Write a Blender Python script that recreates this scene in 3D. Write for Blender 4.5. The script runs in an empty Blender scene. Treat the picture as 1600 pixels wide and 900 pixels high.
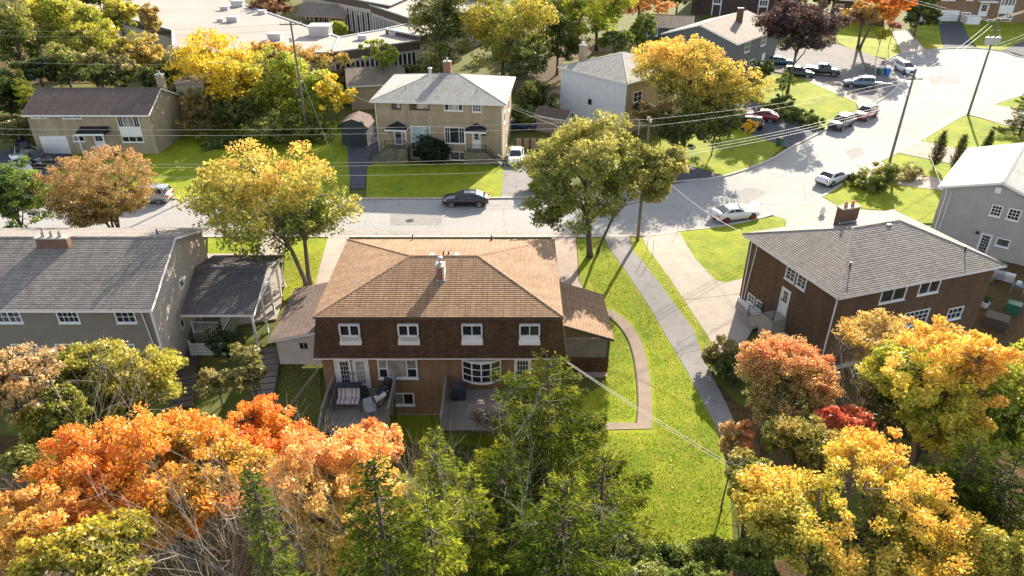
import bpy, math, random
import numpy as np
from mathutils import Vector, noise
R = math.radians
sc = bpy.context.scene
col = sc.collection
random.seed(7)

# ------------------------------------------------------------------ camera, sky, sun, exposure
FPX, PITCH, CAMH = 1111.0, R(30.3), 29.5
cam = bpy.data.cameras.new('camera')
cam.sensor_width = 36.0
cam.lens = 36.0 * FPX / 1600.0
cam.clip_start = 0.5
cam.clip_end = 3000
camo = bpy.data.objects.new('camera', cam)
col.objects.link(camo)
camo.location = (0, 0, CAMH)
camo.rotation_euler = (R(90) - PITCH, 0, 0)
sc.camera = camo

SUN_AZ, SUN_EL = math.atan2(0.40, 0.917), R(24)
w = bpy.data.worlds.new("World")
sc.world = w
w.use_nodes = True
nt = w.node_tree
sky = nt.nodes.new('ShaderNodeTexSky')
sky.sky_type = 'NISHITA'
sky.sun_disc = False
sky.sun_elevation = SUN_EL
sky.sun_rotation = SUN_AZ
sky.air_density = 1.0
sky.dust_density = 1.2
bg = nt.nodes['Background']
hs = nt.nodes.new('ShaderNodeHueSaturation')      # thin high haze: a paler sky
hs.inputs['Saturation'].default_value = 0.55
nt.links.new(sky.outputs[0], hs.inputs['Color'])
nt.links.new(hs.outputs[0], bg.inputs[0])
bg.inputs[1].default_value = 0.11
sl = bpy.data.lights.new('sun', 'SUN')
sl.energy = 5.0
sl.angle = R(0.5)
sl.color = (1.0, 0.88, 0.72)
so = bpy.data.objects.new('sun', sl)
col.objects.link(so)
sd = Vector((math.sin(SUN_AZ) * math.cos(SUN_EL), math.cos(SUN_AZ) * math.cos(SUN_EL), math.sin(SUN_EL)))
so.rotation_euler = sd.to_track_quat('Z', 'Y').to_euler()
so.location = (60, 140, 90)
sc.view_settings.view_transform = 'Standard'
sc.view_settings.look = 'None'
sc.view_settings.gamma = 1.0
sc.view_settings.exposure = 1.6

# ------------------------------------------------------------------ terrain and surveying helpers
def sm(a, b, x):
    t = max(0.0, min(1.0, (x - a) / (b - a)))
    return t * t * (3 - 2 * t)

def T(Y):                                      # terrain height: back gardens fall away, far side rises
    return -2.0 + 1.0 * sm(18, 34, Y) + 1.0 * sm(40, 57, Y) + 0.04 * max(0.0, min(Y, 230) - 88)

def G(u, v, z=None, dz=0.0):                   # survey: sight line to a ground point (or to a level z)
    a = PITCH + math.atan((v - 450) / FPX)
    zz = 0.0 if z is None else z
    Y = (CAMH - zz) / math.tan(a)
    if z is None:
        for _ in range(40):
            zz = 0.5 * zz + 0.5 * (T(Y) + dz)
            Y = (CAMH - zz) / math.tan(a)
    d = Y * math.cos(PITCH) + (CAMH - zz) * math.sin(PITCH)
    return Vector(((u - 800) * d / FPX, Y, zz))

def A(u, v, Y):                                # survey: sight line to a given distance
    a = PITCH + math.atan((v - 450) / FPX)
    z = CAMH - Y * math.tan(a)
    d = Y * math.cos(PITCH) + (CAMH - z) * math.sin(PITCH)
    return Vector(((u - 800) * d / FPX, Y, z))

def SC(Y, z):                                  # metres per pixel there
    return (Y * math.cos(PITCH) + (CAMH - z) * math.sin(PITCH)) / FPX

def onwall(p0, p1, u, v):                      # survey: sight line to a vertical wall plane -> (s, z)
    e = Vector((p1[0] - p0[0], p1[1] - p0[1])); L = e.length; e /= L
    n = Vector((e.y, -e.x))
    fx = (u - 800) / FPX; fu = (450 - v) / FPX
    d = Vector((fx, math.cos(PITCH) + fu * math.sin(PITCH), -math.sin(PITCH) + fu * math.cos(PITCH)))
    t = (n.x * p0[0] + n.y * p0[1]) / (n.x * d.x + n.y * d.y)
    x, y, z = d.x * t, d.y * t, CAMH + d.z * t
    return ((x - p0[0]) * e.x + (y - p0[1]) * e.y, z)

# ------------------------------------------------------------------ object helpers
ORG = {}
def tag(o, label=None, cat=None, group=None, kind=None):
    if label: o['label'] = label
    if cat: o['category'] = cat
    if group: o['group'] = group
    if kind: o['kind'] = kind
    return o

def thing(name, label, cat, loc, rz=0.0, group=None):
    o = bpy.data.objects.new(name, None)
    o.empty_display_size = 0.3
    col.objects.link(o)
    o.location = loc
    o.rotation_euler = (0, 0, rz)
    ORG[o.name] = Vector(loc)
    return tag(o, label, cat, group)

def local(o):                                  # builder coordinates of this thing are its own
    ORG[o.name] = Vector((0, 0, 0))
    return o

class MB:
    def __init__(s):
        s.v = []; s.f = []; s.m = []; s.cur = 0
    def face(s, pts):
        i = len(s.v)
        s.v.extend(tuple(p) for p in pts)
        s.f.append(tuple(range(i, i + len(pts)))); s.m.append(s.cur)
        return s
    def shared(s, vs, fs):
        i = len(s.v)
        s.v.extend(tuple(p) for p in vs)
        for f in fs:
            s.f.append(tuple(i + k for k in f)); s.m.append(s.cur)
        return s
    def box(s, x0, x1, y0, y1, z0, z1):
        s.shared([(x0, y0, z0), (x1, y0, z0), (x1, y1, z0), (x0, y1, z0), (x0, y0, z1), (x1, y0, z1), (x1, y1, z1), (x0, y1, z1)],
                 [(0, 3, 2, 1), (4, 5, 6, 7), (0, 1, 5, 4), (1, 2, 6, 5), (2, 3, 7, 6), (3, 0, 4, 7)])
        return s
    def obox(s, c, sx, sy, sz, ax=(1, 0), tilt=0.0):   # box centred at c, x axis along ax (2D)
        a = Vector((ax[0], ax[1])).normalized()
        X = Vector((a.x * math.cos(tilt), a.y * math.cos(tilt), math.sin(tilt)))
        Yv = Vector((-a.y, a.x, 0)); Z = X.cross(Yv)
        c = Vector(c); vs = []
        for k in ((-1, -1, -1), (1, -1, -1), (1, 1, -1), (-1, 1, -1), (-1, -1, 1), (1, -1, 1), (1, 1, 1), (-1, 1, 1)):
            vs.append(c + X * (k[0] * sx / 2) + Yv * (k[1] * sy / 2) + Z * (k[2] * sz / 2))
        return s.shared(vs, [(0, 3, 2, 1), (4, 5, 6, 7), (0, 1, 5, 4), (1, 2, 6, 5), (2, 3, 7, 6), (3, 0, 4, 7)])
    def beam(s, p, q, wd, ht):
        p = Vector(p); q = Vector(q); d = (q - p); L = d.length
        if L < 1e-6: return s
        d /= L
        up = Vector((0, 0, 1)) if abs(d.z) < 0.95 else Vector((0, 1, 0))
        a = d.cross(up).normalized(); b = a.cross(d)
        vs = []
        for e in (p, q):
            for i, j in ((-1, -1), (1, -1), (1, 1), (-1, 1)):
                vs.append(e + a * (i * wd / 2) + b * (j * ht / 2))
        return s.shared(vs, [(0, 1, 2, 3), (7, 6, 5, 4), (0, 4, 5, 1), (1, 5, 6, 2), (2, 6, 7, 3), (3, 7, 4, 0)])
    def tube(s, pts, rs, n=6, cap=True):
        pts = [Vector(p) for p in pts]; rings = []
        base = len(s.v); pa = None
        for i, p in enumerate(pts):
            d = (pts[min(i + 1, len(pts) - 1)] - pts[max(i - 1, 0)])
            if d.length < 1e-7: d = Vector((0, 0, 1))
            d.normalize()
            if pa is None:
                a = d.orthogonal().normalized()
            else:
                a = (pa - d * pa.dot(d))
                a = a.normalized() if a.length > 1e-6 else d.orthogonal().normalized()
            pa = a; b = d.cross(a)
            r = rs[i] if isinstance(rs, (list, tuple)) else rs
            for k in range(n):
                t = 2 * math.pi * k / n
                s.v.append(tuple(p + a * (r * math.cos(t)) + b * (r * math.sin(t))))
        for i in range(len(pts) - 1):
            for k in range(n):
                k2 = (k + 1) % n
                s.f.append((base + i * n + k, base + i * n + k2, base + (i + 1) * n + k2, base + (i + 1) * n + k)); s.m.append(s.cur)
        if cap:
            s.f.append(tuple(base + k for k in range(n))[::-1]); s.m.append(s.cur)
            s.f.append(tuple(base + (len(pts) - 1) * n + k for k in range(n))); s.m.append(s.cur)
        return s
    def lathe(s, prof, n=12, c=(0, 0, 0)):
        base = len(s.v)
        for r, z in prof:
            for k in range(n):
                t = 2 * math.pi * k / n
                s.v.append((c[0] + r * math.cos(t), c[1] + r * math.sin(t), c[2] + z))
        for i in range(len(prof) - 1):
            for k in range(n):
                k2 = (k + 1) % n
                s.f.append((base + i * n + k, base + i * n + k2, base + (i + 1) * n + k2, base + (i + 1) * n + k)); s.m.append(s.cur)
        s.f.append(tuple(base + k for k in range(n))[::-1]); s.m.append(s.cur)
        s.f.append(tuple(base + (len(prof) - 1) * n + k for k in range(n))); s.m.append(s.cur)
        return s
    def prism(s, poly, z0, z1):                # poly 2D ccw
        n = len(poly); vs = [(p[0], p[1], z0) for p in poly] + [(p[0], p[1], z1) for p in poly]
        fs = [tuple(range(n))[::-1], tuple(range(n, 2 * n))]
        for k in range(n):
            k2 = (k + 1) % n; fs.append((k, k2, n + k2, n + k))
        return s.shared(vs, fs)
    def build(s, name, mats, parent=None, smooth=False, kind=None, label=None, cat=None, group=None, loc=None):
        me = bpy.data.meshes.new(name)
        if parent is not None and loc is None: o0 = ORG[parent.name]
        else: o0 = Vector(loc) if loc is not None else Vector((0, 0, 0))
        vs = [(a - o0.x, b - o0.y, c - o0.z) for a, b, c in s.v]
        me.from_pydata(vs, [], s.f)
        if not isinstance(mats, (list, tuple)): mats = [mats]
        for m in mats: me.materials.append(m)
        if len(mats) > 1: me.polygons.foreach_set('material_index', s.m)
        if smooth: me.polygons.foreach_set('use_smooth', [True] * len(s.f))
        uv = me.uv_layers.new(name='UVMap'); data = []
        for p in me.polygons:
            n = p.normal; h = math.hypot(n.x, n.y)
            if h < 0.08:
                for li in p.vertices:
                    a = s.v[li]; data += [a[0], a[1]]
            else:
                tx, ty = -n.y / h, n.x / h
                for li in p.vertices:
                    a = s.v[li]; data += [a[0] * tx + a[1] * ty, a[2] / h]
        uv.data.foreach_set('uv', data)
        o = bpy.data.objects.new(name, me)
        col.objects.link(o)
        if parent is not None:
            o.parent = parent; ORG[o.name] = ORG[parent.name]
        else:
            if loc is not None: o.location = loc
            ORG[o.name] = o0
        tag(o, label, cat, group, kind)
        return o

def put(me, name, parent, loc, rot=(0, 0, 0), scale=None):   # one more piece sharing mesh data
    o = bpy.data.objects.new(name, me)
    col.objects.link(o); o.parent = parent
    o.location = Vector(loc) - ORG[parent.name]; o.rotation_euler = rot
    if scale: o.scale = scale
    ORG[o.name] = Vector((0, 0, 0))
    return o

def clip(poly, a, b, c):                       # keep a*x+b*y<=c ; points may be 2D or 3D tuples
    out = []
    n = len(poly)
    for i in range(n):
        p, q = poly[i], poly[(i + 1) % n]
        dp = a * p[0] + b * p[1] - c; dq = a * q[0] + b * q[1] - c
        if dp <= 0: out.append(p)
        if (dp < 0 < dq) or (dq < 0 < dp):
            t = dp / (dp - dq)
            out.append(tuple(p[k] + (q[k] - p[k]) * t for k in range(len(p))))
    return out

def area2(poly):
    return sum(poly[i][0] * poly[(i + 1) % len(poly)][1] - poly[(i + 1) % len(poly)][0] * poly[i][1] for i in range(len(poly)))

# ------------------------------------------------------------------ materials
MATS = {}
def newmat(name):
    m = bpy.data.materials.new(name); m.use_nodes = True
    MATS[name] = m
    n = m.node_tree.nodes; b = n['Principled BSDF']
    return m, m.node_tree, n, m.node_tree.links, b

def node(n, t, **kw):
    x = n.new(t)
    for k, v in kw.items():
        if isinstance(k, str) and hasattr(x, k): setattr(x, k, v)
    return x

def mixc(n, l, fac, a, b, mode='MIX'):
    x = n.new('ShaderNodeMix'); x.data_type = 'RGBA'; x.blend_type = mode
    for sock, val in ((x.inputs[0], fac), (x.inputs[6], a), (x.inputs[7], b)):
        if hasattr(val, 'is_linked') or hasattr(val, 'links'): l.new(val, sock)
        elif isinstance(val, (int, float)): sock.default_value = val
        else: sock.default_value = (*val[:3], 1)
    return x.outputs[2]

def ramp(n, l, src, a, b):
    x = n.new('ShaderNodeMapRange'); x.inputs[1].default_value = a; x.inputs[2].default_value = b
    l.new(src, x.inputs[0]); return x.outputs[0]

def noi(n, l, co, scale, detail=4, rough=0.6):
    x = n.new('ShaderNodeTexNoise'); x.inputs['Scale'].default_value = scale
    x.inputs['Detail'].default_value = detail; x.inputs['Roughness'].default_value = rough
    l.new(co, x.inputs['Vector']); return x.outputs[0]

def plain(name, c, rough=0.7, var=0.25, scale=3.0, metal=0.0, bump=0.0, dirt=None, coat=0.0, big=0.35):
    m, t, n, l, b = newmat(name)
    tc = n.new('ShaderNodeTexCoord').outputs['Object']
    f1 = noi(n, l, tc, scale, 6, 0.65); f2 = noi(n, l, tc, big, 3)
    lo = tuple(x * (1 - var) for x in c); hi = tuple(min(1, x * (1 + var)) for x in c)
    cc = mixc(n, l, ramp(n, l, f1, 0.3, 0.7), lo, hi)
    cc = mixc(n, l, ramp(n, l, f2, 0.35, 0.65), cc, dirt if dirt else tuple(x * (1 - var * 0.8) for x in c)) if var > 0 else cc
    l.new(cc, b.inputs['Base Color'])
    b.inputs['Roughness'].default_value = rough; b.inputs['Metallic'].default_value = metal
    if coat: b.inputs['Coat Weight'].default_value = coat; b.inputs['Coat Roughness'].default_value = 0.05
    if bump:
        bp = n.new('ShaderNodeBump'); bp.inputs['Strength'].default_value = bump; bp.inputs['Distance'].default_value = 0.03
        l.new(f1, bp.inputs['Height']); l.new(bp.outputs[0], b.inputs['Normal'])
    return m

def bricky(name, c1, c2, mortar, bw, bh, ms=0.012, rough=0.85, stain=0.25, bump=0.4, offset=0.5, fine=0.3, stainc=None):
    m, t, n, l, b = newmat(name)
    uv = n.new('ShaderNodeTexCoord').outputs['UV']
    br = n.new('ShaderNodeTexBrick'); br.offset = offset
    br.inputs['Scale'].default_value = 1.0; br.inputs['Brick Width'].default_value = bw; br.inputs['Row Height'].default_value = bh
    br.inputs['Mortar Size'].default_value = ms; br.inputs['Mortar Smooth'].default_value = 0.3; br.inputs['Bias'].default_value = 0.0
    br.inputs['Color1'].default_value = (*c1, 1); br.inputs['Color2'].default_value = (*c2, 1); br.inputs['Mortar'].default_value = (*mortar, 1)
    l.new(uv, br.inputs['Vector'])
    f1 = noi(n, l, uv, 0.45, 5, 0.6); f2 = noi(n, l, uv, 14, 3, 0.7)
    sc_ = stainc if stainc else tuple(0.5 * (c1[k] + c2[k]) * 0.6 for k in range(3))
    cc = mixc(n, l, br.outputs[0], br.outputs[0], br.outputs[0])
    cc = br.outputs[0]
    mx = n.new('ShaderNodeMapRange'); mx.inputs[1].default_value = 0.42; mx.inputs[2].default_value = 0.72; mx.inputs[4].default_value = stain
    l.new(f1, mx.inputs[0])
    cc = mixc(n, l, mx.outputs[0], cc, sc_)
    m2 = n.new('ShaderNodeMapRange'); m2.inputs[1].default_value = 0.3; m2.inputs[2].default_value = 0.7
    m2.inputs[3].default_value = 1 - fine; m2.inputs[4].default_value = 1 + fine
    l.new(f2, m2.inputs[0])
    vm = n.new('ShaderNodeVectorMath'); vm.operation = 'SCALE'; l.new(cc, vm.inputs[0]); l.new(m2.outputs[0], vm.inputs['Scale'])
    mp = n.new('ShaderNodeMapping'); mp.inputs['Scale'].default_value = (1.6, 0.16, 1); l.new(uv, mp.inputs[0])
    f3 = noi(n, l, mp.outputs[0], 1.0, 5, 0.65)
    m3 = n.new('ShaderNodeMapRange'); m3.inputs[1].default_value = 0.35; m3.inputs[2].default_value = 0.75
    m3.inputs[3].default_value = 1.1; m3.inputs[4].default_value = 0.72; l.new(f3, m3.inputs[0])
    v2 = n.new('ShaderNodeVectorMath'); v2.operation = 'SCALE'; l.new(vm.outputs[0], v2.inputs[0]); l.new(m3.outputs[0], v2.inputs['Scale'])
    l.new(v2.outputs[0], b.inputs['Base Color'])
    b.inputs['Roughness'].default_value = rough; b.inputs['Specular IOR Level'].default_value = 0.3
    if bump:
        bp = n.new('ShaderNodeBump'); bp.inputs['Strength'].default_value = bump; bp.inputs['Distance'].default_value = 0.015
        iv = n.new('ShaderNodeMath'); iv.operation = 'SUBTRACT'; iv.inputs[0].default_value = 1; l.new(br.outputs['Fac'], iv.inputs[1])
        l.new(iv.outputs[0], bp.inputs['Height']); l.new(bp.outputs[0], b.inputs['Normal'])
    return m

def siding(name, c, period=0.13, vertical=False, rough=0.6, var=0.1):
    m, t, n, l, b = newmat(name)
    uv = n.new('ShaderNodeTexCoord').outputs['UV']
    sp = n.new('ShaderNodeSeparateXYZ'); l.new(uv, sp.inputs[0])
    a = n.new('ShaderNodeMath'); a.operation = 'DIVIDE'; l.new(sp.outputs[0 if vertical else 1], a.inputs[0]); a.inputs[1].default_value = period
    fr = n.new('ShaderNodeMath'); fr.operation = 'FRACT'; l.new(a.outputs[0], fr.inputs[0])
    f1 = noi(n, l, uv, 1.2, 5, 0.7)
    base = mixc(n, l, ramp(n, l, f1, 0.3, 0.7), tuple(x * (1 - var) for x in c), tuple(min(1, x * (1 + var)) for x in c))
    st = n.new('ShaderNodeMath'); st.operation = 'GREATER_THAN'; st.inputs[1].default_value = 0.93; l.new(fr.outputs[0], st.inputs[0])
    l.new(mixc(n, l, st.outputs[0], base, tuple(x * 0.7 for x in c)), b.inputs['Base Color'])
    b.inputs['Roughness'].default_value = rough
    bp = n.new('ShaderNodeBump'); bp.inputs['Strength'].default_value = 0.9; bp.inputs['Distance'].default_value = 0.02; bp.invert = True
    l.new(fr.outputs[0], bp.inputs['Height']); l.new(bp.outputs[0], b.inputs['Normal'])
    return m

def ground_mat(name, cols, s1=0.25, s2=2.5, s3=25, rough=0.95, bump=0.6, dist=0.05):
    m, t, n, l, b = newmat(name)
    tc = n.new('ShaderNodeTexCoord').outputs['Object']
    a = noi(n, l, tc, s1, 5, 0.6); c = noi(n, l, tc, s2, 5, 0.7); d = noi(n, l, tc, s3, 4, 0.8)
    cc = mixc(n, l, ramp(n, l, a, 0.35, 0.65), cols[0], cols[1])
    cc = mixc(n, l, ramp(n, l, c, 0.45, 0.8), cc, cols[2])
    m2 = n.new('ShaderNodeMapRange'); m2.inputs[1].default_value = 0.25; m2.inputs[2].default_value = 0.75
    m2.inputs[3].default_value = 0.55; m2.inputs[4].default_value = 1.45; l.new(d, m2.inputs[0])
    vm = n.new('ShaderNodeVectorMath'); vm.operation = 'SCALE'; l.new(cc, vm.inputs[0]); l.new(m2.outputs[0], vm.inputs['Scale'])
    l.new(vm.outputs[0], b.inputs['Base Color'])
    b.inputs['Roughness'].default_value = rough; b.inputs['Specular IOR Level'].default_value = 0.2
    bp = n.new('ShaderNodeBump'); bp.inputs['Strength'].default_value = bump; bp.inputs['Distance'].default_value = dist
    l.new(d, bp.inputs['Height']); l.new(bp.outputs[0], b.inputs['Normal'])
    return m

def paving(name, c, patch, crack=True, s=0.18, rough=0.9, stainamt=0.6):
    m, t, n, l, b = newmat(name)
    tc = n.new('ShaderNodeTexCoord').outputs['Object']
    a = noi(n, l, tc, s, 5, 0.55); d = noi(n, l, tc, 30, 3, 0.8); e = noi(n, l, tc, 1.7, 5, 0.7)
    cc = mixc(n, l, ramp(n, l, a, 0.3, 0.7), c, patch)
    cc = mixc(n, l, ramp(n, l, e, 0.5, 0.9), cc, tuple(x * (1 - stainamt * 0.6) for x in c))
    if crack:
        vo = n.new('ShaderNodeTexVoronoi'); vo.feature = 'DISTANCE_TO_EDGE'; vo.inputs['Scale'].default_value = 0.16
        wv = n.new('ShaderNodeVectorMath'); wv.operation = 'ADD'; l.new(tc, wv.inputs[0])
        nn = n.new('ShaderNodeTexNoise'); nn.inputs['Scale'].default_value = 0.8; nn.inputs['Detail'].default_value = 5; l.new(tc, nn.inputs['Vector'])
        l.new(nn.outputs[1], wv.inputs[1]); l.new(wv.outputs[0], vo.inputs['Vector'])
        lt = n.new('ShaderNodeMath'); lt.operation = 'LESS_THAN'; lt.inputs[1].default_value = 0.006; l.new(vo.outputs[0], lt.inputs[0])
        mu = n.new('ShaderNodeMath'); mu.operation = 'MULTIPLY'; mu.inputs[1].default_value = 0.42; l.new(lt.outputs[0], mu.inputs[0])
        cc = mixc(n, l, mu.outputs[0], cc, tuple(x * 0.45 for x in c))
    m2 = n.new('ShaderNodeMapRange'); m2.inputs[1].default_value = 0.25; m2.inputs[2].default_value = 0.75
    m2.inputs[3].default_value = 0.86; m2.inputs[4].default_value = 1.14; l.new(d, m2.inputs[0])
    vm = n.new('ShaderNodeVectorMath'); vm.operation = 'SCALE'; l.new(cc, vm.inputs[0]); l.new(m2.outputs[0], vm.inputs['Scale'])
    l.new(vm.outputs[0], b.inputs['Base Color'])
    b.inputs['Roughness'].default_value = rough; b.inputs['Specular IOR Level'].default_value = 0.15
    bp = n.new('ShaderNodeBump'); bp.inputs['Strength'].default_value = 0.3; bp.inputs['Distance'].default_value = 0.01
    l.new(d, bp.inputs['Height']); l.new(bp.outputs[0], b.inputs['Normal'])
    return m

def foliage(name, trans=0.5, gloss=0.07):
    m = bpy.data.materials.new(name); m.use_nodes = True
    n = m.node_tree.nodes; l = m.node_tree.links; n.clear()
    out = n.new('ShaderNodeOutputMaterial'); at = n.new('ShaderNodeAttribute'); at.attribute_name = 'Col'
    df = n.new('ShaderNodeBsdfDiffuse'); tr = n.new('ShaderNodeBsdfTranslucent'); gl = n.new('ShaderNodeBsdfGlossy')
    gl.inputs['Roughness'].default_value = 0.42; gl.inputs['Color'].default_value = (1, 1, 1, 1)
    l.new(at.outputs['Color'], df.inputs['Color']); l.new(at.outputs['Color'], tr.inputs['Color'])
    m1 = n.new('ShaderNodeMixShader'); m1.inputs[0].default_value = trans
    l.new(df.outputs[0], m1.inputs[1]); l.new(tr.outputs[0], m1.inputs[2])
    m2 = n.new('ShaderNodeMixShader'); m2.inputs[0].default_value = gloss
    l.new(m1.outputs[0], m2.inputs[1]); l.new(gl.outputs[0], m2.inputs[2]); l.new(m2.outputs[0], out.inputs[0])
    return m

def glass(name, c=(0.02, 0.025, 0.03), rough=0.06):
    m, t, n, l, b = newmat(name)
    tc = n.new('ShaderNodeTexCoord').outputs['Object']
    f = noi(n, l, tc, 1.3, 3)
    l.new(mixc(n, l, ramp(n, l, f, 0.35, 0.65), tuple(x * 0.6 for x in c), tuple(x * 1.5 for x in c)), b.inputs['Base Color'])
    b.inputs['Roughness'].default_value = rough; b.inputs['IOR'].default_value = 1.5
    return m

leafm = foliage('leaf', 0.42, 0.03); needlem = foliage('needle', 0.35, 0.0)
bark = plain('bark', (0.13, 0.10, 0.075), 0.95, 0.5, 9, bump=0.8)
palebark = plain('pale_bark', (0.38, 0.33, 0.27), 0.9, 0.4, 6, bump=0.5)
grass_m = ground_mat('grass', [(0.135, 0.195, 0.008), (0.235, 0.285, 0.010), (0.33, 0.30, 0.035)], 0.3, 1.1, 14)
rough_m = ground_mat('rough_grass', [(0.07, 0.10, 0.015), (0.12, 0.13, 0.025), (0.16, 0.12, 0.05)], 0.2, 1.2, 14)
litter_m = ground_mat('leaf_litter', [(0.05, 0.045, 0.02), (0.10, 0.065, 0.025), (0.2, 0.1, 0.03)], 0.3, 2.5, 9, bump=1.0, dist=0.1)
road_m = paving('road', (0.30, 0.295, 0.285), (0.345, 0.338, 0.325), True, 0.12, stainamt=0.25)
conc_m = paving('concrete', (0.37, 0.315, 0.265), (0.43, 0.37, 0.315), False, 0.5, stainamt=0.5)
concp_m = paving('pink_concrete', (0.33, 0.265, 0.22), (0.38, 0.30, 0.25), False, 0.6, stainamt=0.4)
pathb_m = paving('brown_path', (0.25, 0.195, 0.155), (0.30, 0.235, 0.185), False, 0.6, stainamt=0.4)
kerb_m = paving('kerb', (0.44, 0.41, 0.36), (0.50, 0.46, 0.40), False, 0.6, stainamt=0.3)
asph_m = paving('asphalt', (0.075, 0.08, 0.095), (0.10, 0.105, 0.12), True, 0.3)
asphg_m = paving('grey_asphalt', (0.21, 0.205, 0.20), (0.26, 0.25, 0.24), True, 0.3)
asphd_m = paving('worn_asphalt', (0.15, 0.145, 0.145), (0.20, 0.19, 0.185), True, 0.3)
patch_m = paving('road_patch', (0.24, 0.235, 0.225), (0.27, 0.26, 0.25), True, 0.4)
sh_tan = bricky('tan_shingle', (0.34, 0.215, 0.125), (0.25, 0.15, 0.085), (0.12, 0.07, 0.04), 0.33, 0.17, 0.016, stain=0.35, stainc=(0.30, 0.195, 0.12), fine=0.4)
sh_brown = bricky('mansard_shingle', (0.115, 0.064, 0.034), (0.066, 0.038, 0.022), (0.03, 0.018, 0.012), 0.3, 0.15, 0.012, stain=0.3, fine=0.55, stainc=(0.17, 0.10, 0.055))
sh_grey = bricky('grey_shingle', (0.31, 0.275, 0.24), (0.21, 0.185, 0.165), (0.085, 0.075, 0.068), 0.33, 0.17, 0.014, stain=0.35, stainc=(0.29, 0.26, 0.23))
sh_dark = bricky('dark_grey_shingle', (0.15, 0.14, 0.145), (0.10, 0.095, 0.10), (0.045, 0.043, 0.045), 0.33, 0.17, 0.014, stain=0.35, stainc=(0.2, 0.18, 0.17))
sh_light = bricky('light_grey_shingle', (0.42, 0.41, 0.38), (0.31, 0.30, 0.28), (0.15, 0.15, 0.145), 0.33, 0.17, 0.012, stain=0.3, stainc=(0.3, 0.29, 0.26))
sh_rbrown = bricky('red_brown_shingle', (0.20, 0.145, 0.12), (0.145, 0.105, 0.09), (0.075, 0.055, 0.05), 0.33, 0.17, 0.012, stain=0.3)
sh_beige = bricky('beige_shingle', (0.30, 0.25, 0.205), (0.24, 0.20, 0.165), (0.14, 0.12, 0.10), 0.33, 0.17, 0.012, stain=0.3)
sh_black = bricky('black_shingle', (0.035, 0.035, 0.045), (0.022, 0.022, 0.03), (0.012, 0.012, 0.015), 0.33, 0.17, 0.012)
br_main = bricky('tan_brick', (0.34, 0.185, 0.095), (0.25, 0.135, 0.07), (0.20, 0.16, 0.12), 0.23, 0.08, 0.012)
br_brown = bricky('brown_brick', (0.16, 0.085, 0.052), (0.105, 0.058, 0.038), (0.13, 0.095, 0.065), 0.23, 0.08, 0.012)
br_yel = bricky('buff_brick', (0.43, 0.335, 0.215), (0.34, 0.265, 0.17), (0.38, 0.32, 0.24), 0.23, 0.08, 0.012)
br_old = bricky('old_brick', (0.20, 0.095, 0.06), (0.14, 0.07, 0.045), (0.2, 0.15, 0.12), 0.23, 0.08, 0.014)
br_red = bricky('red_brick', (0.32, 0.11, 0.07), (0.24, 0.08, 0.055), (0.3, 0.22, 0.18), 0.23, 0.08, 0.014)
stone_m = bricky('field_stone', (0.30, 0.25, 0.18), (0.17, 0.15, 0.12), (0.10, 0.09, 0.07), 0.42, 0.24, 0.03, bump=1.0, fine=0.45)
sid_taupe = siding('taupe_siding', (0.20, 0.165, 0.13)); sid_cream = siding('cream_siding', (0.42, 0.37, 0.31))
sid_grey = siding('grey_siding', (0.36, 0.34, 0.325)); sid_pink = siding('pale_siding', (0.55, 0.49, 0.46))
sid_white = siding('white_siding', (0.66, 0.67, 0.69), 0.2, True); sid_dark = siding('dark_siding', (0.10, 0.11, 0.12))
sid_brown = siding('brown_siding', (0.06, 0.035, 0.03), 0.3, True); sid_tan = siding('tan_siding', (0.36, 0.30, 0.21), 0.2)
sid_shed = siding('shed_siding', (0.035, 0.045, 0.055), 0.2, True); sid_beige = siding('beige_siding', (0.33, 0.27, 0.22), 0.15)
white = plain('white_paint', (0.78, 0.77, 0.76), 0.5, 0.08, 4); dirtyw = plain('peeling_paint', (0.6, 0.58, 0.58), 0.8, 0.5, 9)
found = plain('foundation', (0.36, 0.33, 0.29), 0.9, 0.25, 4)
black = plain('black_metal', (0.02, 0.02, 0.022), 0.45, 0.2, 8)
woodg = plain('grey_wood', (0.23, 0.205, 0.18), 0.85, 0.35, 5, bump=0.3)
woodd = plain('dark_wood', (0.10, 0.075, 0.055), 0.9, 0.35, 5, bump=0.3)
woodt = plain('timber', (0.36, 0.27, 0.17), 0.85, 0.3, 4, bump=0.3)
polew = plain('pole_wood', (0.22, 0.17, 0.125), 0.9, 0.4, 3, bump=0.4)
poleg = plain('old_pole_wood', (0.17, 0.15, 0.13), 0.9, 0.4, 3, bump=0.4)
metal = plain('galvanised', (0.5, 0.5, 0.52), 0.45, 0.15, 5, metal=0.6)
wirem = plain('cable', (0.30, 0.29, 0.28), 0.6, 0.1, 2); wired = plain('dark_cable', (0.12, 0.12, 0.12), 0.6, 0.1, 2)
glassd = glass('dark_glass'); glassk = glass('grey_glass', (0.09, 0.095, 0.095), 0.08); glassc = glass('curtained_glass', (0.30, 0.28, 0.25), 0.15); glassb = glass('blind_glass', (0.36, 0.44, 0.46), 0.2)
carglass = glass('car_glass', (0.015, 0.018, 0.022), 0.04)
tyre = plain('rubber', (0.018, 0.018, 0.018), 0.8, 0.2, 8); rimm = plain('rim', (0.45, 0.45, 0.47), 0.35, 0.1, 6, metal=0.8)
redl = plain('red_lens', (0.5, 0.01, 0.01), 0.2, 0.1, 6); clearl = plain('clear_lens', (0.7, 0.72, 0.75), 0.1, 0.1, 6)
roof_flat = paving('membrane_roof', (0.30, 0.265, 0.235), (0.38, 0.34, 0.305), False, 0.07, stainamt=0.25)
pot_m = plain('clay_pot', (0.42, 0.19, 0.12), 0.8, 0.2, 6)
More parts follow.
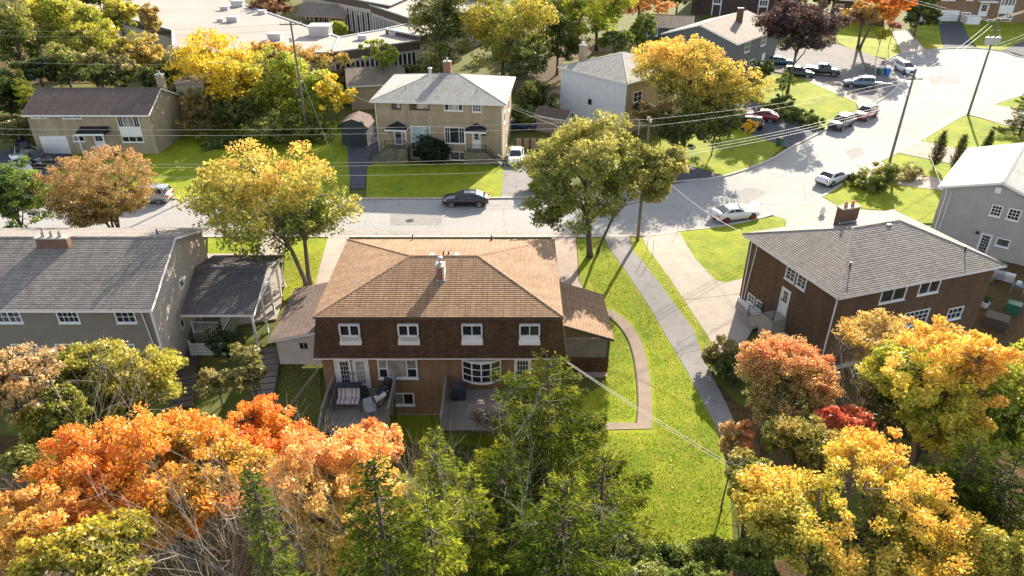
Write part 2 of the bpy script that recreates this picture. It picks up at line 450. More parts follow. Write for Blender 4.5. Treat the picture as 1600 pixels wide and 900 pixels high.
bluep = plain('blue_plastic', (0.02, 0.13, 0.50), 0.4, 0.1, 6); greenp = plain('green_plastic', (0.03, 0.13, 0.08), 0.45, 0.15, 6)
greyp = plain('grey_plastic', (0.33, 0.34, 0.37), 0.5, 0.15, 6); fabw = plain('pale_fabric', (0.62, 0.58, 0.55), 0.95, 0.15, 9)
fabd = plain('dark_fabric', (0.03, 0.03, 0.045), 0.9, 0.3, 9); purp = plain('mauve_door', (0.17, 0.13, 0.22), 0.5, 0.1, 5)
orangep = plain('orange_paint', (0.7, 0.25, 0.05), 0.6, 0.1, 5)
# ------------------------------------------------------------------ building helpers
def wall(parent, p0, p1, z0, z1, mat, openings=(), name='wall', rev=0.12, top=None):
    """vertical wall seen from its right-hand side; openings (s0,s1,z0,z1) are cut through with reveals.
       top: extra (s,z) points that make a gable above z1"""
    e = Vector((p1[0] - p0[0], p1[1] - p0[1])); L = e.length; e /= L; n = Vector((e.y, -e.x))
    P = lambda s, z, o=0.0: (p0[0] + e.x * s - n.x * o, p0[1] + e.y * s - n.y * o, z)
    mb = MB()
    ss = sorted(set([0, L] + [min(L, max(0, q)) for o in openings for q in o[:2]]))
    zs = sorted(set([z0, z1] + [min(z1, max(z0, q)) for o in openings for q in o[2:4]]))
    for i in range(len(ss) - 1):
        for j in range(len(zs) - 1):
            a, b, c, d = ss[i], ss[i + 1], zs[j], zs[j + 1]
            if any(o[0] - 1e-6 <= a and b <= o[1] + 1e-6 and o[2] - 1e-6 <= c and d <= o[3] + 1e-6 for o in openings): continue
            mb.face([P(a, c), P(b, c), P(b, d), P(a, d)])
    for o in openings:
        a, b, c, d = o[:4]
        mb.face([P(a, c), P(a, d), P(a, d, rev), P(a, c, rev)]); mb.face([P(b, c), P(b, c, rev), P(b, d, rev), P(b, d)])
        mb.face([P(a, d), P(b, d), P(b, d, rev), P(a, d, rev)]); mb.face([P(a, c), P(a, c, rev), P(b, c, rev), P(b, c)])
    if top:
        mb.face([P(0, z1), P(L, z1)] + [P(s, z) for s, z in top])
        mb.face(([P(0, z1, .15), P(L, z1, .15)] + [P(s, z, .15) for s, z in top])[::-1])
    mb.face([P(.16, z0, .15), P(.16, z1, .15), P(L - .16, z1, .15), P(L - .16, z0, .15)])
    return mb.build(name, mat, parent)

def window(parent, p0, p1, o, nx=1, ny=1, gl=None, fr=None, fw=0.07, sill=True, mull=(), name='window', each=True, mw=0.035, gls=None):
    """frame set in an opening o=(s0,s1,z0,z1); mull = relative positions of heavy posts; one pane per light when each"""
    fr = fr or white; gl = gl or random.choice([glassd, glassd, glassk])
    e = Vector((p1[0] - p0[0], p1[1] - p0[1])); e.normalize(); n = Vector((e.y, -e.x))
    P = lambda s, z, out=0.0: Vector((p0[0] + e.x * s + n.x * out, p0[1] + e.y * s + n.y * out, z))
    a, b, c, d = o[:4]; mb = MB()
    def bar(s0, s1, z0, z1, o0, o1):
        m = P((s0 + s1) / 2, (z0 + z1) / 2, (o0 + o1) / 2); mb.obox(m, s1 - s0, o1 - o0, z1 - z0, e)
    bar(a - .02, b + .02, d - fw, d + .02, -.09, .03); bar(a - .02, b + .02, c - .02, c + fw, -.09, .03)
    bar(a - .02, a + fw, c + fw, d - fw, -.09, .028); bar(b - fw, b + .02, c + fw, d - fw, -.09, .028)
    if sill: bar(a - .06, b + .06, c - .08, c - .02, -.05, .09)
    xs = [a + fw] + [a + (b - a) * m for m in mull] + [b - fw]
    for m in mull:
        q = a + (b - a) * m; bar(q - fw / 2, q + fw / 2, c + fw, d - fw, -.085, .02)
    nxs = nx if isinstance(nx, (list, tuple)) else [nx] * (len(xs) - 1)
    cells = []
    for k in range(len(xs) - 1):
        x0 = xs[k] + (fw / 2 if k else 0); x1 = xs[k + 1] - (fw / 2 if k < len(xs) - 2 else 0)
        for i in range(1, nxs[k]):
            q = x0 + (x1 - x0) * i / nxs[k]; bar(q - mw / 2, q + mw / 2, c + fw, d - fw, -.06, .0)
        for j in range(1, ny):
            q = c + fw + (d - c - 2 * fw) * j / ny; bar(x0, x1, q - mw / 2, q + mw / 2, -.058, .002)
        for i in range(nxs[k]):
            for j in range(ny):
                cells.append((x0 + (x1 - x0) * i / nxs[k], x0 + (x1 - x0) * (i + 1) / nxs[k],
                              c + fw + (d - c - 2 * fw) * j / ny, c + fw + (d - c - 2 * fw) * (j + 1) / ny, k))
    w_ = mb.build(name, fr, parent)
    if not each: cells = [(a + fw, b - fw, c + fw, d - fw, 0)]
    for (x0, x1, y0, y1, k) in cells:
        g = MB(); g.obox(P((x0 + x1) / 2, (y0 + y1) / 2, -.055), x1 - x0 + .004, .02, y1 - y0 + .004, e)
        g.build('pane', (gls[k] if gls else gl), w_)
    return w_

def door(parent, p0, p1, o, lites=None, mat=None, gl=None, name='door', side='r'):
    """leaf in an opening; lites=(u0,u1,v0,v1,nx,ny) glass area relative to the leaf"""
    mat = mat or white
    e = Vector((p1[0] - p0[0], p1[1] - p0[1])); e.normalize(); n = Vector((e.y, -e.x))
    P = lambda s, z, out=0.0: Vector((p0[0] + e.x * s + n.x * out, p0[1] + e.y * s + n.y * out, z))
    a, b, c, d = o[:4]
    def bar(mb, s0, s1, z0, z1, o0, o1):
        mb.obox(P((s0 + s1) / 2, (z0 + z1) / 2, (o0 + o1) / 2), s1 - s0, o1 - o0, z1 - z0, e)
    f = MB()
    bar(f, a - .03, a + .05, c, d + .03, -.09, .03); bar(f, b - .05, b + .03, c, d + .03, -.09, .03); bar(f, a + .05, b - .05, d - .04, d + .028, -.09, .029)
    bar(f, a - .03, b + .03, c - .06, c, -.09, .06)
    f.build('door_frame', white, parent)
    mb = MB(); bar(mb, a + .05, b - .05, c, d - .04, -.08, -.03)
    if not lites or lites[3] < 0.8:
        for (u0, u1) in ((.16, .46), (.54, .84)):
            for (v0, v1) in (((.08, .42),) if lites else ((.08, .4), (.48, .9))):
                bar(mb, a + (b - a) * u0, a + (b - a) * u1, c + (d - c) * v0, c + (d - c) * v1, -.03, -.018)
    dr = mb.build(name, mat, parent)
    if lites:
        u0, u1, v0, v1, nx, ny = lites
        x0, x1 = a + (b - a) * u0, a + (b - a) * u1; y0, y1 = c + (d - c) * v0, c + (d - c) * v1
        g = MB(); bar(g, x0, x1, y0, y1, -.03, -.02); g.build('door_pane', gl or glassd, dr)
        m = MB(); mw = .022
        for i in range(nx + 1):
            q = x0 + (x1 - x0) * i / nx; bar(m, q - mw / 2, q + mw / 2, y0, y1, -.022, -.008)
        for j in range(ny + 1):
            q = y0 + (y1 - y0) * j / ny; bar(m, x0, x1, q - mw / 2, q + mw / 2, -.021, -.007)
        m.build('glazing_bar', mat, dr)
    h = MB(); q = b - .14 if side == 'r' else a + .14
    bar(h, q - .02, q + .02, c + .95, c + 1.12, -.03, .03); h.build('handle', black, dr)
    return dr

def facet(mb, poly, eave, ex=0.17, lift=0.022):
    """roof plane laid as real courses: poly 3D, eave = (p,q) on its lower edge"""
    p, q = Vector(eave[0]), Vector(eave[1]); t = (q - p).normalized()
    pts = [Vector(x) for x in poly]
    c = sum(pts, Vector()) / len(pts)
    nrm = (pts[1] - pts[0]).cross(pts[2] - pts[0]).normalized()
    if nrm.z < 0: nrm = -nrm; 
    up = nrm.cross(t)
    if (c - p).dot(up) < 0: up = -up
    uv = [((x - p).dot(t), (x - p).dot(up)) for x in pts]
    if area2(uv) < 0: uv = uv[::-1]
    vmax = max(b for a, b in uv); k = 0
    flip = t.cross(up).dot(nrm) < 0
    while k * ex < vmax - 1e-4:
        s = clip(clip(uv, 0, 1, (k + 1) * ex), 0, -1, -k * ex)
        if len(s) >= 3:
            W = [p + t * a + up * b + nrm * (lift * (1 - (b - k * ex) / ex) + .003) for a, b in s]
            if flip: W = W[::-1]
            mb.face(W)
            lo = [a for a, b in s if abs(b - k * ex) < 1e-4]
            if len(lo) >= 2:
                a0, a1 = min(lo), max(lo); b0 = k * ex
                F_ = [p + t * a0 + up * b0 - nrm * .01, p + t * a1 + up * b0 - nrm * .01, p + t * a1 + up * b0 + nrm * (lift + .003), p + t * a0 + up * b0 + nrm * (lift + .003)]
                mb.face(F_ if not flip else F_[::-1])
        k += 1

def ridge_caps(mb, a, b, wd=0.28, th=0.035):
    a = Vector(a); b = Vector(b); L = (b - a).length; n = max(1, int(L / 0.3)); d = (b - a) / n
    for i in range(n):
        p = a + d * i; q = a + d * (i + 1)
        s = d.cross(Vector((0, 0, 1))).normalized() * (wd / 2)
        up = Vector((0, 0, th + .03)); dn = Vector((0, 0, -.02))
        mb.shared([p + s + dn, p + up, p - s + dn, q + s + dn, q + up * .8, q - s + dn], [(0, 1, 4, 3), (1, 2, 5, 4), (0, 2, 1)])

def fascia(parent, pts, ht=0.14, th=0.04, mat=None, closed=True, z=0.0, name='fascia'):
    mb = MB(); n = len(pts)
    for i in range(n if closed else n - 1):
        a = Vector(pts[i]); b = Vector(pts[(i + 1) % n])
        mb.beam(a + Vector((0, 0, -ht / 2 + z)), b + Vector((0, 0, -ht / 2 + z)), th, ht)
    return mb.build(name, mat or white, parent)

def hip(parent, c4, rise, mat, inset=None, soffit=True, fm=None, ex=0.17, cap=True, gut=True):
    """c4: four eave corners ccw (0-1 long front side)."""
    c = [Vector(p) for p in c4]
    W = ((c[3] - c[0]).length + (c[2] - c[1]).length) / 2; inset = inset or W / 2
    m0 = (c[0] + c[3]) / 2; m1 = (c[1] + c[2]) / 2; d = (m1 - m0).normalized()
    r0 = m0 + d * inset + Vector((0, 0, rise)); r1 = m1 - d * inset + Vector((0, 0, rise))
    mb = MB()
    facet(mb, [c[0], c[1], r1, r0], (c[0], c[1]), ex); facet(mb, [c[1], c[2], r1], (c[1], c[2]), ex)
    facet(mb, [c[2], c[3], r0, r1], (c[2], c[3]), ex); facet(mb, [c[3], c[0], r0], (c[3], c[0]), ex)
    if soffit: mb.face([c[3] - Vector((0, 0, .05)), c[2] - Vector((0, 0, .05)), c[1] - Vector((0, 0, .05)), c[0] - Vector((0, 0, .05))])
    rf = mb.build('roof', mat, parent)
    if cap:
        cb = MB()
        for a, b in ((r0, r1), (c[0], r0), (c[3], r0), (c[1], r1), (c[2], r1)): ridge_caps(cb, a, b)
        cb.build('ridge_cap', mat, rf)
    fascia(parent, c, mat=fm or white, z=-.01)
    return rf, r0, r1

def gable(parent, c4, rise, mat, fm=None, ex=0.17, ridge_at=0.5):
    """ridge runs parallel to side 0-1"""
    c = [Vector(p) for p in c4]
    r0 = c[0].lerp(c[3], ridge_at); r1 = c[1].lerp(c[2], ridge_at)
    r0.z += rise; r1.z += rise
    mb = MB()
    facet(mb, [c[0], c[1], r1, r0], (c[0], c[1]), ex); facet(mb, [c[2], c[3], r0, r1], (c[2], c[3]), ex)
    dn = Vector((0, 0, -.06))
    mb.face([c[1] + dn, c[0] + dn, r0 + dn, r1 + dn]); mb.face([c[3] + dn, c[2] + dn, r1 + dn, r0 + dn])
    rf = mb.build('roof', mat, parent)
    cb = MB(); ridge_caps(cb, r0, r1); cb.build('ridge_cap', mat, rf)
    f = MB()
    for a, b in ((c[0], c[1]), (c[2], c[3]), (c[0], r0), (r0, c[3]), (c[1], r1), (r1, c[2])):
        f.beam(a + Vector((0, 0, -.09)), b + Vector((0, 0, -.09)), .045, .17)
    f.build('fascia', fm or white, parent)
    return rf, r0, r1

def chimney(parent, c, sx, sy, z0, z1, mat, ax=(1, 0), cap=True, pots=2, potm=None, capm=None):
    mb = MB(); c = Vector(c); mb.obox((c.x, c.y, (z0 + z1) / 2), sx, sy, z1 - z0, ax)
    ch = mb.build('chimney', mat, parent)
    if cap:
        k = MB(); k.obox((c.x, c.y, z1 + .05), sx + .12, sy + .12, .1, ax); k.build('chimney_cap', capm or found, ch)
    a = Vector((ax[0], ax[1])).normalized()
    for i in range(pots):
        t = (i + .5) / pots - .5; q = (c.x + a.x * sx * t * .8, c.y + a.y * sx * t * .8, z1 + .1)
        k = MB(); k.lathe([(.13, 0), (.15, .05), (.11, .12), (.10, .34), (.13, .38), (.09, .38), (.08, .2)], 10, q)
        k.build('chimney_pot', potm or pot_m, ch)
    f = MB(); f.obox((c.x, c.y, z0 + .12), sx + .1, sy + .1, .1, ax); 
    return ch

def vent(parent, p, h=0.35, r=0.05, m=None):
    k = MB(); k.lathe([(r * 2, -.05), (r * 1.6, .03), (r, .05), (r, h), (r * .7, h)], 8, p); return k.build('roof_vent', m or black, parent)

def roofz(a, b, c, x, y):                      # height of plane through three points
    a, b, c = Vector(a), Vector(b), Vector(c); n = (b - a).cross(c - a)
    return a.z - (n.x * (x - a.x) + n.y * (y - a.y)) / n.z

def op(p0, p1, u0, v0, u1, v1, um=None):       # opening measured on a wall
    um = (u0 + u1) / 2
    zt = onwall(p0, p1, um, v0)[1]; zb = onwall(p0, p1, um, v1)[1]
    vm = (v0 + v1) / 2
    return (onwall(p0, p1, u0, vm)[0], onwall(p0, p1, u1, vm)[0], zb, zt)

def railing(parent, p, q, h=0.95, sp=0.13, mat=None, name='railing', th=.04, postn=True):
    p = Vector(p); q = Vector(q); mb = MB(); L = (q - p).length
    up = Vector((0, 0, h))
    mb.beam(p + up, q + up, th * 1.5, th * 1.2); mb.beam(p + up * .12, q + up * .12, th, th)
    n = max(1, int(L / sp))
    for i in range(n + 1):
        a = p.lerp(q, i / n); mb.beam(a + up * .12, a + up, th * .55, th * .55)
    for a in ((p, q) if postn else ()): mb.beam(a, a + up * 1.08, th * 2, th * 2)
    return mb.build(name, mat or white, parent)

def steps(parent, a, d, n, rise, run, width, mat, name='step'):   # a = middle of the top nose, d = horizontal direction down
    d = Vector((d[0], d[1], 0)).normalized(); s = Vector((-d.y, d.x, 0))
    for i in range(n):
        mb = MB(); c = Vector(a) + d * (run * (i + .5)) + Vector((0, 0, -rise * (i + 1) + rise / 2 - .0))
        mb.obox((c.x, c.y, c.z - rise * .25), run * 1.02, width, rise * 1.4, (d.x, d.y)); mb.build(name, mat, parent)

# ------------------------------------------------------------------ ground, road, kerbs, paths
def terrain():
    mb = MB(); xs = [-500, -250, -140, -100] + list(range(-90, 121, 5)) + [140, 180, 250, 400, 700]
    ys = [-200, -60, -20, 0, 10] + [16 + 1.5 * i for i in range(60)] + [110, 118, 126, 135, 145, 160, 180, 205, 230, 300, 500, 1000]
    vs = []; fs = []
    for y in ys:
        for x in xs: vs.append((x, y, T(y) - .02))
    nx = len(xs)
    for j in range(len(ys) - 1):
        for i in range(nx - 1): fs.append((j * nx + i, j * nx + i + 1, (j + 1) * nx + i + 1, (j + 1) * nx + i))
    mb.shared(vs, fs)
    return mb.build('ground', rough_m, kind='structure')
terrain()

def sheet(name, poly, dz, mat, parent=None, skirt=0.0, step=1.5, px=False, kind='structure', cut=None):
    """poly in plan (or in pixels of the survey); draped over the terrain in strips"""
    if px: poly = [tuple(G(u, v)[:2]) for u, v in poly]
    if area2(poly) < 0: poly = poly[::-1]
    mb = MB(); y0 = min(p[1] for p in poly); y1 = max(p[1] for p in poly)
    n = max(1, int((y1 - y0) / step)); st = (y1 - y0) / n
    tri = [poly]
    # split concave outlines by ear clipping
    tri = ears(poly)
    for t in tri:
        for k in range(n):
            a, b = y0 + k * st, y0 + (k + 1) * st
            if max(p[1] for p in t) < a or min(p[1] for p in t) > b: continue
            s = clip(clip(t, 0, 1, b), 0, -1, -a)
            if len(s) >= 3 and abs(area2(s)) > 1e-5: mb.face([(p[0], p[1], T(p[1]) + dz) for p in s])
    if skirt:
        m = len(poly)
        for i in range(m):
            p, q = poly[i], poly[(i + 1) % m]; L = math.hypot(q[0] - p[0], q[1] - p[1]); c = max(1, int(L / 1.5))
            for k in range(c):
                a = [p[j] + (q[j] - p[j]) * k / c for j in (0, 1)]; b = [p[j] + (q[j] - p[j]) * (k + 1) / c for j in (0, 1)]
                mb.face([(a[0], a[1], T(a[1]) + dz - skirt), (b[0], b[1], T(b[1]) + dz - skirt), (b[0], b[1], T(b[1]) + dz), (a[0], a[1], T(a[1]) + dz)])
    return mb.build(name, mat, parent, kind=kind)

def ears(poly):
    P = [tuple(p) for p in poly]; out = []
    def inside(p, a, b, c):
        f = lambda u, v, w_: (v[0] - u[0]) * (w_[1] - u[1]) - (v[1] - u[1]) * (w_[0] - u[0])
        return f(a, b, p) > 1e-9 and f(b, c, p) > 1e-9 and f(c, a, p) > 1e-9
    guard = 0
    while len(P) > 3 and guard < 500:
        guard += 1; ok = False
        for i in range(len(P)):
            a, b, c = P[i - 1], P[i], P[(i + 1) % len(P)]
            cr = (b[0] - a[0]) * (c[1] - a[1]) - (b[1] - a[1]) * (c[0] - a[0])
            if cr <= 1e-9: continue
            if any(inside(q, a, b, c) for q in P if q not in (a, b, c)): continue
            out.append([a, b, c]); P.pop(i); ok = True; break
        if not ok: break
    out.append(P); return out

def smooth_line(pts, sub=6):
    out = []; n = len(pts)
    for i in range(n - 1):
        p0 = pts[max(0, i - 1)]; p1 = pts[i]; p2 = pts[i + 1]; p3 = pts[min(n - 1, i + 2)]
        for k in range(sub):
            t = k / sub
            out.append(tuple(0.5 * ((2 * p1[j]) + (-p0[j] + p2[j]) * t + (2 * p0[j] - 5 * p1[j] + 4 * p2[j] - p3[j]) * t * t + (-p0[j] + 3 * p1[j] - 3 * p2[j] + p3[j]) * t ** 3) for j in (0, 1)))
    out.append(tuple(pts[-1])); return out

def gp(*px): return [tuple(G(u, v)[:2]) for u, v in px]

# street edges
near = smooth_line([(-140, 59.6), (-80, 59.8), (-40, 60), (3, 60), (12, 60.2)] + gp((1060, 361), (1130, 353), (1200, 337), (1282, 307), (1332, 276), (1378, 250), (1425, 226), (1507, 179), (1552, 163), (1600, 148)) + [(84, 110), (100, 115), (130, 120)], 5)
far = smooth_line([(-140, 68.8), (-80, 68.8), (-40, 68.8), (-3, 68.9), (8, 70.2)] + gp((1065, 285), (1130, 277), (1200, 253), (1240, 230), (1284, 207), (1330, 183), (1372, 160), (1400, 140), (1405, 126), (1396, 114), (1386, 103), (1388, 94), (1408, 85), (1450, 79), (1480, 76.5), (1525, 76), (1567, 81), (1600, 90)) + [(100, 128), (130, 134)], 5)
sheet('road', near + far[::-1], .0, road_m)
def kerb(line, side, name='kerb'):
    mb = MB(); wd = .26; ht = .135
    pts = [Vector((p[0], p[1], 0)) for p in line]; L = []; 
    for i, p in enumerate(pts):
        d = pts[min(i + 1, len(pts) - 1)] - pts[max(i - 1, 0)]; d.normalize(); s = Vector((-d.y, d.x, 0)) * side
        L.append((p, p + s * wd))
    for i in range(len(L) - 1):
        (a, b), (c, d) = L[i], L[i + 1]
        q = [Vector((v.x, v.y, T(v.y) + h)) for v in (a, b, c, d) for h in (-.05, ht)]
        mb.shared(q, [(1, 3, 7, 5), (0, 1, 5, 4), (2, 6, 7, 3)] if side < 0 else [(1, 5, 7, 3), (0, 4, 5, 1), (2, 3, 7, 6)])
    return mb.build(name, kerb_m, kind='structure')
kerb(near, -1); kerb(far, 1)
for pl in (((1135, 305), (1170, 292), (1200, 300), (1168, 318)), ((1320, 236), (1345, 228), (1352, 240), (1330, 250)), ((610, 335), (690, 335), (690, 352), (610, 352)), ((1450, 120), (1500, 118), (1500, 130), (1455, 132))):
    sheet('road_patch', pl, .006, patch_m, px=True)

for i, (u, v) in enumerate(((640, 345), (1180, 318), (1330, 215), (1495, 105))):
    g = G(u, v); mh = MB(); mh.lathe([(.42, .004), (.42, .012), (.36, .012), (.35, .008), (0.02, .010)], 18, (g.x, g.y, g.z)); mh.build('manhole_cover', black, kind='structure')
# lawns (raised over the rough ground), drives and paths
def lawn(*px, dz=.10, mat=None): return sheet('lawn', px, dz, mat or grass_m, px=True, skirt=.2)
lawn((325, 398), (325, 373.5), (412, 373.5), (408, 398))                                      # left of the porch drive
lawn((442, 470), (447, 374), (512, 374), (492, 450), (470, 474))
sheet('driveway', [(410, 372), (445, 372), (440, 475), (432, 500), (300, 520), (318, 398), (404, 398)], .112, conc_m, px=True, skirt=.1)
sheet('driveway', [(513, 372), (546, 372), (520, 440), (505, 470), (480, 470), (492, 450)], .112, conc_m, px=True, skirt=.1)
lawn((901, 375), (942, 373), (950, 388), (968, 412), (1020, 490), (1075, 585), (1120, 672), (1135, 735), (1142, 790), (1146, 880), (900, 880), (872, 700), (600, 690), (500, 672), (500, 640), (880, 640), (946, 600), (950, 520), (905, 440))
sheet('side_garden', [(412, 700), (425, 560), (500, 560), (505, 690), (480, 760), (420, 760)], .06, rough_m, px=True, skirt=.1)
sheet('driveway', [(862, 373), (900, 373), (904, 440), (952, 520), (948, 590), (884, 590)], .12, concp_m, px=True, skirt=.2)
lane = sheet('footpath', [(944, 372), (984, 372), (988, 392), (1012, 420), (1082, 515), (1099, 560), (1138, 640), (1185, 760), (1160, 780), (1120, 672), (1075, 585), (1020, 490), (968, 412), (950, 388)], .118, asphg_m, px=True, skirt=.2)
lawn((985, 373), (1003, 372.5), (1012, 390), (1100, 518), (1122, 556), (1108, 575), (1099, 560), (1082, 515), (1012, 420), (988, 392), dz=.11)
lawn((1059, 363), (1105, 358.5), (1150, 352.5), (1195, 342.5), (1222, 336), (1228, 345), (1215, 395), (1190, 437), (1160, 437), (1135, 443), (1118, 440), (1085, 405))
# concrete slabs of the double drive: one piece each, joints open
drv = thing('driveway', None, None, (19, 52, T(52))); drv['kind'] = 'structure'
dpoly = gp((1003, 371.5), (1059, 361.5), (1085, 405), (1118, 440), (1135, 443), (1160, 437), (1190, 437), (1185, 500), (1150, 560), (1122, 556), (1100, 518), (1012, 390))
o = Vector(dpoly[0]); e1 = (Vector(dpoly[10]) - o).normalized(); e2 = Vector((-e1.y, e1.x)) * 1.0
for i in range(-1, 7):
    for j in range(-4, 5):
        a, b = i * 3.6, (i + 1) * 3.6; c, d = j * 3.8 - .4, (j + 1) * 3.8 - .4
        best = []
        for t in ears(dpoly if area2(dpoly) > 0 else dpoly[::-1]):
            s = clip(t, e1.x, e1.y, b - .012 + e1.dot(o)); s = clip(s, -e1.x, -e1.y, -(a + .012) - e1.dot(o))
            s = clip(s, e2.x, e2.y, d - .012 + e2.dot(o)); s = clip(s, -e2.x, -e2.y, -(c + .012) - e2.dot(o))
            if len(s) >= 3 and abs(area2(s)) > .02: best.append(s)
        if best:
            mb = MB()
            for s in best: mb.face([(p[0], p[1], T(p[1]) + .116 + .004 * ((i * 7 + j * 3) % 3)) for p in s])
            mb.build('slab', conc_m, drv)
sheet('driveway_bed', dpoly, .07, asphg_m)
# curved walk with its edging, slabs and turn at the bottom
pc = gp((948, 488), (972, 505), (990, 530), (1000, 560), (1006, 600), (1008, 640), (1006, 664))
def strip(line, wd):
    L = []; Rr = []
    for i, p in enumerate(line):
        a = Vector(line[max(0, i - 1)]); b = Vector(line[min(len(line) - 1, i + 1)]); d = (b - a).normalized(); s = Vector((-d.y, d.x)) * wd / 2
        L.append((p[0] + s.x, p[1] + s.y)); Rr.append((p[0] - s.x, p[1] - s.y))
    return L + Rr[::-1]
sl_ = smooth_line(pc, 4)
sheet('garden_path', strip(sl_, .86), .125, pathb_m, skirt=.1)
sheet('garden_path', [(940, 663), (1017, 662), (1019, 672), (935, 674)], .127, pathb_m, px=True, skirt=.1)
edge = MB()
off = [(p[0], p[1]) for p in strip(sl_, .98)][len(sl_):][::-1]
for i in range(len(off) - 1):
    a, b = off[i], off[i + 1]; edge.beam((a[0], a[1], T(a[1]) + .12), (b[0], b[1], T(b[1]) + .12), .07, .09)
edge.build('path_edging', woodd, kind='structure')
# across the street
lawn((574, 256), (786, 256), (789, 275), (782, 308.5), (572, 310))
sheet('driveway', [(788, 256), (830, 256), (836, 308), (783, 309.5)], .114, asphg_m, px=True, skirt=.1)
sheet('driveway', [(540, 200), (590, 200), (592, 250), (574, 262), (570, 296), (548, 296)], .114, asph_m, px=True, skirt=.1)
lawn((118, 235), (330, 190), (535, 190), (548, 235), (546, 310), (110, 311), (60, 300), (95, 270))
sheet('driveway', [(-60, 236), (108, 236), (104, 252), (62, 292), (62, 311), (-60, 311)], .13, asph_m, px=True, skirt=.2)
sheet('driveway', [(1012, 235), (1045, 246), (1085, 262), (1128, 276.5), (1066, 285), (1000, 298), (985, 260)], .114, asph_m, px=True, skirt=.1)
lawn((1015, 225), (1060, 190), (1150, 200), (1227, 226), (1200, 252), (1130, 276), (1085, 262), (1045, 246))
sheet('driveway', [(1090, 165), (1175, 160), (1240, 185), (1282, 207), (1230, 232), (1150, 202)], .12, asph_m, px=True, skirt=.2)
lawn((1165, 150), (1200, 118), (1238, 118), (1290, 140), (1337, 161), (1340, 176), (1284, 206), (1240, 185))
sheet('driveway', [(1195, 75), (1310, 70), (1384, 95), (1396, 114), (1404, 127), (1398, 140), (1371, 159.5), (1342, 173), (1337, 161), (1290, 140), (1238, 118), (1195, 110)], .109, asphd_m, px=True, skirt=.1)
sheet('driveway_edge_slab', [(1243, 114), (1332, 148), (1366, 158), (1342, 172), (1337, 161), (1240, 119)], .122, conc_m, px=True)
lawn((1300, 46), (1345, 38), (1388, 44), (1409, 83.5), (1387, 93), (1345, 84), (1310, 68))
sheet('driveway', [(1393, 50), (1420, 48), (1432, 62), (1447, 78.5), (1409, 84)], .114, conc_m, px=True, skirt=.1)
lawn((1420, 44), (1466, 36), (1470, 60), (1474, 76), (1448, 78), (1432, 62))
sheet('driveway', [(1466, 36), (1501, 36), (1512, 56), (1522, 75), (1474, 76)], .114, asph_m, px=True, skirt=.1)
lawn((1502, 34), (1640, 34), (1640, 60), (1600, 66), (1568, 79), (1526, 75), (1512, 56))
sheet('driveway', [(1568, 79), (1600, 64), (1660, 66), (1640, 96), (1598, 88)], .13, asph_m, px=True, skirt=.1)
lawn((1438, 220.5), (1472, 200), (1508, 180), (1600, 205), (1680, 230), (1680, 262), (1560, 246))
lawn((1550, 165), (1575, 157), (1605, 148), (1640, 160), (1640, 178), (1580, 172))
sheet('driveway', [(1508, 178.5), (1551, 164), (1640, 182), (1680, 226), (1600, 205)], .116, conc_m, px=True, skirt=.15)
sheet('driveway', [(1403, 240), (1437, 221), (1560, 246), (1660, 270), (1640, 290), (1550, 274), (1480, 256)], .116, concp_m, px=True, skirt=.15)
lawn((1376, 252), (1402, 240.5), (1480, 257), (1560, 276), (1555, 292), (1470, 281), (1400, 264))
sheet('driveway', [(1352, 265), (1375, 253), (1400, 264), (1470, 281), (1480, 300), (1400, 290), (1348, 276)], .116, conc_m, px=True, skirt=.15)
lawn((1283, 307), (1330, 277), (1346, 273), (1400, 290), (1480, 301), (1475, 350), (1440, 350), (1400, 330), (1316, 326))
sheet('driveway', [(1203, 336.5), (1240, 323), (1282, 308), (1316, 327), (1400, 332), (1440, 352), (1400, 380), (1225, 372), (1228, 345)], .116, conc_m, px=True, skirt=.15)
sheet('back_garden', [(1500, 420), (1700, 400), (1700, 640), (1400, 640), (1420, 560)], .03, litter_m, px=True)
sheet('woodland_floor', [(-400, 130), (60, 132), (240, 128), (285, 150), (300, 188), (560, 165), (590, 120), (640, 100), (520, 95), (180, 60), (160, -20), (-400, -20)], .05, litter_m, px=True)
sheet('woodland_floor', [(795, 150), (800, 60), (1030, 60), (990, 75), (880, 95), (870, 150)], .05, litter_m, px=True)
sheet('woodland_floor', [(1120, 600), (1160, 640), (1200, 560), (1290, 560), (1540, 520), (1800, 560), (1800, 760), (1180, 760)], .07, litter_m, px=True)
# woodland floor near the camera
sheet('woodland_floor', [(-60, -15), (60, -15), (60, 24), (34, 30), (24, 29), (13.0, 24.5), (4, 24.0), (-2, 27), (-12, 28.5), (-24, 33), (-60, 37)], .04, litter_m)
# ================================================================== the brown semi-detached house in the middle
MX0, MX1, MY0, MY1 = -11.78, 3.0, 35.75, 45.1
H1 = thing('semi_detached_house', 'brown brick semi-detached house with shingled mansard upper storey and tan hip roof', 'house', (-4.4, 35.7, -1))
P0, P1 = (MX0, MY0), (MX1, MY0)
oW = op(P0, P1, 591, 562, 652, 592); oW = (oW[0], oW[1], 2.05, 3.5)
oD = op(P0, P1, 525, 562, 577, 607); oD = (oD[0], oD[1], 1.38, 3.52)
oB = op(P0, P1, 723, 560, 782, 593); oB = (oB[0], oB[1], 2.0, 3.5)
oR = op(P0, P1, 804, 561, 829, 603); oR = (oR[0], oR[1], 1.4, 3.5)
oS = op(P0, P1, 614, 614, 647, 634); oS = (oS[0], oS[1], -.12, .85)
oS2 = (12.3, 13.6, -.12, .85)
wall(H1, P0, P1, -.85, 3.95, br_main, [oW, oD, oR, oS, oS2])
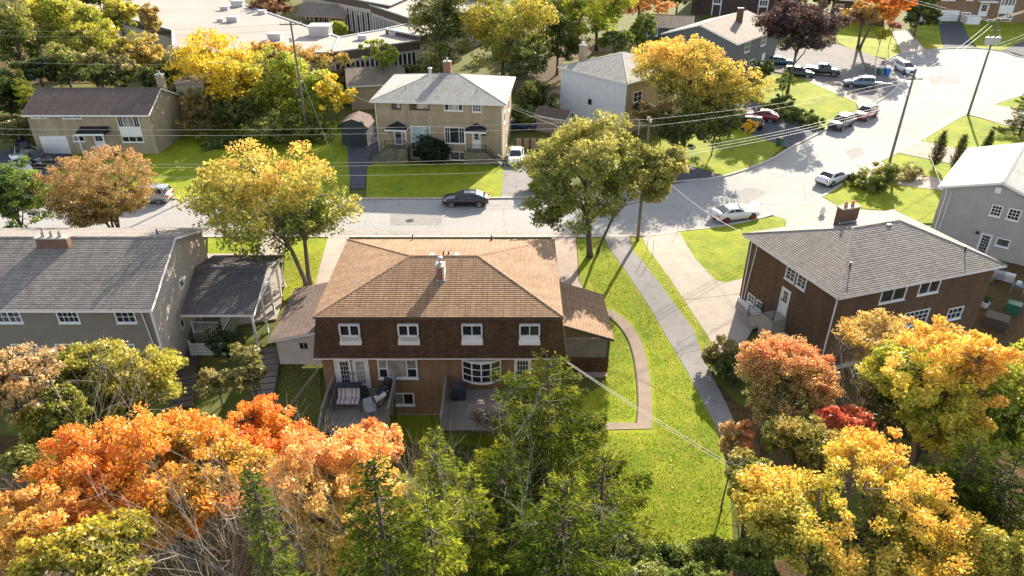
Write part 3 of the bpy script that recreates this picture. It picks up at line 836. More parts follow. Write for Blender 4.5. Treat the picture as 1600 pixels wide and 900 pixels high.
wall(H1, (MX1, MY0), (MX1, MY1), -.85, 3.95, br_main, [(6.5, 7.4, 0.35, 2.35)]); wall(H1, (MX1, MY1), (MX0, MY1), -.85, 3.95, br_main, [(3, 5, 1.4, 2.8), (6.2, 7.1, .5, 2.5), (7.7, 8.6, .5, 2.5), (10, 12, 1.4, 2.8)]); wall(H1, (MX0, MY1), (MX0, MY0), -.85, 3.95, br_main)
for o_ in ((3, 5, 1.4, 2.8), (10, 12, 1.4, 2.8)): window(H1, (MX1, MY1), (MX0, MY1), o_, 1, 1, mull=(.33, .67))
for o_ in ((6.2, 7.1, .5, 2.5), (7.7, 8.6, .5, 2.5)): door(H1, (MX1, MY1), (MX0, MY1), o_)
door(H1, (MX1, MY0), (MX1, MY1), (6.5, 7.4, 0.35, 2.35))
mb = MB(); mb.box(MX0 - .04, MX1 + .04, MY0 - .04, MY1 + .04, -1.9, -.85); mb.build('foundation', found, H1)
window(H1, P0, P1, oW, 1, [1, 1, 1], mull=(.235, .735), gls=[glassd, glassc, glassd], sill=True) if False else None
def bigwin(o, sash=True):
    w_ = window(H1, P0, P1, o, 1, 1, mull=(.235, .735), gls=[glassc, glassc, glassc])
    e = MB(); zc = (o[2] + o[3]) / 2
    for a, b in ((o[0] + .07, o[0] + .235 * (o[1] - o[0])), (o[0] + .735 * (o[1] - o[0]), o[1] - .07)):
        e.box(MX0 + a, MX0 + b, MY0 - .01, MY0 + .05, zc - .04, zc + .02)
    e.build('sash_rail', white, w_)
    for a, b in ((o[0] + .08, o[0] + .235 * (o[1] - o[0]) - .04), (o[0] + .735 * (o[1] - o[0]) + .04, o[1] - .08)):
        g = MB(); g.box(MX0 + a, MX0 + b, MY0 + .025, MY0 + .044, o[2] + .08, zc - .04); g.build('lower_pane', glassd, w_)
bigwin(oW)
m_ = (oD[0] + oD[1]) / 2
door(H1, P0, P1, (oD[0], m_, oD[2], oD[3]), (.3, .8, .12, .9, 3, 5), side='r', name='french_door')
door(H1, P0, P1, (m_, oD[1], oD[2], oD[3]), (.25, .75, .12, .9, 3, 5), side='l', name='french_door', gl=glassc)
window(H1, P0, P1, oS, 1, 1, mull=(.5,), gls=[glassc, glassd]); window(H1, P0, P1, oS2, 1, 1, mull=(.5,))
m_ = (oR[0] + oR[1]) / 2
door(H1, P0, P1, (oR[0], oR[1], oR[2], oR[3]), (.16, .84, .08, .94, 4, 5), side='l', name='patio_door')
# bowed window of the right half: four by three lights, each light flat, the row curved
bw = MB(); s0, s1, z0, z1 = oB; nseg = 4; wpt = []
for i in range(nseg + 1):
    t = i / nseg; wpt.append((MX0 + s0 + (s1 - s0) * t, MY0 - .05 - .42 * math.sin(math.pi * t) ** .8))
for i in range(nseg + 1): bw.beam((wpt[i][0], wpt[i][1], z0), (wpt[i][0], wpt[i][1], z1), .08, .08)
for j in range(4):
    z = z0 + (z1 - z0) * j / 3
    for i in range(nseg): bw.beam((wpt[i][0], wpt[i][1], z), (wpt[i + 1][0], wpt[i + 1][1], z), .06, .10 if j in (0, 3) else .05)
for z in (z0 - .06, z1 + .05):
    bw.prism([(p[0], p[1] - .04) for p in wpt] + [(wpt[-1][0] + .05, MY0 + .02), (wpt[0][0] - .05, MY0 + .02)], z - .05, z + .05)
bwo = bw.build('bow_window', white, H1)
for i in range(nseg):
    for j in range(3):
        g = MB(); a, b = wpt[i], wpt[i + 1]; e = Vector((b[0] - a[0], b[1] - a[1])); c = ((a[0] + b[0]) / 2, (a[1] + b[1]) / 2 + .01, z0 + (z1 - z0) * (j + .5) / 3)
        g.obox(c, e.length - .06, .02, (z1 - z0) / 3 - .05, e); g.build('pane', glassd, bwo)
# mansard storey: four sloped shingled faces between the lower and the upper eave
lo = [(-12.12, 35.3, 3.9), (3.34, 35.3, 3.9), (3.34, 45.5, 3.9), (-12.12, 45.5, 3.9)]
hi = [(-11.62, 35.55, 6.82), (2.95, 35.55, 6.82), (2.95, 45.25, 6.82), (-11.62, 45.25, 6.82)]
mb = MB()
for i in range(4):
    j = (i + 1) % 4; facet(mb, [lo[i], lo[j], hi[j], hi[i]], (lo[i], lo[j]), .16, .02)
mb.face([Vector(p) - Vector((0, 0, .02)) for p in lo[::-1]])
mz = mb.build('mansard_wall', sh_brown, H1)
fascia(H1, [(p[0], p[1], 3.92) for p in lo], ht=.1, name='mansard_trim')
def mz_y(z): return 35.3 + .25 * (z - 3.9) / 2.92
for k, (u, style) in enumerate(((546.5, 0), (638, 0), (737.5, 1), (827.5, 1))):
    x = A(u, 520, 35.35).x; wf = MB(); w2 = .62; zt, zm, zb = 6.32, 5.52, 4.98; y = mz_y(5.0) - .1
    wf.box(x - w2, x + w2, y, y + .5, zt - .07, zt); wf.box(x - w2, x + w2, y, y + .5, zm - .05, zm + .04)
    for s in (-1, 1): wf.box(x + s * (w2 - .04) - .04, x + s * (w2 - .04) + .04, y, y + .5, zb, zt - .07)
    wf.box(x - .05, x + .05, y + .02, y + .3, zm + .04, zt - .07) if style == 0 else wf.box(x - .025, x + .025, y + .02, y + .3, zm + .04, zt - .07)
    f = wf.build('window', white, H1)
    for s in (-1, 1):
        g = MB(); g.box(x + s * .29 - .28, x + s * .29 + .28, y + .1, y + .12, zm + .03, zt - .06); g.build('pane', glassd, f)
    g = MB(); g.box(x - w2 + .03, x + w2 - .03, y + .04, y + .4, zb + .18, zm - .05); g.build('apron_panel', dirtyw if style == 0 else white, f)
    g = MB(); g.box(x - w2 - .03, x + w2 + .03, y - .12, y + .3, zb - .02, zb + .17); g.build('window_sill', white, f)
hc = [(-11.72, 35.28, 6.9), (3.02, 35.28, 6.9), (3.02, 45.52, 6.9), (-11.72, 45.52, 6.9)]
rf, r0, r1 = hip(H1, hc, 1.35, sh_tan, 5.2, fm=woodd)
ch = chimney(H1, (-4.42, 38.6), .46, .66, 7.0, 8.55, br_red, pots=0, capm=found)
g = MB(); g.box(-4.28, -4.16, 38.2, 39.0, 7.5, 8.62); g.build('cream_render', plain('cream_render', (.62, .57, .5), .9, .3, 5), ch)
g = MB(); g.lathe([(.12, 0), (.12, .3), (.16, .32), (.16, .42), (.05, .46)], 10, (-4.42, 38.75, 8.65)); g.lathe([(.09, 0), (.09, .2), (.12, .22), (.04, .28)], 10, (-4.42, 38.42, 8.65)); g.build('flue_cap', metal, ch)
g = MB(); g.box(-4.72, -4.12, 38.16, 38.28, 7.62, 7.72); g.build('flashing', metal, ch)
for u, v in ((645, 372.5), (768, 374)): vent(H1, G(u, v, 7.1), .3)
for u, v in ((693, 398), (701, 398)): p = G(u, v, 8.15); vent(H1, (p.x, p.y, 8.05), .35)
for u, v in ((675, 399), (714, 399)): p = G(u, v, 8.1); k = MB(); k.box(p.x - .15, p.x + .15, p.y - .15, p.y + .15, 7.95, 8.2); k.build('roof_vent', metal, H1)
k = MB(); k.tube([(3.0, 35.45, 3.85), (3.02, 35.62, 3.6), (3.02, 35.66, -.9)], .045, 6); k.build('downspout', white, H1)
# left garage wing and right carport of the same house
gL = H1
gl0, gl1 = (-16.5, 41.0), (-12.0, 41.0)
og = op(gl0, gl1, 467.5, 535, 481.5, 546)
wall(gL, gl0, gl1, -.75, 1.35, sid_pink, [(og[0], og[1], og[2], og[3])], top=[(4.5, 2.35)], name='garage_wall')
window(gL, gl0, gl1, og, 1, 1, mull=(.5,), fr=sid_pink, fw=.04, sill=False)
wall(gL, (-16.5, 47.8), (-16.5, 41.0), -.75, 1.35, sid_pink, name='garage_wall')
wall(gL, (-12.0, 47.8), (-16.5, 47.8), -.75, 1.35, sid_pink, [(.8, 3.7, -.6, 1.3)], top=[(0.0, 2.35)][::-1], name='garage_wall')
k = MB(); k.box(-15.7, -12.8, 47.72, 47.78, -.6, 1.3); k.build('garage_door', white, gL)
mb = MB(); q = [(-16.95, 40.75, 1.42), (-12.12, 40.75, 2.45), (-12.12, 48.0, 2.45), (-16.95, 48.0, 1.42)]
facet(mb, q, (q[0], q[3])); mb.face([Vector(p) - Vector((0, 0, .06)) for p in (q[0], q[3], q[2], q[1])][::1]); mb.build('garage_roof', sh_rbrown, gL)
f = MB()
for i in range(4): f.beam(Vector(q[i]) - Vector((0, 0, .09)), Vector(q[(i + 1) % 4]) - Vector((0, 0, .09)), .05, .16)
f.build('garage_fascia', white, gL)
q = [(3.3, 40.1, 3.2), (6.95, 40.1, 2.0), (6.85, 46.1, 2.0), (3.3, 46.1, 3.2)]
mb = MB(); facet(mb, q, (q[2], q[1])); mb.face([Vector(p) - Vector((0, 0, .08)) for p in q[::-1]]); mb.build('carport_roof', sh_tan, H1)
f = MB()
for i in range(4): f.beam(Vector(q[i]) - Vector((0, 0, .1)), Vector(q[(i + 1) % 4]) - Vector((0, 0, .1)), .06, .15)
f.build('carport_fascia', woodd, H1)
mb = MB(); mb.shared([(3.35, 40.3, 2.0), (6.7, 40.3, 2.0), (3.35, 40.3, 3.08), (3.35, 40.4, 2.0), (6.7, 40.4, 2.0), (3.35, 40.4, 3.08)], [(0, 1, 2), (3, 5, 4), (0, 3, 4, 1), (1, 4, 5, 2)]); mb.build('carport_gable', plain('olive_board', (.16, .13, .075), .9, .3, 5), H1)
for i in range(11):
    k = MB(); z = .42 + i * .145; k.obox((5.0, 40.32, z), 3.3, .02, .13, (1, 0)); ob = k.build('slat', woodg, H1); 
for x, y in ((6.65, 40.35), (6.65, 43.2), (6.6, 45.9), (3.45, 45.9)):
    k = MB(); k.box(x - .07, x + .07, y - .07, y + .07, T(y), 2.05 if x > 5 else 3.05); k.build('carport_post', woodd, H1)
k = MB(); k.box(3.2, 6.65, 40.26, 40.36, -1.3, .34); k.build('carport_skirt', sh_brown, H1)

# ------------------------------------------------------------------ decks behind it, each board a piece
def deck(name, label, x0, x1, y0, y1, z, nb, rails, group=None):
    t = thing(name, label, 'deck', ((x0 + x1) / 2, (y0 + y1) / 2, T((y0 + y1) / 2)))
    wb = (y1 - y0) / nb; b = MB(); b.box(-(x1 - x0) / 2, (x1 - x0) / 2, -wb / 2 + .011, wb / 2 - .011, -.035, 0)
    first = b.build('board', woodg, None); me = first.data; bpy.data.objects.remove(first)
    for i in range(nb): put(me, 'board', t, ((x0 + x1) / 2, y0 + wb * (i + .5), z + .004 * math.sin(i * 7.3)), (0, 0, .001 * math.sin(i * 3)))
    fr = MB()
    for x in (x0 + .06, (x0 + x1) / 2, x1 - .06): fr.box(x - .03, x + .03, y0 + .02, y1, z - .24, z - .045)
    fr.box(x0 + .09, x1 - .09, y0 + .02, y0 + .06, z - .24, z - .045)
    fr.build('joist_frame', woodd, t)
    for x in (x0 + .12, x1 - .12):
        for y in (y0 + .15, y1 - .3):
            k = MB(); k.box(x - .06, x + .06, y - .06, y + .06, T(y) - .1, z - .25); k.build('post', woodd, t)
    return t
dk = deck('deck', 'weathered grey wooden deck behind french doors, cluttered with swing seat and bins', -11.15, -7.35, 32.45, 35.6, 1.35, 22, 0)
def board_rail(t, a, b, h, nb, z0, th=.03, mat=None):
    a = Vector(a); b = Vector(b); d = (b - a)
    for i in range(nb):
        k = MB(); zz = z0 + (h - z0) * (i + .5) / nb
        k.beam(a + Vector((0, 0, zz)), b + Vector((0, 0, zz)), th, (h - z0) / nb - .012); k.build('rail_board', mat or woodg, t)
    k = MB(); k.beam(a + Vector((0, 0, h + .02)), b + Vector((0, 0, h + .02)), .14, .035); k.build('hand_rail', mat or woodg, t)
    for p in (a, b):
        k = MB(); k.beam(p + Vector((0, 0, -.2)), p + Vector((0, 0, h)), .09, .09); k.build('rail_post', mat or woodg, t)
board_rail(dk, (-11.2, 32.45, 1.35), (-11.2, 35.55, 1.35), .95, 6, .08)
board_rail(dk, (-7.3, 32.45, 1.35), (-7.3, 35.55, 1.35), .95, 6, .08)
board_rail(dk, (-11.2, 30.2, .45), (-11.2, 32.4, 1.3), .85, 5, .08)
steps(dk, (-9.3, 32.45, 1.33), (0, -1), 5, .22, .34, 3.3, woodg)
low = deck('landing', 'low wooden landing below the deck steps, carrying two bins', -11.15, -7.6, 28.9, 30.7, .15, 12, 0)
dk2 = deck('deck', 'bare grey wooden deck with a covered barbecue below the bow window', -4.1, .6, 31.7, 35.6, 1.35, 27, 0)
board_rail(dk2, (-4.12, 31.7, 1.35), (-4.12, 35.55, 1.35), .95, 6, .08)


# things left on the decks
sw = thing('swing_seat', 'striped cushioned garden swing seat on the left deck', 'swing seat', (-9.95, 33.9, 1.36))
for i in range(2):
    for (nm, pts) in (('seat_cushion', ((33.6, 1.78), (34.15, 1.72))), ('back_cushion', ((34.15, 1.75), (34.5, 2.42)))):
        x0 = -10.6 + i * .66; k = MB()
        for s in range(5):
            k.cur = s % 2; xa = x0 + .63 * s / 5; xb = x0 + .63 * (s + 1) / 5; h = .06 + .02 * math.sin(math.pi * (s + .5) / 5)
            (ya, za), (yb, zb) = pts
            k.beam(((xa + xb) / 2, ya, za + h / 2), ((xa + xb) / 2, yb, zb + h / 2), .63 / 5, .12 + h)
        k.build(nm, [fabw, plain('stripe', (.3, .29, .33), .9, .1, 5)], sw)
k = MB()
for x in (-10.75, -9.15):
    k.tube([(x, 33.3, 1.38), (x, 33.95, 2.75), (x, 34.7, 1.38)], .03, 6)
k.tube([(-10.75, 33.95, 2.75), (-9.15, 33.95, 2.75)], .03, 6); k.tube([(-10.6, 33.55, 1.65), (-9.3, 33.55, 1.65)], .025, 6)
k.build('frame', black, sw)
k = MB(); k.shared([(-10.75, 33.85, 2.74), (-9.1, 33.85, 2.74), (-9.15, 34.75, 2.5), (-10.7, 34.75, 2.5), (-9.9, 34.3, 2.85)], [(0, 1, 4), (1, 2, 4), (2, 3, 4), (3, 0, 4)])
k.build('folded_canopy', fabd, sw)
def lump(name, label, cat, c, r, mat, mats2=None, seed=0, flat=.7):
    """crumpled covered shape: noisy dome with a skirt to the floor"""
    k = MB(); n, m = 14, 8; vs = []; fs = []
    for j in range(m + 1):
        a = math.pi / 2 * j / m
        for i in range(n):
            t = 2 * math.pi * i / n; v = Vector((math.cos(t) * math.sin(a), math.sin(t) * math.sin(a), math.cos(a)))
            q = 1 + .28 * noise.noise(v * 2.3 + Vector((seed, 0, 0))); rr = r * (1.0 if j < m else 1.05)
            sq = max(abs(math.cos(t)), abs(math.sin(t))); rr2 = rr / sq ** .6
            vs.append((c[0] + v.x * rr2 * q, c[1] + v.y * rr2 * q, c[2] + v.z * r * flat * 2 * q))
    for j in range(m):
        for i in range(n):
            fs.append((j * n + i, (j + 1) * n + i, (j + 1) * n + (i + 1) % n, j * n + (i + 1) % n))
    k.shared(vs, fs)
    return k.build(name, mat, None, smooth=True, label=label, cat=cat, loc=c)
lump('covered_heap', 'dark blue tarpaulin heaped behind the striped swing seat', 'tarpaulin', (-9.45, 34.9, 1.36), .5, fabd, seed=3, flat=.75)
bb = thing('barbecue', 'black covered barbecue standing on the bare right deck', 'barbecue', (-3.3, 34.6, 1.36))
k = MB(); k.shared([(-3.75, 34.3, 1.5), (-2.85, 34.3, 1.5), (-2.85, 34.9, 1.5), (-3.75, 34.9, 1.5), (-3.7, 34.35, 2.25), (-2.9, 34.35, 2.25), (-2.9, 34.85, 2.3), (-3.7, 34.85, 2.3), (-3.55, 34.5, 2.52), (-3.05, 34.5, 2.52), (-3.05, 34.75, 2.52), (-3.55, 34.75, 2.52)],
  [(0, 1, 5, 4), (1, 2, 6, 5), (2, 3, 7, 6), (3, 0, 4, 7), (4, 5, 9, 8), (5, 6, 10, 9), (6, 7, 11, 10), (7, 4, 8, 11), (8, 9, 10, 11), (3, 2, 1, 0)]); k.build('cover', fabd, bb)
for x in (-3.65, -2.95):
    k = MB(); k.tube([(x - .03, 34.45, 1.45), (x + .03, 34.45, 1.45)], .09, 10); k.build('wheel', tyre, bb)
st = thing('pushchair', 'folded pushchair with pale cushion beside the right deck rail', 'pushchair', (-8.05, 34.1, 1.36))
k = MB(); k.beam((-8.35, 34.0, 1.75), (-7.75, 34.3, 2.05), .5, .1); k.build('seat', fabw, st)
k = MB(); k.beam((-8.3, 34.35, 1.9), (-7.8, 34.6, 2.3), .45, .06); k.build('hood', fabd, st)
k = MB()
for a, b in (((-8.4, 33.75, 1.45), (-7.7, 34.6, 2.3)), ((-8.1, 33.7, 1.45), (-7.55, 34.3, 2.3)), ((-8.4, 34.4, 1.45), (-8.0, 33.8, 2.0))): k.tube([a, b], .02, 5)
k.build('frame', metal, st)
for p in ((-8.4, 33.75), (-8.1, 33.7), (-8.4, 34.4), (-7.75, 34.5)):
    k = MB(); k.tube([(p[0] - .03, p[1], 1.47), (p[0] + .03, p[1], 1.47)], .1, 10); k.build('wheel', tyre, st)
def garden_chair(label, x, y, z, rz, mat):
    t = thing('garden_chair', label, 'chair', (x, y, z), rz); local(t)
    k = MB(); k.box(-.28, .28, -.28, .28, .38, .44); k.build('seat', mat, t)
    k = MB(); k.beam((0, .28, .42), (0, .42, .95), .54, .05); k.build('backrest', mat, t)
    for a in (-.25, .25):
        for b in (-.25, .25):
            k = MB(); k.box(a - .02, a + .02, b - .02, b + .02, 0, .38); k.build('leg', mat, t)
    for a in (-.28, .28):
        k = MB(); k.box(a - .03, a + .03, -.25, .3, .62, .65); k.box(a - .02, a + .02, -.24, -.2, .4, .62); k.build('arm', mat, t)
    return t
garden_chair('grey plastic garden chair at the front of the left deck, before the pushchair', -8.5, 33.1, 1.36, .5, greyp)
garden_chair('dark garden chair tucked behind the pushchair by the french doors', -7.85, 35.05, 1.36, -.3, black)
def bin_(label, x, y, z, rz, body, lid, s=1.0, open_=False, nm='wheelie_bin'):
    t = thing(nm, label, 'bin', (x, y, z), rz); local(t)
    k = MB(); k.shared([(-.22 * s, -.24 * s, .05), (.22 * s, -.24 * s, .05), (.22 * s, .24 * s, .05), (-.22 * s, .24 * s, .05), (-.29 * s, -.32 * s, .95 * s), (.29 * s, -.32 * s, .95 * s), (.29 * s, .32 * s, .95 * s), (-.29 * s, .32 * s, .95 * s)],
      [(0, 3, 2, 1), (4, 5, 6, 7), (0, 1, 5, 4), (1, 2, 6, 5), (2, 3, 7, 6), (3, 0, 4, 7)]); k.box(-.31 * s, .31 * s, -.34 * s, .34 * s, .9 * s, .95 * s); k.build('body', body, t)
    k = MB(); k.shared([(-.31 * s, -.35 * s, .96 * s), (.31 * s, -.35 * s, .96 * s), (.31 * s, .36 * s, .96 * s), (-.31 * s, .36 * s, .96 * s), (-.26 * s, -.3 * s, 1.03 * s), (.26 * s, -.3 * s, 1.03 * s), (.26 * s, .3 * s, 1.06 * s), (-.26 * s, .3 * s, 1.06 * s)],
      [(0, 3, 2, 1), (4, 5, 6, 7), (0, 1, 5, 4), (1, 2, 6, 5), (2, 3, 7, 6), (3, 0, 4, 7)]); k.build('lid', lid, t)
    for a in (-1, 1):
        k = MB(); k.tube([(a * .22 * s - .03, .3 * s, .1), (a * .22 * s + .03, .3 * s, .1)], .1, 10); k.build('wheel', tyre, t)
    k = MB(); k.tube([(-.2 * s, .4 * s, .95 * s), (.2 * s, .4 * s, .95 * s)], .02, 6); k.build('handle', black, t)
    return t
bin_('dark wheeled bin by the top of the deck steps', -10.75, 31.0, .3, 0, black, black, .8)
bin_('grey wheeled bin with pale lid on the low landing', -10.8, 29.9, .16, .1, greyp, plain('pale_lid', (.6, .6, .62), .5, .1, 5), .95)

# ================================================================== taupe house on the left with its open porch roof
H2 = thing('gabled_house', 'taupe clapboard two-storey house with grey gable roof and wide brick chimney', 'house', (-34, 39.2, -1))
SH = -.075
sx = lambda x, y: x + SH * (y - 39.2)
GX = -23.55; WX = -52.0
Q0, Q1 = (WX, 39.2), (GX, 39.2)
ow = [op(Q0, Q1, -15, 485, 31, 496), op(Q0, Q1, 88, 485, 121, 496), op(Q0, Q1, 179, 485, 210, 496)]
ow = [(a, b, 3.95, 4.85) for a, b, c, d in ow]
od = op(Q0, Q1, 93, 538, 142, 575); od = (od[0], od[1], .15, 2.25)
ow2 = op(Q0, Q1, 22, 539, 62, 560); ow2 = (ow2[0], ow2[1], 1.05, 2.25)
ow3 = op(Q0, Q1, 193, 539, 212, 556); ow3 = (ow3[0], ow3[1], 1.2, 2.25)
wall(H2, Q0, Q1, -.6, 5.15, sid_taupe, ow + [od, ow2, ow3])
window(H2, Q0, Q1, ow[0], 2, 2, mull=(.15, .57)); window(H2, Q0, Q1, ow[1], 4, 2); window(H2, Q0, Q1, ow[2], 3, 2)
window(H2, Q0, Q1, ow2, [1, 3], 3, mull=(.42,)); window(H2, Q0, Q1, od, 1, 1, mull=(.5,), name='sliding_door', sill=False); window(H2, Q0, Q1, ow3, 2, 2)
G1 = (sx(GX, 50.5), 50.5)
og1 = op(Q1, G1, 280, 434, 288, 452); og2 = op(Q1, G1, 281, 495, 289, 515)
og1 = (og1[0], og1[0] + .8, og1[2], og1[3]); og2 = (og2[0], og2[0] + .7, og2[2], og2[3])
gops = [o for o in (og1, og2) if o[3] < 5.1 and o[2] > -.5]
L_ = math.hypot(G1[0] - GX, 11.3)
wall(H2, Q1, G1, -.6, 5.15, sid_cream, gops, top=[(L_ / 2, 7.25)])
for o_ in gops: window(H2, Q1, G1, o_, 1, 1, sill=False)
wall(H2, G1, (WX, 50.5), -.6, 5.15, sid_taupe); wall(H2, (WX, 50.5), Q0, -.6, 5.15, sid_cream, top=[(5.65, 7.25)])
mb = MB(); mb.prism([(WX - .03, 39.17), (GX + .03, 39.17), (G1[0] + .03, 50.53), (WX - .03, 50.53)], -1.6, -.6); mb.build('foundation', found, H2)
gc = [(WX - .4, 38.75, 5.2), (GX + .35, 38.75, 5.2), (sx(GX + .35, 51), 51.0, 5.2), (WX - .4, 51.0, 5.2)]
rf2, ra, rb = gable(H2, gc, 2.2, sh_grey)
p = G(88, 385, 6.95)
pc_ = A(88, 380, 44.3); chimney(H2, (pc_.x, 44.1), 2.15, .5, 6.6, 7.75, br_old, pots=3, potm=found, capm=found)
vent(H2, (A(245, 362, 46.5).x, 46.5, 6.9), .35); vent(H2, (A(63, 355, 46.5).x, 46.5, 6.9), .35)
k = MB(); k.tube([(GX - .6, 38.8, 5.1), (GX - .55, 39.12, 4.8), (GX - .25, 39.12, -.5)], .045, 6); k.build('downspout', white, H2)
k = MB(); k.beam((GX + .02, 39.17, -.5), (GX + .02, 39.17, 5.1), .1, .1); k.build('corner_board', white, H2)
for u in (67, 86, 145):
    p = onwall(Q0, Q1, u, 541); k = MB(); k.lathe([(.05, 0), (.1, .05), (.1, .25), (.03, .3)], 8, (WX + p[0], 39.1, 1.75)); k.build('wall_lamp', white, H2)
# privacy fence of the little yard
pf = thing('privacy_fence', 'short brown board fence between the lamps of the taupe house', 'fence', (-36.6, 38.2, -1))
for i in range(9):
    k = MB(); k.box(-.01, .01, -.1, .1, 0, 1.75 - i * .04); k2 = k
    x0 = WX + onwall(Q0, Q1, 78, 560)[0]
    q = MB(); q.box(x0 - .015, x0 + .015, 38.95 - i * .24 - .11, 38.95 - i * .24 + .11, T(38), 1.15 - i * .05); q.build('fence_board', woodd, pf)
q = MB(); q.box(x0 + .015, x0 + .06, 36.9, 39.05, .2, .28); q.build('fence_rail', woodd, pf)
# porch roof
PR = thing('carport', 'open carport with dark shingled gable roof on white posts beside the taupe house', 'carport', (-21, 47, -.6))
pc4 = [(-23.4, 42.3, 2.6), (-18.2, 42.3, 2.6), (-18.6, 51.3, 2.6), (-24.3, 51.3, 2.6)]
gable(PR, pc4, 1.25, sh_dark, ridge_at=.52)
for (x, y) in ((-18.55, 42.75), (-18.6, 45.1), (-18.7, 47.4), (-18.8, 49.7), (-18.85, 51.0)):
    k = MB(); k.beam((x, y, T(y)), (x, y, 2.55), .14, .14); k.build('post', white, PR)
k = MB(); k.beam((-18.5, 42.4, 2.42), (-18.85, 51.2, 2.42), .14, .2); k.beam((-23.4, 42.5, 2.42), (-18.6, 42.5, 2.42), .12, .18); k.build('beam', white, PR)
k = MB(); k.shared([(-18.4, 42.8, 2.6), (-18.75, 50.9, 2.6), (-18.6, 46.95, 3.75)], [(0, 1, 2), (0, 2, 1)]); 
k = MB(); k.prism([(-23.4, 43.3), (-21.2, 43.3), (-21.2, 46.6), (-23.5, 46.6)], -.9, .35); k.build('porch_floor', woodg, PR)
railing(PR, (-23.3, 43.35, .35), (-21.25, 43.35, .35), .95, .14, white); railing(PR, (-21.25, 43.35, .35), (-21.3, 45.9, .35), .95, .14, white)
pfw = thing('board_fence', 'low white board fence at the foot of the carport', 'fence', (-22.3, 42.2, -1))
for i in range(4):
    for j in range(2):
        k = MB(); z = -.75 + i * .27; x = -23.3 + j * 1.75; k.box(x, x + 1.68, 42.1 - .02 + .015 * j, 42.14 + .015 * j, z + .02 * j, z + .22); k.build('fence_board', dirtyw, pfw)
for x in (-23.3, -21.6, -19.9):
    k = MB(); k.box(x, x + .09, 42.16, 42.25, -1.1, .45); k.build('fence_post', white, pfw)
def garden_steps(label, pts, n, wd, mat):
    a, b = Vector(pts[0]), Vector(pts[1]); t = thing('garden_steps', label, 'steps', tuple((a + b) / 2)); d = (b - a); 
    for i in range(n):
        c = a + d * ((i + .5) / n); k = MB(); k.obox((c.x, c.y, T(c.y) + .14 - .0 * i), d.xy.length / n * .82, wd, .16, (d.x, d.y)); k.build('step', mat, t)
    s = Vector((-d.y, d.x, 0)).normalized() * (wd / 2 + .06)
    for sg in (-1, 1):
        k = MB(); q0 = a + s * sg; q1 = b + s * sg; k.beam((q0.x, q0.y, T(q0.y) + .15), (q1.x, q1.y, T(q1.y) + .15), .09, .2); k.build('stringer', woodd, t)
    return t
garden_steps('dark timber steps beside the cream gable wall', (G(296, 552), G(285, 640)), 11, 1.15, woodd)
garden_steps('grey timber steps climbing beside the pale garage', (G(427, 545), G(402, 680)), 13, 1.25, woodg)

# ================================================================== brown brick house on the right
H3 = thing('brick_house', 'dark brown brick two-storey house with grey hip roof turned to the street', 'house', (25, 46, -.5))
k0, k1, k3 = Vector((21.35, 39.75)), Vector((35.05, 44.25)), Vector((17.75, 49.35)); k2 = k1 + (k3 - k0)
c4 = [(p.x, p.y, 5.5) for p in (k0, k1, k2, k3)]
rf3, r0, r1 = hip(H3, c4, 2.0, sh_grey, 5.15)
ex_ = (k1 - k0).normalized(); ey_ = (k3 - k0).normalized(); ov = .42
w0 = k0 + ex_ * ov + ey_ * ov; w1 = k1 - ex_ * ov + ey_ * ov; w2 = k2 - ex_ * ov - ey_ * ov; w3 = k3 + ex_ * ov - ey_ * ov
def oo(a, b, *px): 
    o = op(a, b, *px); return (min(o[0], o[1]), max(o[0], o[1]), min(o[2], o[3]), max(o[2], o[3]))
wr = [(1.9, 4.1, 4.0, 5.1), (7.1, 9.6, 4.0, 5.1), (3.7, 6.2, 1.3, 2.55), (9.3, 11.0, 1.2, 2.45)]
s_, z_ = onwall(w0, w1, 1403, 455); wr[0] = (s_ - 1.4, s_ + .75, 4.05, 5.15)
s_, z_ = onwall(w0, w1, 1453, 446); wr[1] = (s_ - .9, s_ + .9, 4.1, 5.15)
s_, z_ = onwall(w0, w1, 1440, 488); wr[2] = (s_ - 1.5, s_ + .7, 1.55, 2.75)
s_, z_ = onwall(w0, w1, 1489, 496); wr[3] = (s_ - .7, s_ + .7, 1.3, 2.3)
wall(H3, w0, w1, -.8, 5.45, br_brown, wr)
window(H3, w0, w1, wr[0], 1, 1, mull=(.5,)); window(H3, w0, w1, wr[1], 1, 1, mull=(.5,)); window(H3, w0, w1, wr[2], 5, 3); window(H3, w0, w1, wr[3], 3, 2)
Lw = (w3 - w0).length
# facade facing the driveway (from w3 to w0)
def fl(u, v): return onwall(w3, w0, u, v)
a1 = fl(1236, 428)[0]; a2 = fl(1251, 436)[0]
ol = [(a1 - .5, a1 + .45, 4.1, 5.1), (a2 - .3, a2 + .6, 4.1, 5.1)]
a3 = fl(1221, 490); ol.append((a3[0] - .45, a3[0] + .45, 1.3, 3.35))
a4 = fl(1171, 481)[0]; a5 = fl(1184, 492)[0]
ol += [(a4 - .42, a4 + .42, .2, .95), (a5 - .42, a5 + .42, .2, .95)]
ol = [(max(.1, o[0]), min(Lw - .1, o[1]), o[2], o[3]) for o in ol]
wall(H3, w3, w0, .05, 5.45, br_brown, ol[:3] + ol[3:])
for o_ in ol[:2]: window(H3, w3, w0, o_, 2, 3)
door(H3, w3, w0, ol[2], (.25, .75, .45, .9, 2, 3), side='l')
for o_ in ol[3:]: window(H3, w3, w0, o_, 2, 2)
k = MB(); n_ = Vector((-(ey_.y), ey_.x)); q = (w3 + w0) / 2; k.obox((q.x, q.y, -.45), Lw + .06, .26, 1.0, (w0 - w3)); k.build('foundation', white, H3)
k = MB(); q = (w0 + w1) / 2; k.obox((q.x, q.y, -1.1), (w1 - w0).length + .06, .2, 1.0, (w1 - w0)); k.build('foundation', found, H3)
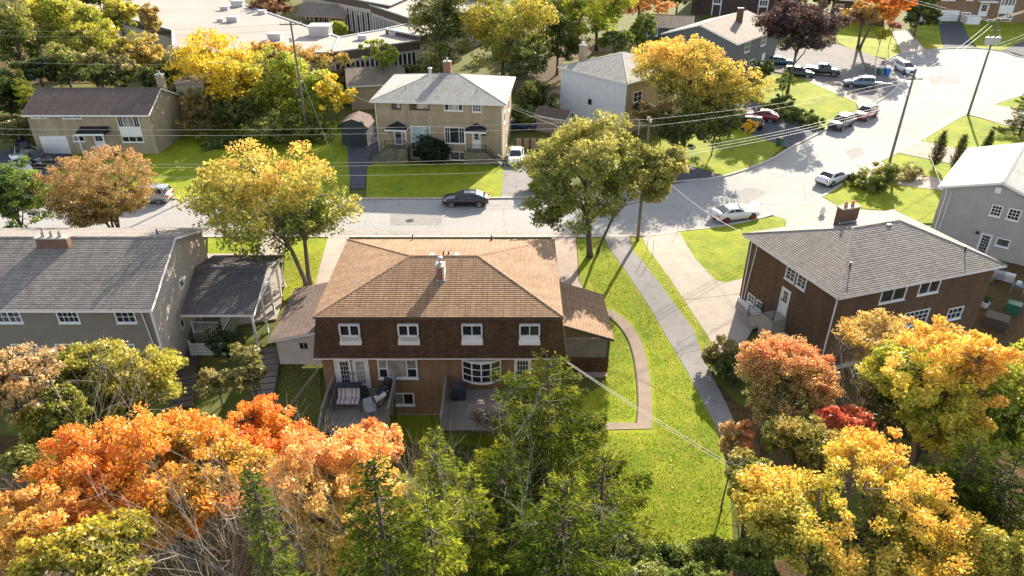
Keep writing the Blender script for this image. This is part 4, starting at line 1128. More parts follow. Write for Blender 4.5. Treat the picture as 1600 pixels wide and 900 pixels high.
wall(H3, w1, w2, -.8, 5.45, br_brown); wall(H3, w2, w3, -.8, 5.45, br_brown, [(3, 5.2, 3.8, 5.1), (8, 10, 3.8, 5.1), (6.2, 7.2, .3, 2.4)])
for o_ in ((3, 5.2, 3.8, 5.1), (8, 10, 3.8, 5.1)): window(H3, w2, w3, o_, 1, 1, mull=(.33, .67))
door(H3, w2, w3, (6.2, 7.2, .3, 2.4))
st_ = thing('side_steps', 'concrete side steps with iron rail below the white side door of the brown brick house', 'steps', (w3.x + 1, w3.y - 6, -.6))
nout = Vector((ey_.y, -ey_.x)) * -1
dc = w3 + (w0 - w3).normalized() * (ol[2][0] + .45)
dn = (w0 - w3).normalized(); nn = Vector((dn.y, -dn.x))
k = MB(); q = dc + nn * .65; k.obox((q.x, q.y, .2), 1.3, 1.25, 2.0, dn); k.build('landing', found, st_)
for i in range(5):
    q = dc + nn * .65 - dn * (.65 + .14 + i * .28); k = MB(); k.obox((q.x, q.y, .9 - i * .22 - .5), .28, 1.2, 1.1, dn); k.build('step', found, st_)
a = dc + nn * 1.25 + dn * .6; b = dc + nn * 1.25 - dn * .65; c = b - dn * 1.4
railing(st_, (a.x, a.y, 1.2), (b.x, b.y, 1.2), .9, .14, black, th=.03); railing(st_, (b.x, b.y, 1.2), (c.x, c.y, .1), .9, .14, black, th=.03)
cp = A(1335, 340, 50.3); cc_ = r0 + Vector((ex_.x, ex_.y, 0)) * 1.45 + Vector((ey_.x, ey_.y, 0)) * 2.2
chimney(H3, (cc_.x, cc_.y), 1.55, .6, 6.2, 8.0, br_brown, ex_, pots=2, capm=found)
k = MB(); k.obox((cc_.x - ey_.x * .3, cc_.y - ey_.y * .3, 6.95), 1.65, .12, .14, ex_); k.build('flashing', metal, H3)
for u, v in ((1328, 417), (1506, 396)):
    best = None
    p = G(u, v, 6.3)
    zz = roofz(c4[0], c4[1], r1, p.x, p.y); p = G(u, v, zz); p.z = roofz(c4[0], c4[1], r1, p.x, p.y); vent(H3, p, .38, .055)
p = G(1387, 353, 7.3); k = MB(); k.obox((p.x, p.y, 7.35), .35, .35, .25, ex_); k.build('roof_vent', black, H3)
for (q, sgn) in ((w0, 1),):
    k = MB(); k.tube([(q.x - .3, q.y - .25, 5.35), (q.x - .08, q.y - .06, 5.0), (q.x - .08, q.y - .06, -.7)], .05, 6); k.build('downspout', white, H3)
q = w3 + dn * .35 + nn * .06; k = MB(); k.tube([(q.x, q.y, 5.4), (q.x, q.y, .1)], .05, 6); k.build('downspout', white, H3)
k = MB(); k.tube([(q.x + .25, q.y - .6, 5.4), (q.x + dn.x * .3, q.y + dn.y * .3, .2)], .035, 6); k.build('service_conduit', white, H3)

# ================================================================== pale grey house at the right edge
H4 = thing('grey_house', 'pale grey clapboard house with light roof at the right edge behind the brick house', 'house', (42, 55, 0))
def frame(p, ang):                             # local frame -> world
    c, s = math.cos(ang), math.sin(ang)
    return lambda x, y: (p[0] + c * x - s * y, p[1] + s * x + c * y)
def gablehouse(t, p, ang, W, D, zb, ze, rise, wm, rm, front=(), right=(), left=(), back=(), ov=.4, fm=None, gable_front=True, found_m=None):
    """gable end on the front (local x along the front, y back)"""
    f = frame(p, ang); q = [f(0, 0), f(W, 0), f(W, D), f(0, D)]
    gp_ = [(W / 2, ze + rise * (W / 2) / (W / 2 + ov))] if gable_front else None
    gq = None if gable_front else [(D / 2, ze + rise * (D / 2) / (D / 2 + ov))]
    wall(t, q[0], q[1], zb, ze, wm, front, top=gp_); wall(t, q[1], q[2], zb, ze, wm, right, top=gq)
    wall(t, q[2], q[3], zb, ze, wm, back, top=gp_); wall(t, q[3], q[0], zb, ze, wm, left, top=gq)
    c = [f(-ov, -ov), f(W + ov, -ov), f(W + ov, D + ov), f(-ov, D + ov)]
    if gable_front: c = [c[1], c[2], c[3], c[0]]
    gable(t, [(a[0], a[1], ze + .02) for a in c], rise, rm, fm=fm)
    k = MB(); k.prism([f(-.02, -.02), f(W + .02, -.02), f(W + .02, D + .02), f(-.02, D + .02)], zb - 1.2, zb); k.build('foundation', found_m or found, t)
    return f, q
W4 = 8.3; pos4 = (38.45, 59.2); an4 = R(-39)
def w4(u, v): f = frame(pos4, an4); return onwall(f(0, 0), f(W4, 0), u, v)
f1 = w4(1558, 327)[0]; f2 = w4(1584, 333)[0]
fo = [(f1 - .42, f1 + .38, 3.75, 4.75), (f2 - .4, f2 + .5, 3.75, 4.75)]
d1 = w4(1537, 382)[0]; d2 = w4(1566, 382)[0]
fo += [(d1 - .42, d1 + .42, .0, 2.0), (d2 - .5, d2 + .5, 1.2, 1.95)]
f4, q4 = gablehouse(H4, pos4, an4, W4, 12.5, 0.0 - .25, 5.35, 1.55, sid_grey, sh_light, front=fo)
for o_ in fo[:2]: window(H4, q4[0], q4[1], o_, 3, 3)
door(H4, q4[0], q4[1], fo[2], (.15, .85, .1, .93, 3, 6)); window(H4, q4[0], q4[1], fo[3], 1, 1)
k = MB(); a = f4(.35, -.06); k.tube([(a[0] - .25, a[1] - .2, 5.3), (a[0], a[1], 4.8), (a[0], a[1], -.2)], .05, 6); k.build('downspout', white, H4)
k = MB(); a = f4(.7, -.06); k.tube([(a[0], a[1], 5.1), (a[0], a[1], .6)], .03, 6); k.build('service_conduit', white, H4)
a = w4(1562, 291); b = f4(a[0], -.06); k = MB(); k.obox((b[0], b[1], a[1] - .35), .45, .08, .5, (math.cos(an4), math.sin(an4))); k.build('gable_vent', white, H4)
a = w4(1523, 376); b = f4(a[0], -.1); k = MB(); k.lathe([(.05, 0), (.12, .05), (.12, .25), (.03, .3)], 8, (b[0], b[1], 1.8)); k.build('wall_lamp', black, H4)
# cluttered patio between the two houses
for (lb, nm, ct, u, v, sz, m, h) in (
    ('green lidded storage box on the patio at the right edge', 'storage_box', 'box', 1582, 485, .9, greenp, .8),
    ('white bucket planter beside the corner of the brown brick house', 'plant_pot', 'plant pot', 1538, 478, .3, white, .45),
    ('grey crate under the grey house wall', 'crate', 'crate', 1558, 438, .8, greyp, .55),
    ('blue grey covered table between the two houses', 'covered_table', 'table', 1588, 458, 1.0, plain('blue_tarp', (.07, .12, .17), .6, .3, 4), .7),
    ('pale crate stacked beside the grey crate', 'crate', 'crate', 1574, 442, .7, fabw, .6),
    ('brown timber box in front of the patio', 'crate', 'crate', 1556, 503, 1.5, woodd, .8),
    ('small brown box at the foot of the brick wall', 'crate', 'crate', 1543, 440, .6, woodt, .5)):
    g = G(u, v, -.4); t = thing(nm, lb, ct, (g.x, g.y, T(g.y)), R(-39)); local(t)
    if nm == 'plant_pot':
        k = MB(); k.lathe([(sz * .7, 0), (sz, h), (sz * 1.1, h), (sz * 1.1, h + .05), (sz * .9, h + .05), (sz * .8, h - .1)], 14); k.build('pot', m, t)
        k = MB()
        for i in range(40):
            a = random.random() * 6.28; r_ = random.uniform(.1, .5); k.beam((0, 0, h - .1), (math.cos(a) * r_, math.sin(a) * r_, h + random.uniform(.1, .7)), .05, .01)
        k.build('foliage', plain('pot_leaf', (.06, .10, .03), .8, .3, 5), t)
    elif nm == 'covered_table':
        k = MB(); k.box(-sz / 2, sz / 2, -sz / 2, sz / 2, h, h + .04); k.build('table_top', m, t)
        for a in (-1, 1):
            for b in (-1, 1):
                k = MB(); k.box(a * sz * .42 - .03, a * sz * .42 + .03, b * sz * .42 - .03, b * sz * .42 + .03, 0, h); k.build('leg', metal, t)
        k = MB(); k.box(-.25, .1, -.2, .2, h + .04, h + .3); k.build('parcel', fabw, t)
    else:
        for i in range(4):
            k = MB(); z = h * i / 4; k.box(-sz / 2, sz / 2, -sz * .4 - .02, -sz * .4, z + .01, z + h / 4 - .01); k.box(-sz / 2, sz / 2, sz * .4, sz * .4 + .02, z + .01, z + h / 4 - .01)
            k.box(-sz / 2 - .02, -sz / 2, -sz * .4, sz * .4, z + .01, z + h / 4 - .01); k.box(sz / 2, sz / 2 + .02, -sz * .4, sz * .4, z + .01, z + h / 4 - .01); k.build('side_board', m, t)
        k = MB(); k.box(-sz / 2 - .03, sz / 2 + .03, -sz * .43, sz * .43, h, h + .05); k.build('lid', m, t)

# ================================================================== buff brick semi across the street
H5 = thing('semi_detached_house', 'buff brick semi-detached house with grey hip roof and two dark door canopies across the street', 'house', (-8.5, 80, 0))
a5 = R(-5); f5 = frame((-15.75, 81.1), a5); W5, D5 = 14.7, 11.6
q5 = [f5(0, 0), f5(W5, 0), f5(W5, D5), f5(0, D5)]
def w5(u0, v0, u1, v1): 
    o = op(q5[0], q5[1], u0, v0, u1, v1); return o
o5 = [w5(612, 160, 626, 170), w5(640, 160, 671, 171), w5(694, 161, 723, 173), w5(738, 162, 752, 175),
      w5(642, 197, 672, 222), w5(695, 199, 726, 224), w5(617, 203, 628, 225), w5(738, 206, 751, 231),
      w5(644, 234, 659, 246), w5(703, 237, 726, 250)]
o5 = [tuple([o[0], o[1], o[2], min(o[3], 6.9)]) for o in o5]
wall(H5, q5[0], q5[1], 0, 7.0, br_yel, o5)
window(H5, q5[0], q5[1], o5[0], 1, 1, mull=(.5,), fr=woodd, gls=[glassd, glassc]); window(H5, q5[0], q5[1], o5[1], 1, 1, mull=(.33,), fr=woodd, gls=[glassd, glassc])
window(H5, q5[0], q5[1], o5[2], 1, 1, mull=(.25, .55, .78), gls=[glassd, glassc, glassc, glassd]); window(H5, q5[0], q5[1], o5[3], 3, 2)
w_ = window(H5, q5[0], q5[1], o5[4], 1, 1, gl=glassb); window(H5, q5[0], q5[1], o5[5], [2, 1, 2], [4][0] if False else 1, mull=(.25, .72), gls=[glassd, glassd, glassd])
door(H5, q5[0], q5[1], o5[6], (.2, .8, .45, .92, 2, 2), mat=purp); door(H5, q5[0], q5[1], o5[7], (.25, .75, .5, .9, 2, 2))
window(H5, q5[0], q5[1], o5[8], 1, 1, fr=found); window(H5, q5[0], q5[1], o5[9], 1, 1, mull=(.65,))
sd5 = [(2, 3.2, 4, 5.3), (7, 8.4, 4, 5.3), (4, 5, .6, 2.6)]
wall(H5, q5[1], q5[2], 0, 7.0, br_yel, sd5); wall(H5, q5[2], q5[3], 0, 7.0, br_yel, [(3, 5, 4, 5.4), (9, 11, 4, 5.4)]); wall(H5, q5[3], q5[0], 0, 7.0, br_yel)
for o_ in sd5[:2]: window(H5, q5[1], q5[2], o_, 1, 1)
door(H5, q5[1], q5[2], sd5[2])
for o_ in ((3, 5, 4, 5.4), (9, 11, 4, 5.4)): window(H5, q5[2], q5[3], o_, 1, 1, mull=(.5,))
c5 = [f5(-.5, -.5), f5(W5 + .5, -.5), f5(W5 + .5, D5 + .5), f5(-.5, D5 + .5)]
rf5, r0, r1 = hip(H5, [(p[0], p[1], 7.0) for p in c5], 1.75, sh_light, 6.3)
m5 = f5(7.5, 6.5); chimney(H5, m5, .85, .6, 8.2, 10.0, br_red, (math.cos(a5), math.sin(a5)), pots=1, potm=metal)
p = f5(5.3, 6.6); k = MB(); k.lathe([(.18, -.1), (.18, .45), (.28, .47), (.28, .6), (.1, .68)], 12, (p[0], p[1], 8.6)); k.build('roof_vent', metal, H5)
for (x, y) in ((3.2, 2.2), (11.6, 2.0), (2.1, 7.6), (5, 6.0)):
    p = f5(x, y); vent(H5, (p[0], p[1], roofz((*c5[0], 7.0), (*c5[1], 7.0), r1, p[0], p[1])), .35) if y < 5 else None
n5 = Vector((math.sin(a5), -math.cos(a5)))
for k_, o_ in enumerate((o5[6], o5[7])):
    s = (o_[0] + o_[1]) / 2; z = o_[3] + .35
    k = MB(); hw = 1.25; c = [f5(s - hw, -1.15), f5(s + hw, -1.15), f5(s + hw, 0), f5(s - hw, 0)]; pk = f5(s, 0)
    pf_ = f5(s, -.25)
    facet(k, [(*c[0], z), (*c[1], z), (*pf_, z + .65)], ((*c[0], z), (*c[1], z))); facet(k, [(*c[1], z), (*c[2], z), (*pk, z + .7), (*pf_, z + .65)], ((*c[1], z), (*c[2], z))); facet(k, [(*c[3], z), (*c[0], z), (*pf_, z + .65), (*pk, z + .7)], ((*c[3], z), (*c[0], z)))
    k.face([(*p_, z - .1) for p_ in c[::-1]])
    cn = k.build('canopy', sh_black, H5)
    k = MB()
    for a_, b_ in ((0, 1), (1, 2), (3, 0)): k.beam((*c[a_], z - .08), (*c[b_], z - .08), .06, .18)
    k.build('canopy_trim', white, cn)
    pp = f5(s + (hw - .1) * (1 if k_ == 0 else -1), -1.05); gz = o_[2] - .1
    k = MB(); k.beam((*pp, 0.0), (*pp, z - .1), .1, .1); k.build('canopy_post', white, H5)
    k = MB(); lx = (s - 1.3, s + 1.25); k.prism([f5(lx[0], -1.4), f5(lx[1], -1.4), f5(lx[1], -.03), f5(lx[0], -.03)], -.3, gz); k.build('stone_landing', stone_m, H5)
    dr_ = -1 if k_ == 0 else 1; x0 = lx[0] if dr_ < 0 else lx[1]
    ns = 6
    for i in range(ns):
        xa, xb = x0 + dr_ * i * .32, x0 + dr_ * (i + 1) * .32; a_, b_ = min(xa, xb), max(xa, xb)
        k = MB(); k.prism([f5(a_, -1.4), f5(b_, -1.4), f5(b_, -.15), f5(a_, -.15)], -.3, max(.05, gz - (i + 1) * gz / (ns + 1))); k.build('step', stone_m, H5)
    A_ = f5(s - 1.25, -1.36); B_ = f5(s + 1.2, -1.36)
    railing(H5, (*A_, gz), (*B_, gz), .9, .16, black, th=.03)
    e0 = f5(x0, -1.36); e1_ = f5(x0 + dr_ * ns * .32, -1.36); railing(H5, (*e0, gz), (*e1_, .15), .9, .16, black, th=.03)
    pl = f5(s + (-.95 if k_ == 0 else .9), -.03); k = MB(); k.obox((*pl, o_[3] - .35), .5, .03, .16, (math.cos(a5), math.sin(a5))); k.build('number_plate', black, H5)
for s in (.05, W5 - .05):
    p = f5(s, -.07); k = MB(); k.beam((*p, .1), (*p, 6.9), .08, .08); k.build('downspout', white, H5)
# outbuilding behind, dark shed
OB = thing('outbuilding', 'cream outbuilding with worn brown shingle roof behind the buff brick house', 'garage', (-21, 103, .6))
gablehouse(OB, (-22.6, 99.5), R(12), 7.5, 9.0, .3, 3.9, 1.4, sid_tan, sh_beige, gable_front=False, right=[(2, 3, 1.8, 2.8)])
S1 = thing('garden_shed', 'blue black barn shed with worn pale roof beside the buff brick house', 'shed', (-19.6, 86, 0))
fs = frame((-21.15, 85.6), R(-5)); q = [fs(0, 0), fs(3.2, 0), fs(3.2, 3.2), fs(0, 3.2)]
wall(S1, q[0], q[1], -.1, 2.3, sid_shed, top=[(2.9, 3.0), (1.6, 3.4), (.3, 3.0)]); wall(S1, q[1], q[2], -.1, 2.3, sid_shed); wall(S1, q[2], q[3], -.1, 2.3, sid_shed, top=[(2.9, 3.0), (1.6, 3.4), (.3, 3.0)]); wall(S1, q[3], q[0], -.1, 2.3, sid_shed)
k = MB()
pr = [(-.2, 2.25), (.25, 3.05), (1.6, 3.5), (2.95, 3.05), (3.4, 2.25)]
for i in range(4):
    a, b = pr[i], pr[i + 1]; P4 = [(*fs(a[0], -.2), a[1]), (*fs(a[0], 3.4), a[1]), (*fs(b[0], 3.4), b[1]), (*fs(b[0], -.2), b[1])]
    if i < 2: facet(k, P4, (P4[0], P4[1]))
    else: facet(k, P4, (P4[2], P4[3]))
k.build('roof', sh_rbrown, S1)
k = MB()
for x in (.5, 1.62):
    p0_ = fs(x + .52, -.03); k.obox((*p0_, 1.05), 1.05, .04, 1.95, (math.cos(R(-5)), math.sin(R(-5))))
k.build('double_door', sid_shed, S1)

# ================================================================== bungalow, upper left
H6 = thing('split_level_house', 'tan brick split-level house with brown roof and white garage door, upper left', 'house', (-50, 82, 0))
q6 = [(-57.2, 82.5), (-42.75, 82.5), (-42.75, 90.6), (-57.2, 90.6)]
def w6(*px): return op(q6[0], q6[1], *px)
o6 = [w6(64, 211, 107, 238), w6(48, 178, 72, 184.5), w6(97, 178, 127, 185), w6(183, 179, 217, 199), w6(191, 213, 224, 222), w6(114, 212, 132, 221), w6(145, 200, 160, 222)]
o6[0] = (o6[0][0], o6[0][1], .12, 2.3); o6 = [(o[0], o[1], o[2], min(o[3], 4.85)) for o in o6]; o6[6] = (o6[6][0], o6[6][1], .9, 2.9)
wall(H6, q6[0], q6[1], 0, 4.95, br_yel, o6)
k = MB()
for j in range(4): k.box(q6[0][0] + o6[0][0], q6[0][0] + o6[0][1], 82.53, 82.57, .12 + .545 * j + .01, .12 + .545 * (j + 1) - .01)
k.build('garage_door', white, H6)
window(H6, q6[0], q6[1], o6[1], 1, 1, mull=(.5,)); window(H6, q6[0], q6[1], o6[2], 1, 1, mull=(.5,)); window(H6, q6[0], q6[1], o6[3], 2, 1, mull=(.25, .75), gls=[glassd, glassc, glassd])
window(H6, q6[0], q6[1], o6[4], 1, 1, mull=(.33, .67)); window(H6, q6[0], q6[1], o6[5], 1, 1, mull=(.5,), gls=[glassc, glassd]); door(H6, q6[0], q6[1], o6[6], (.15, .85, .4, .93, 2, 3))
k = MB(); k.box(q6[0][0] + o6[3][0], q6[0][0] + o6[3][1], 82.44, 82.5, o6[4][3] + .05, o6[3][2] - .1); k.build('white_panel', white, H6)
wall(H6, q6[1], q6[2], 0, 4.95, br_yel, top=[(4.05, 6.95)]); wall(H6, q6[2], q6[3], 0, 4.95, br_yel); wall(H6, q6[3], q6[0], 0, 4.95, br_yel, top=[(4.05, 6.95)])
gable(H6, [(-57.5, 82.0, 5.0), (-42.5, 82.0, 5.0), (-42.5, 91.0, 5.0), (-57.5, 91.0, 5.0)], 2.0, sh_rbrown)
chimney(H6, (-43.0, 88.0), .8, .8, 6.0, 8.2, br_yel, pots=1, potm=metal)
wall(H6, (-42.9, 91.2), (-39.3, 91.2), 0, 6.2, sid_tan); wall(H6, (-39.3, 91.2), (-39.3, 97.5), 0, 6.2, sid_tan); wall(H6, (-39.3, 97.5), (-42.9, 97.5), 0, 6.2, sid_tan); wall(H6, (-42.9, 97.5), (-42.9, 91.2), 0, 6.2, sid_tan)
k = MB(); k.box(-43.1, -39.1, 91.0, 97.7, 6.2, 6.4); k.build('flat_roof', sh_beige, H6)
# porch
s0 = q6[0][0] + o6[6][0] - .9; s1 = s0 + 3.0
k = MB(); k.box(s0, s1, 81.0, 82.48, -.1, .85); k.build('porch_step', found, H6)
k = MB(); facet(k, [(s0 - .2, 80.8, 3.1), (s1 + .2, 80.8, 3.1), (s1 + .2, 82.48, 3.5), (s0 - .2, 82.48, 3.5)], ((s0 - .2, 80.8, 3.1), (s1 + .2, 80.8, 3.1))); k.box(s0 - .2, s1 + .2, 80.8, 82.45, 2.95, 3.08); k.build('porch_roof', [sh_black, white][0], H6)
k = MB(); k.box(s0 - .22, s1 + .22, 80.76, 80.8, 2.9, 3.12)
for x in (s0, s1 - .1): k.box(x, x + .1, 80.9, 81.0, .85 if False else 0, 2.95)
k.build('porch_frame', white, H6)

# ================================================================== white house, upper middle
H7 = thing('white_house', 'white sided house with pale grey hip roof half hidden by the orange tree', 'house', (12, 94, 0))
pL, pC = Vector((6.7, 98.3)), Vector((14.4, 89.7)); e7 = (pC - pL).normalized(); f7 = Vector((-e7.y, e7.x)); L7 = (pC - pL).length
q7 = [pL, pC, pC + f7 * 12.0, pL + f7 * 12.0]
o7 = [(5.2, 5.8, 2.9, 3.5)]
wall(H7, q7[0], q7[1], .1, 6.75, sid_white, o7); window(H7, q7[0], q7[1], o7[0], 1, 1, fr=black)
ro7 = [(1.5, 3.2, 4, 5.3), (6.5, 8.2, 4, 5.3), (3, 5, 1, 2.6), (8, 9, .5, 2.6)]
wall(H7, q7[1], q7[2], .1, 6.75, br_yel, ro7)
for o_ in ro7[:3]: window(H7, q7[1], q7[2], o_, 2, 2)
door(H7, q7[1], q7[2], ro7[3])
wall(H7, q7[2], q7[3], .1, 6.75, sid_white); wall(H7, q7[3], q7[0], .1, 6.75, sid_white)
c7 = [pC - f7 * .4 + e7 * .4, q7[2] + f7 * .4 + e7 * .4, q7[3] + f7 * .4 - e7 * .4, pL - f7 * .4 - e7 * .4]
hip(H7, [(p.x, p.y, 6.8) for p in c7], 1.9, sh_light, 6.0)
cc7 = pL + f7 * 4.5 - e7 * .3
chimney(H7, (cc7.x, cc7.y), .9, .7, 0.5, 8.9, br_yel, e7, pots=2, potm=white)
k = MB(); a = pC + f7 * 1.0 + e7 * .1; b = pC + f7 * 4.2 + e7 * .1
A0, B0 = Vector((a.x, a.y, 3.3)), Vector((b.x, b.y, 3.3)); M0 = (A0 + B0) / 2 + Vector((0, 0, .8)); ee = Vector((e7.x, e7.y, 0)) * 1.6
facet(k, [A0, A0 + ee, M0 + ee, M0], (A0, A0 + ee)); facet(k, [B0 + ee, B0, M0, M0 + ee], (B0, B0 + ee)); k.build('porch_roof', sh_black, H7)
k = MB(); k.beam(A0 + ee, M0 + ee, .06, .16); k.beam(B0 + ee, M0 + ee, .06, .16)
for p in (A0 + ee, B0 + ee): k.beam((p.x, p.y, .3), (p.x, p.y, 3.3), .1, .1)
k.build('porch_frame', white, H7)
dk7 = thing('deck', 'raised timber deck and stair at the left end of the white house', 'deck', (4.5, 98.5, .4))
dkp = frame((2.6, 97.5), math.atan2(f7.y, f7.x) - R(90) + R(90) - R(48))
b0 = pL - e7 * .2 + f7 * 1.0
for i in range(10):
    k = MB(); c = b0 - e7 * (.2 + .28 * i) + f7 * 1.6; k.obox((c.x, c.y, 2.7), .26, 3.4, .05, (e7.x, e7.y)); k.build('board', woodt, dk7)
for (a, b) in ((b0 - e7 * .2, b0 - e7 * 2.9), (b0 - e7 * 2.9, b0 - e7 * 2.9 + f7 * 3.2)): railing(dk7, (a.x, a.y, 2.7), (b.x, b.y, 2.7), 1.0, .15, woodt)
for a in (b0 - e7 * .3, b0 - e7 * 2.8, b0 - e7 * 2.8 + f7 * 3.1):
    k = MB(); k.beam((a.x, a.y, .2), (a.x, a.y, 2.68), .12, .12); k.build('post', woodt, dk7)
a = b0 - e7 * 2.9 + f7 * .6
for i in range(9):
    c = a - e7 * (.15 + .28 * i); k = MB(); k.obox((c.x, c.y, 2.5 - .25 * i), .3, 1.1, .05, (e7.x, e7.y)); k.build('step', woodt, dk7)
railing(dk7, (a.x - f7.x * .6, a.y - f7.y * .6, 2.6), (a.x - e7.x * 2.6 - f7.x * .6, a.y - e7.y * 2.6 - f7.y * .6, .35), .9, .16, woodt)
S2 = thing('garden_shed', 'beige shed with white door and worn brown roof in front of the timber stair', 'shed', (4, 92.5, .2))
fz, qz = gablehouse(S2, (3.1, 91.4), R(-28), 4.2, 2.6, .05, 2.2, .8, sid_beige, sh_rbrown, gable_front=False, right=[(.5, 2.1, .1, 2.1)], ov=.2)
door(S2, qz[1], qz[2], (.5, 2.1, .1, 2.1))
lump('blue_tarpaulin', 'bright blue tarpaulin heap at the foot of the beige shed', 'tarpaulin', (G(872, 200).x, G(872, 200).y, T(88)), .85, bluep, seed=9, flat=.4)
ff = thing('timber_fence', 'brown board fence and gate beside the white parked car', 'fence', (1.5, 83, 0))
for i in range(16):
    k = MB(); x = .4 + i * .3; k.box(x - .13, x + .13, 84.0, 84.03, 0, 1.5 + .05 * (i % 2)); k.build('fence_board', woodt if i % 3 else woodd, ff)
k = MB(); k.box(.2, 5.2, 84.03, 84.1, .3, .4); k.box(.2, 5.2, 84.03, 84.1, 1.2, 1.3); k.build('fence_rail', woodd, ff)

# ================================================================== dark grey house with beige roof, and those behind
H8 = thing('dark_grey_house', 'dark grey house with beige gable roof and brick chimney beyond the orange tree', 'house', (33, 118, 1.2))
f8, q8 = gablehouse(H8, (24.5, 119.5), R(-39.6), 12.4, 16.6, 1.1, 7.1, 2.1, sid_dark, sh_beige, right=[(3.3, 5.2, 5.2, 6.8), (9.6, 11.6, 5.2, 6.8), (6, 8, 1.9, 3.6), (11, 12.2, 1.6, 3.8)])
for o_ in ((3.3, 5.2, 5.2, 6.8), (9.6, 11.6, 5.2, 6.8), (6, 8, 1.9, 3.6)): window(H8, q8[1], q8[2], o_, 2, 2, fw=.12)
door(H8, q8[1], q8[2], (11, 12.2, 1.6, 3.8))
c = f8(8.2, 9.5); chimney(H8, c, .9, .7, 7.6, 10.6, br_brown, pots=0)
H9 = thing('brown_apartment_house', 'tall dark brown boarded building with white framed windows at the top edge', 'building', (48, 172, 3))
_a, _b = G(1080, 22), G(1222, 30)
ap0, ap1 = (_a.x, _a.y), (_b.x, _b.y)
def wa(*px): return op(ap0, ap1, *px)
oa = [wa(1114, -12, 1126, 10), wa(1186, -10, 1199, 14)]
oa = [(max(.3, o[0]), o[1] + .3, o[2] + .4, o[3]) for o in oa]
wall(H9, ap0, ap1, 1.5, 14, sid_brown, oa)
for o_ in oa: window(H9, ap0, ap1, o_, 3, 2, fw=.25, mw=.12)
k = MB(); pz = [ap0, ap1, (ap1[0] + 2, ap1[1] + 12), (ap0[0] + 3, ap0[1] + 14)]; k.prism([(p[0] + .0, p[1] + .3) for p in pz], 1.5, 14.3); k.build('body', sid_brown, H9)
for o_ in oa:
    for s in (o_[0] + .1, o_[1] - .1):
        t_ = s / math.hypot(ap1[0] - ap0[0], ap1[1] - ap0[1]); k = MB(); x = ap0[0] + (ap1[0] - ap0[0]) * t_; y = ap0[1] + (ap1[1] - ap0[1]) * t_; k.box(x - .1, x + .1, y - .12, y, o_[2] - 2.2, o_[2]); k.build('white_post', white, H9)
H10 = thing('low_wing', 'low grey roofed wing in front of the dark brown building', 'building', (40, 141, 2))
gablehouse(H10, (36.5, 141), R(-14), 12, 6, 1.6, 3.9, .8, sid_cream, sh_light, gable_front=False)
H11 = thing('small_house', 'small house with weathered grey brown roof left of the dark brown building', 'house', (28, 160, 3))
gablehouse(H11, (24, 143), R(-14), 10, 8, 1.6, 4.2, 1.5, sid_dark, sh_beige, gable_front=False, front=[(2, 4, 2.4, 3.8), (6, 8, 2.4, 3.8)])
for o_ in ((2, 4, 2.4, 3.8), (6, 8, 2.4, 3.8)): fz = frame((24, 143), R(-14)); window(H11, fz(0, 0), fz(10, 0), o_, 2, 1, fw=.15)
H12 = thing('brick_house', 'tan brick house with white garage door and tall front window, top right corner', 'house', (98, 158, 3))
b0, b1 = (86.0, 156.5), (112, 153.5)
def wb(*px): return op(b0, b1, *px)
ob = [wb(1466, 16, 1498, 36), wb(1503, 19, 1516, 26), wb(1530, 6, 1544, 25), wb(1566, -14, 1589, 10), wb(1559, 21, 1583, 29), wb(1470, -8, 1494, 1), wb(1511, -8, 1522, 1)]
ob = [tuple([max(.2, o[0]), min(25.8, o[1]), max(2.75, o[2]), o[3]]) for o in ob]
wall(H12, b0, b1, 2.5, 11.5, br_main, ob)
L12 = math.hypot(26, 3); u12 = Vector((26 / L12, -3 / L12))
k = MB()
for j in range(4):
    z0, z1 = ob[0][2] + (ob[0][3] - ob[0][2]) * j / 4, ob[0][2] + (ob[0][3] - ob[0][2]) * (j + 1) / 4; s = (ob[0][0] + ob[0][1]) / 2
    k.obox((b0[0] + u12.x * s, b0[1] + u12.y * s + .08, (z0 + z1) / 2), ob[0][1] - ob[0][0], .06, z1 - z0 - .04, u12)
k.build('garage_door', white, H12)
window(H12, b0, b1, ob[1], 1, 1, mull=(.5,), fw=.15); door(H12, b0, b1, ob[2], (.2, .8, .4, .92, 2, 3)); window(H12, b0, b1, ob[3], 2, 1, mull=(.25, .5, .75), fw=.2); window(H12, b0, b1, ob[4], 1, 1, mull=(.5,), fw=.12)
window(H12, b0, b1, ob[5], 1, 1, mull=(.5,), fw=.12); window(H12, b0, b1, ob[6], 1, 1, fw=.12)
k = MB(); s = (ob[3][0] + ob[3][1]) / 2; k.obox((b0[0] + u12.x * s, b0[1] + u12.y * s - .05, (ob[3][2] + ob[4][3]) / 2), ob[3][1] - ob[3][0], .1, ob[3][2] - ob[4][3] - .1, u12); k.build('white_panel', white, H12)
s = (ob[2][0] + ob[2][1]) / 2; k = MB(); k.obox((b0[0] + u12.x * s, b0[1] + u12.y * s - .7, ob[2][3] + .5), 3.4, 1.4, .25, u12); k.build('door_canopy', white, H12)
k = MB(); k.prism([(b0[0], b0[1] + .2), (b1[0], b1[1] + .2), (b1[0] + 1.3, b1[1] + 10), (b0[0] + 1.3, b0[1] + 10)], 2.4, 11.4); k.build('body', br_main, H12)
gable(H12, [(85.4, 156, 11.5), (112.6, 152.8, 11.5), (113.8, 164, 11.5), (86.6, 167, 11.5)], 2.2, sh_beige)
k = MB(); s = ob[0][0] - 1; k.obox((b0[0] + u12.x * -.3, b0[1] - 1.5, 3.5), 2.2, 3.0, 1.6, u12); k.build('white_retaining_wall', white, H12)
k = MB(); q = ob[0][1] + 1.6; k.obox((b0[0] + u12.x * q, b0[1] + u12.y * q - 1.5, 3.4), 2.6, 3.0, 1.4, u12); k.build('white_retaining_wall', white, H12)
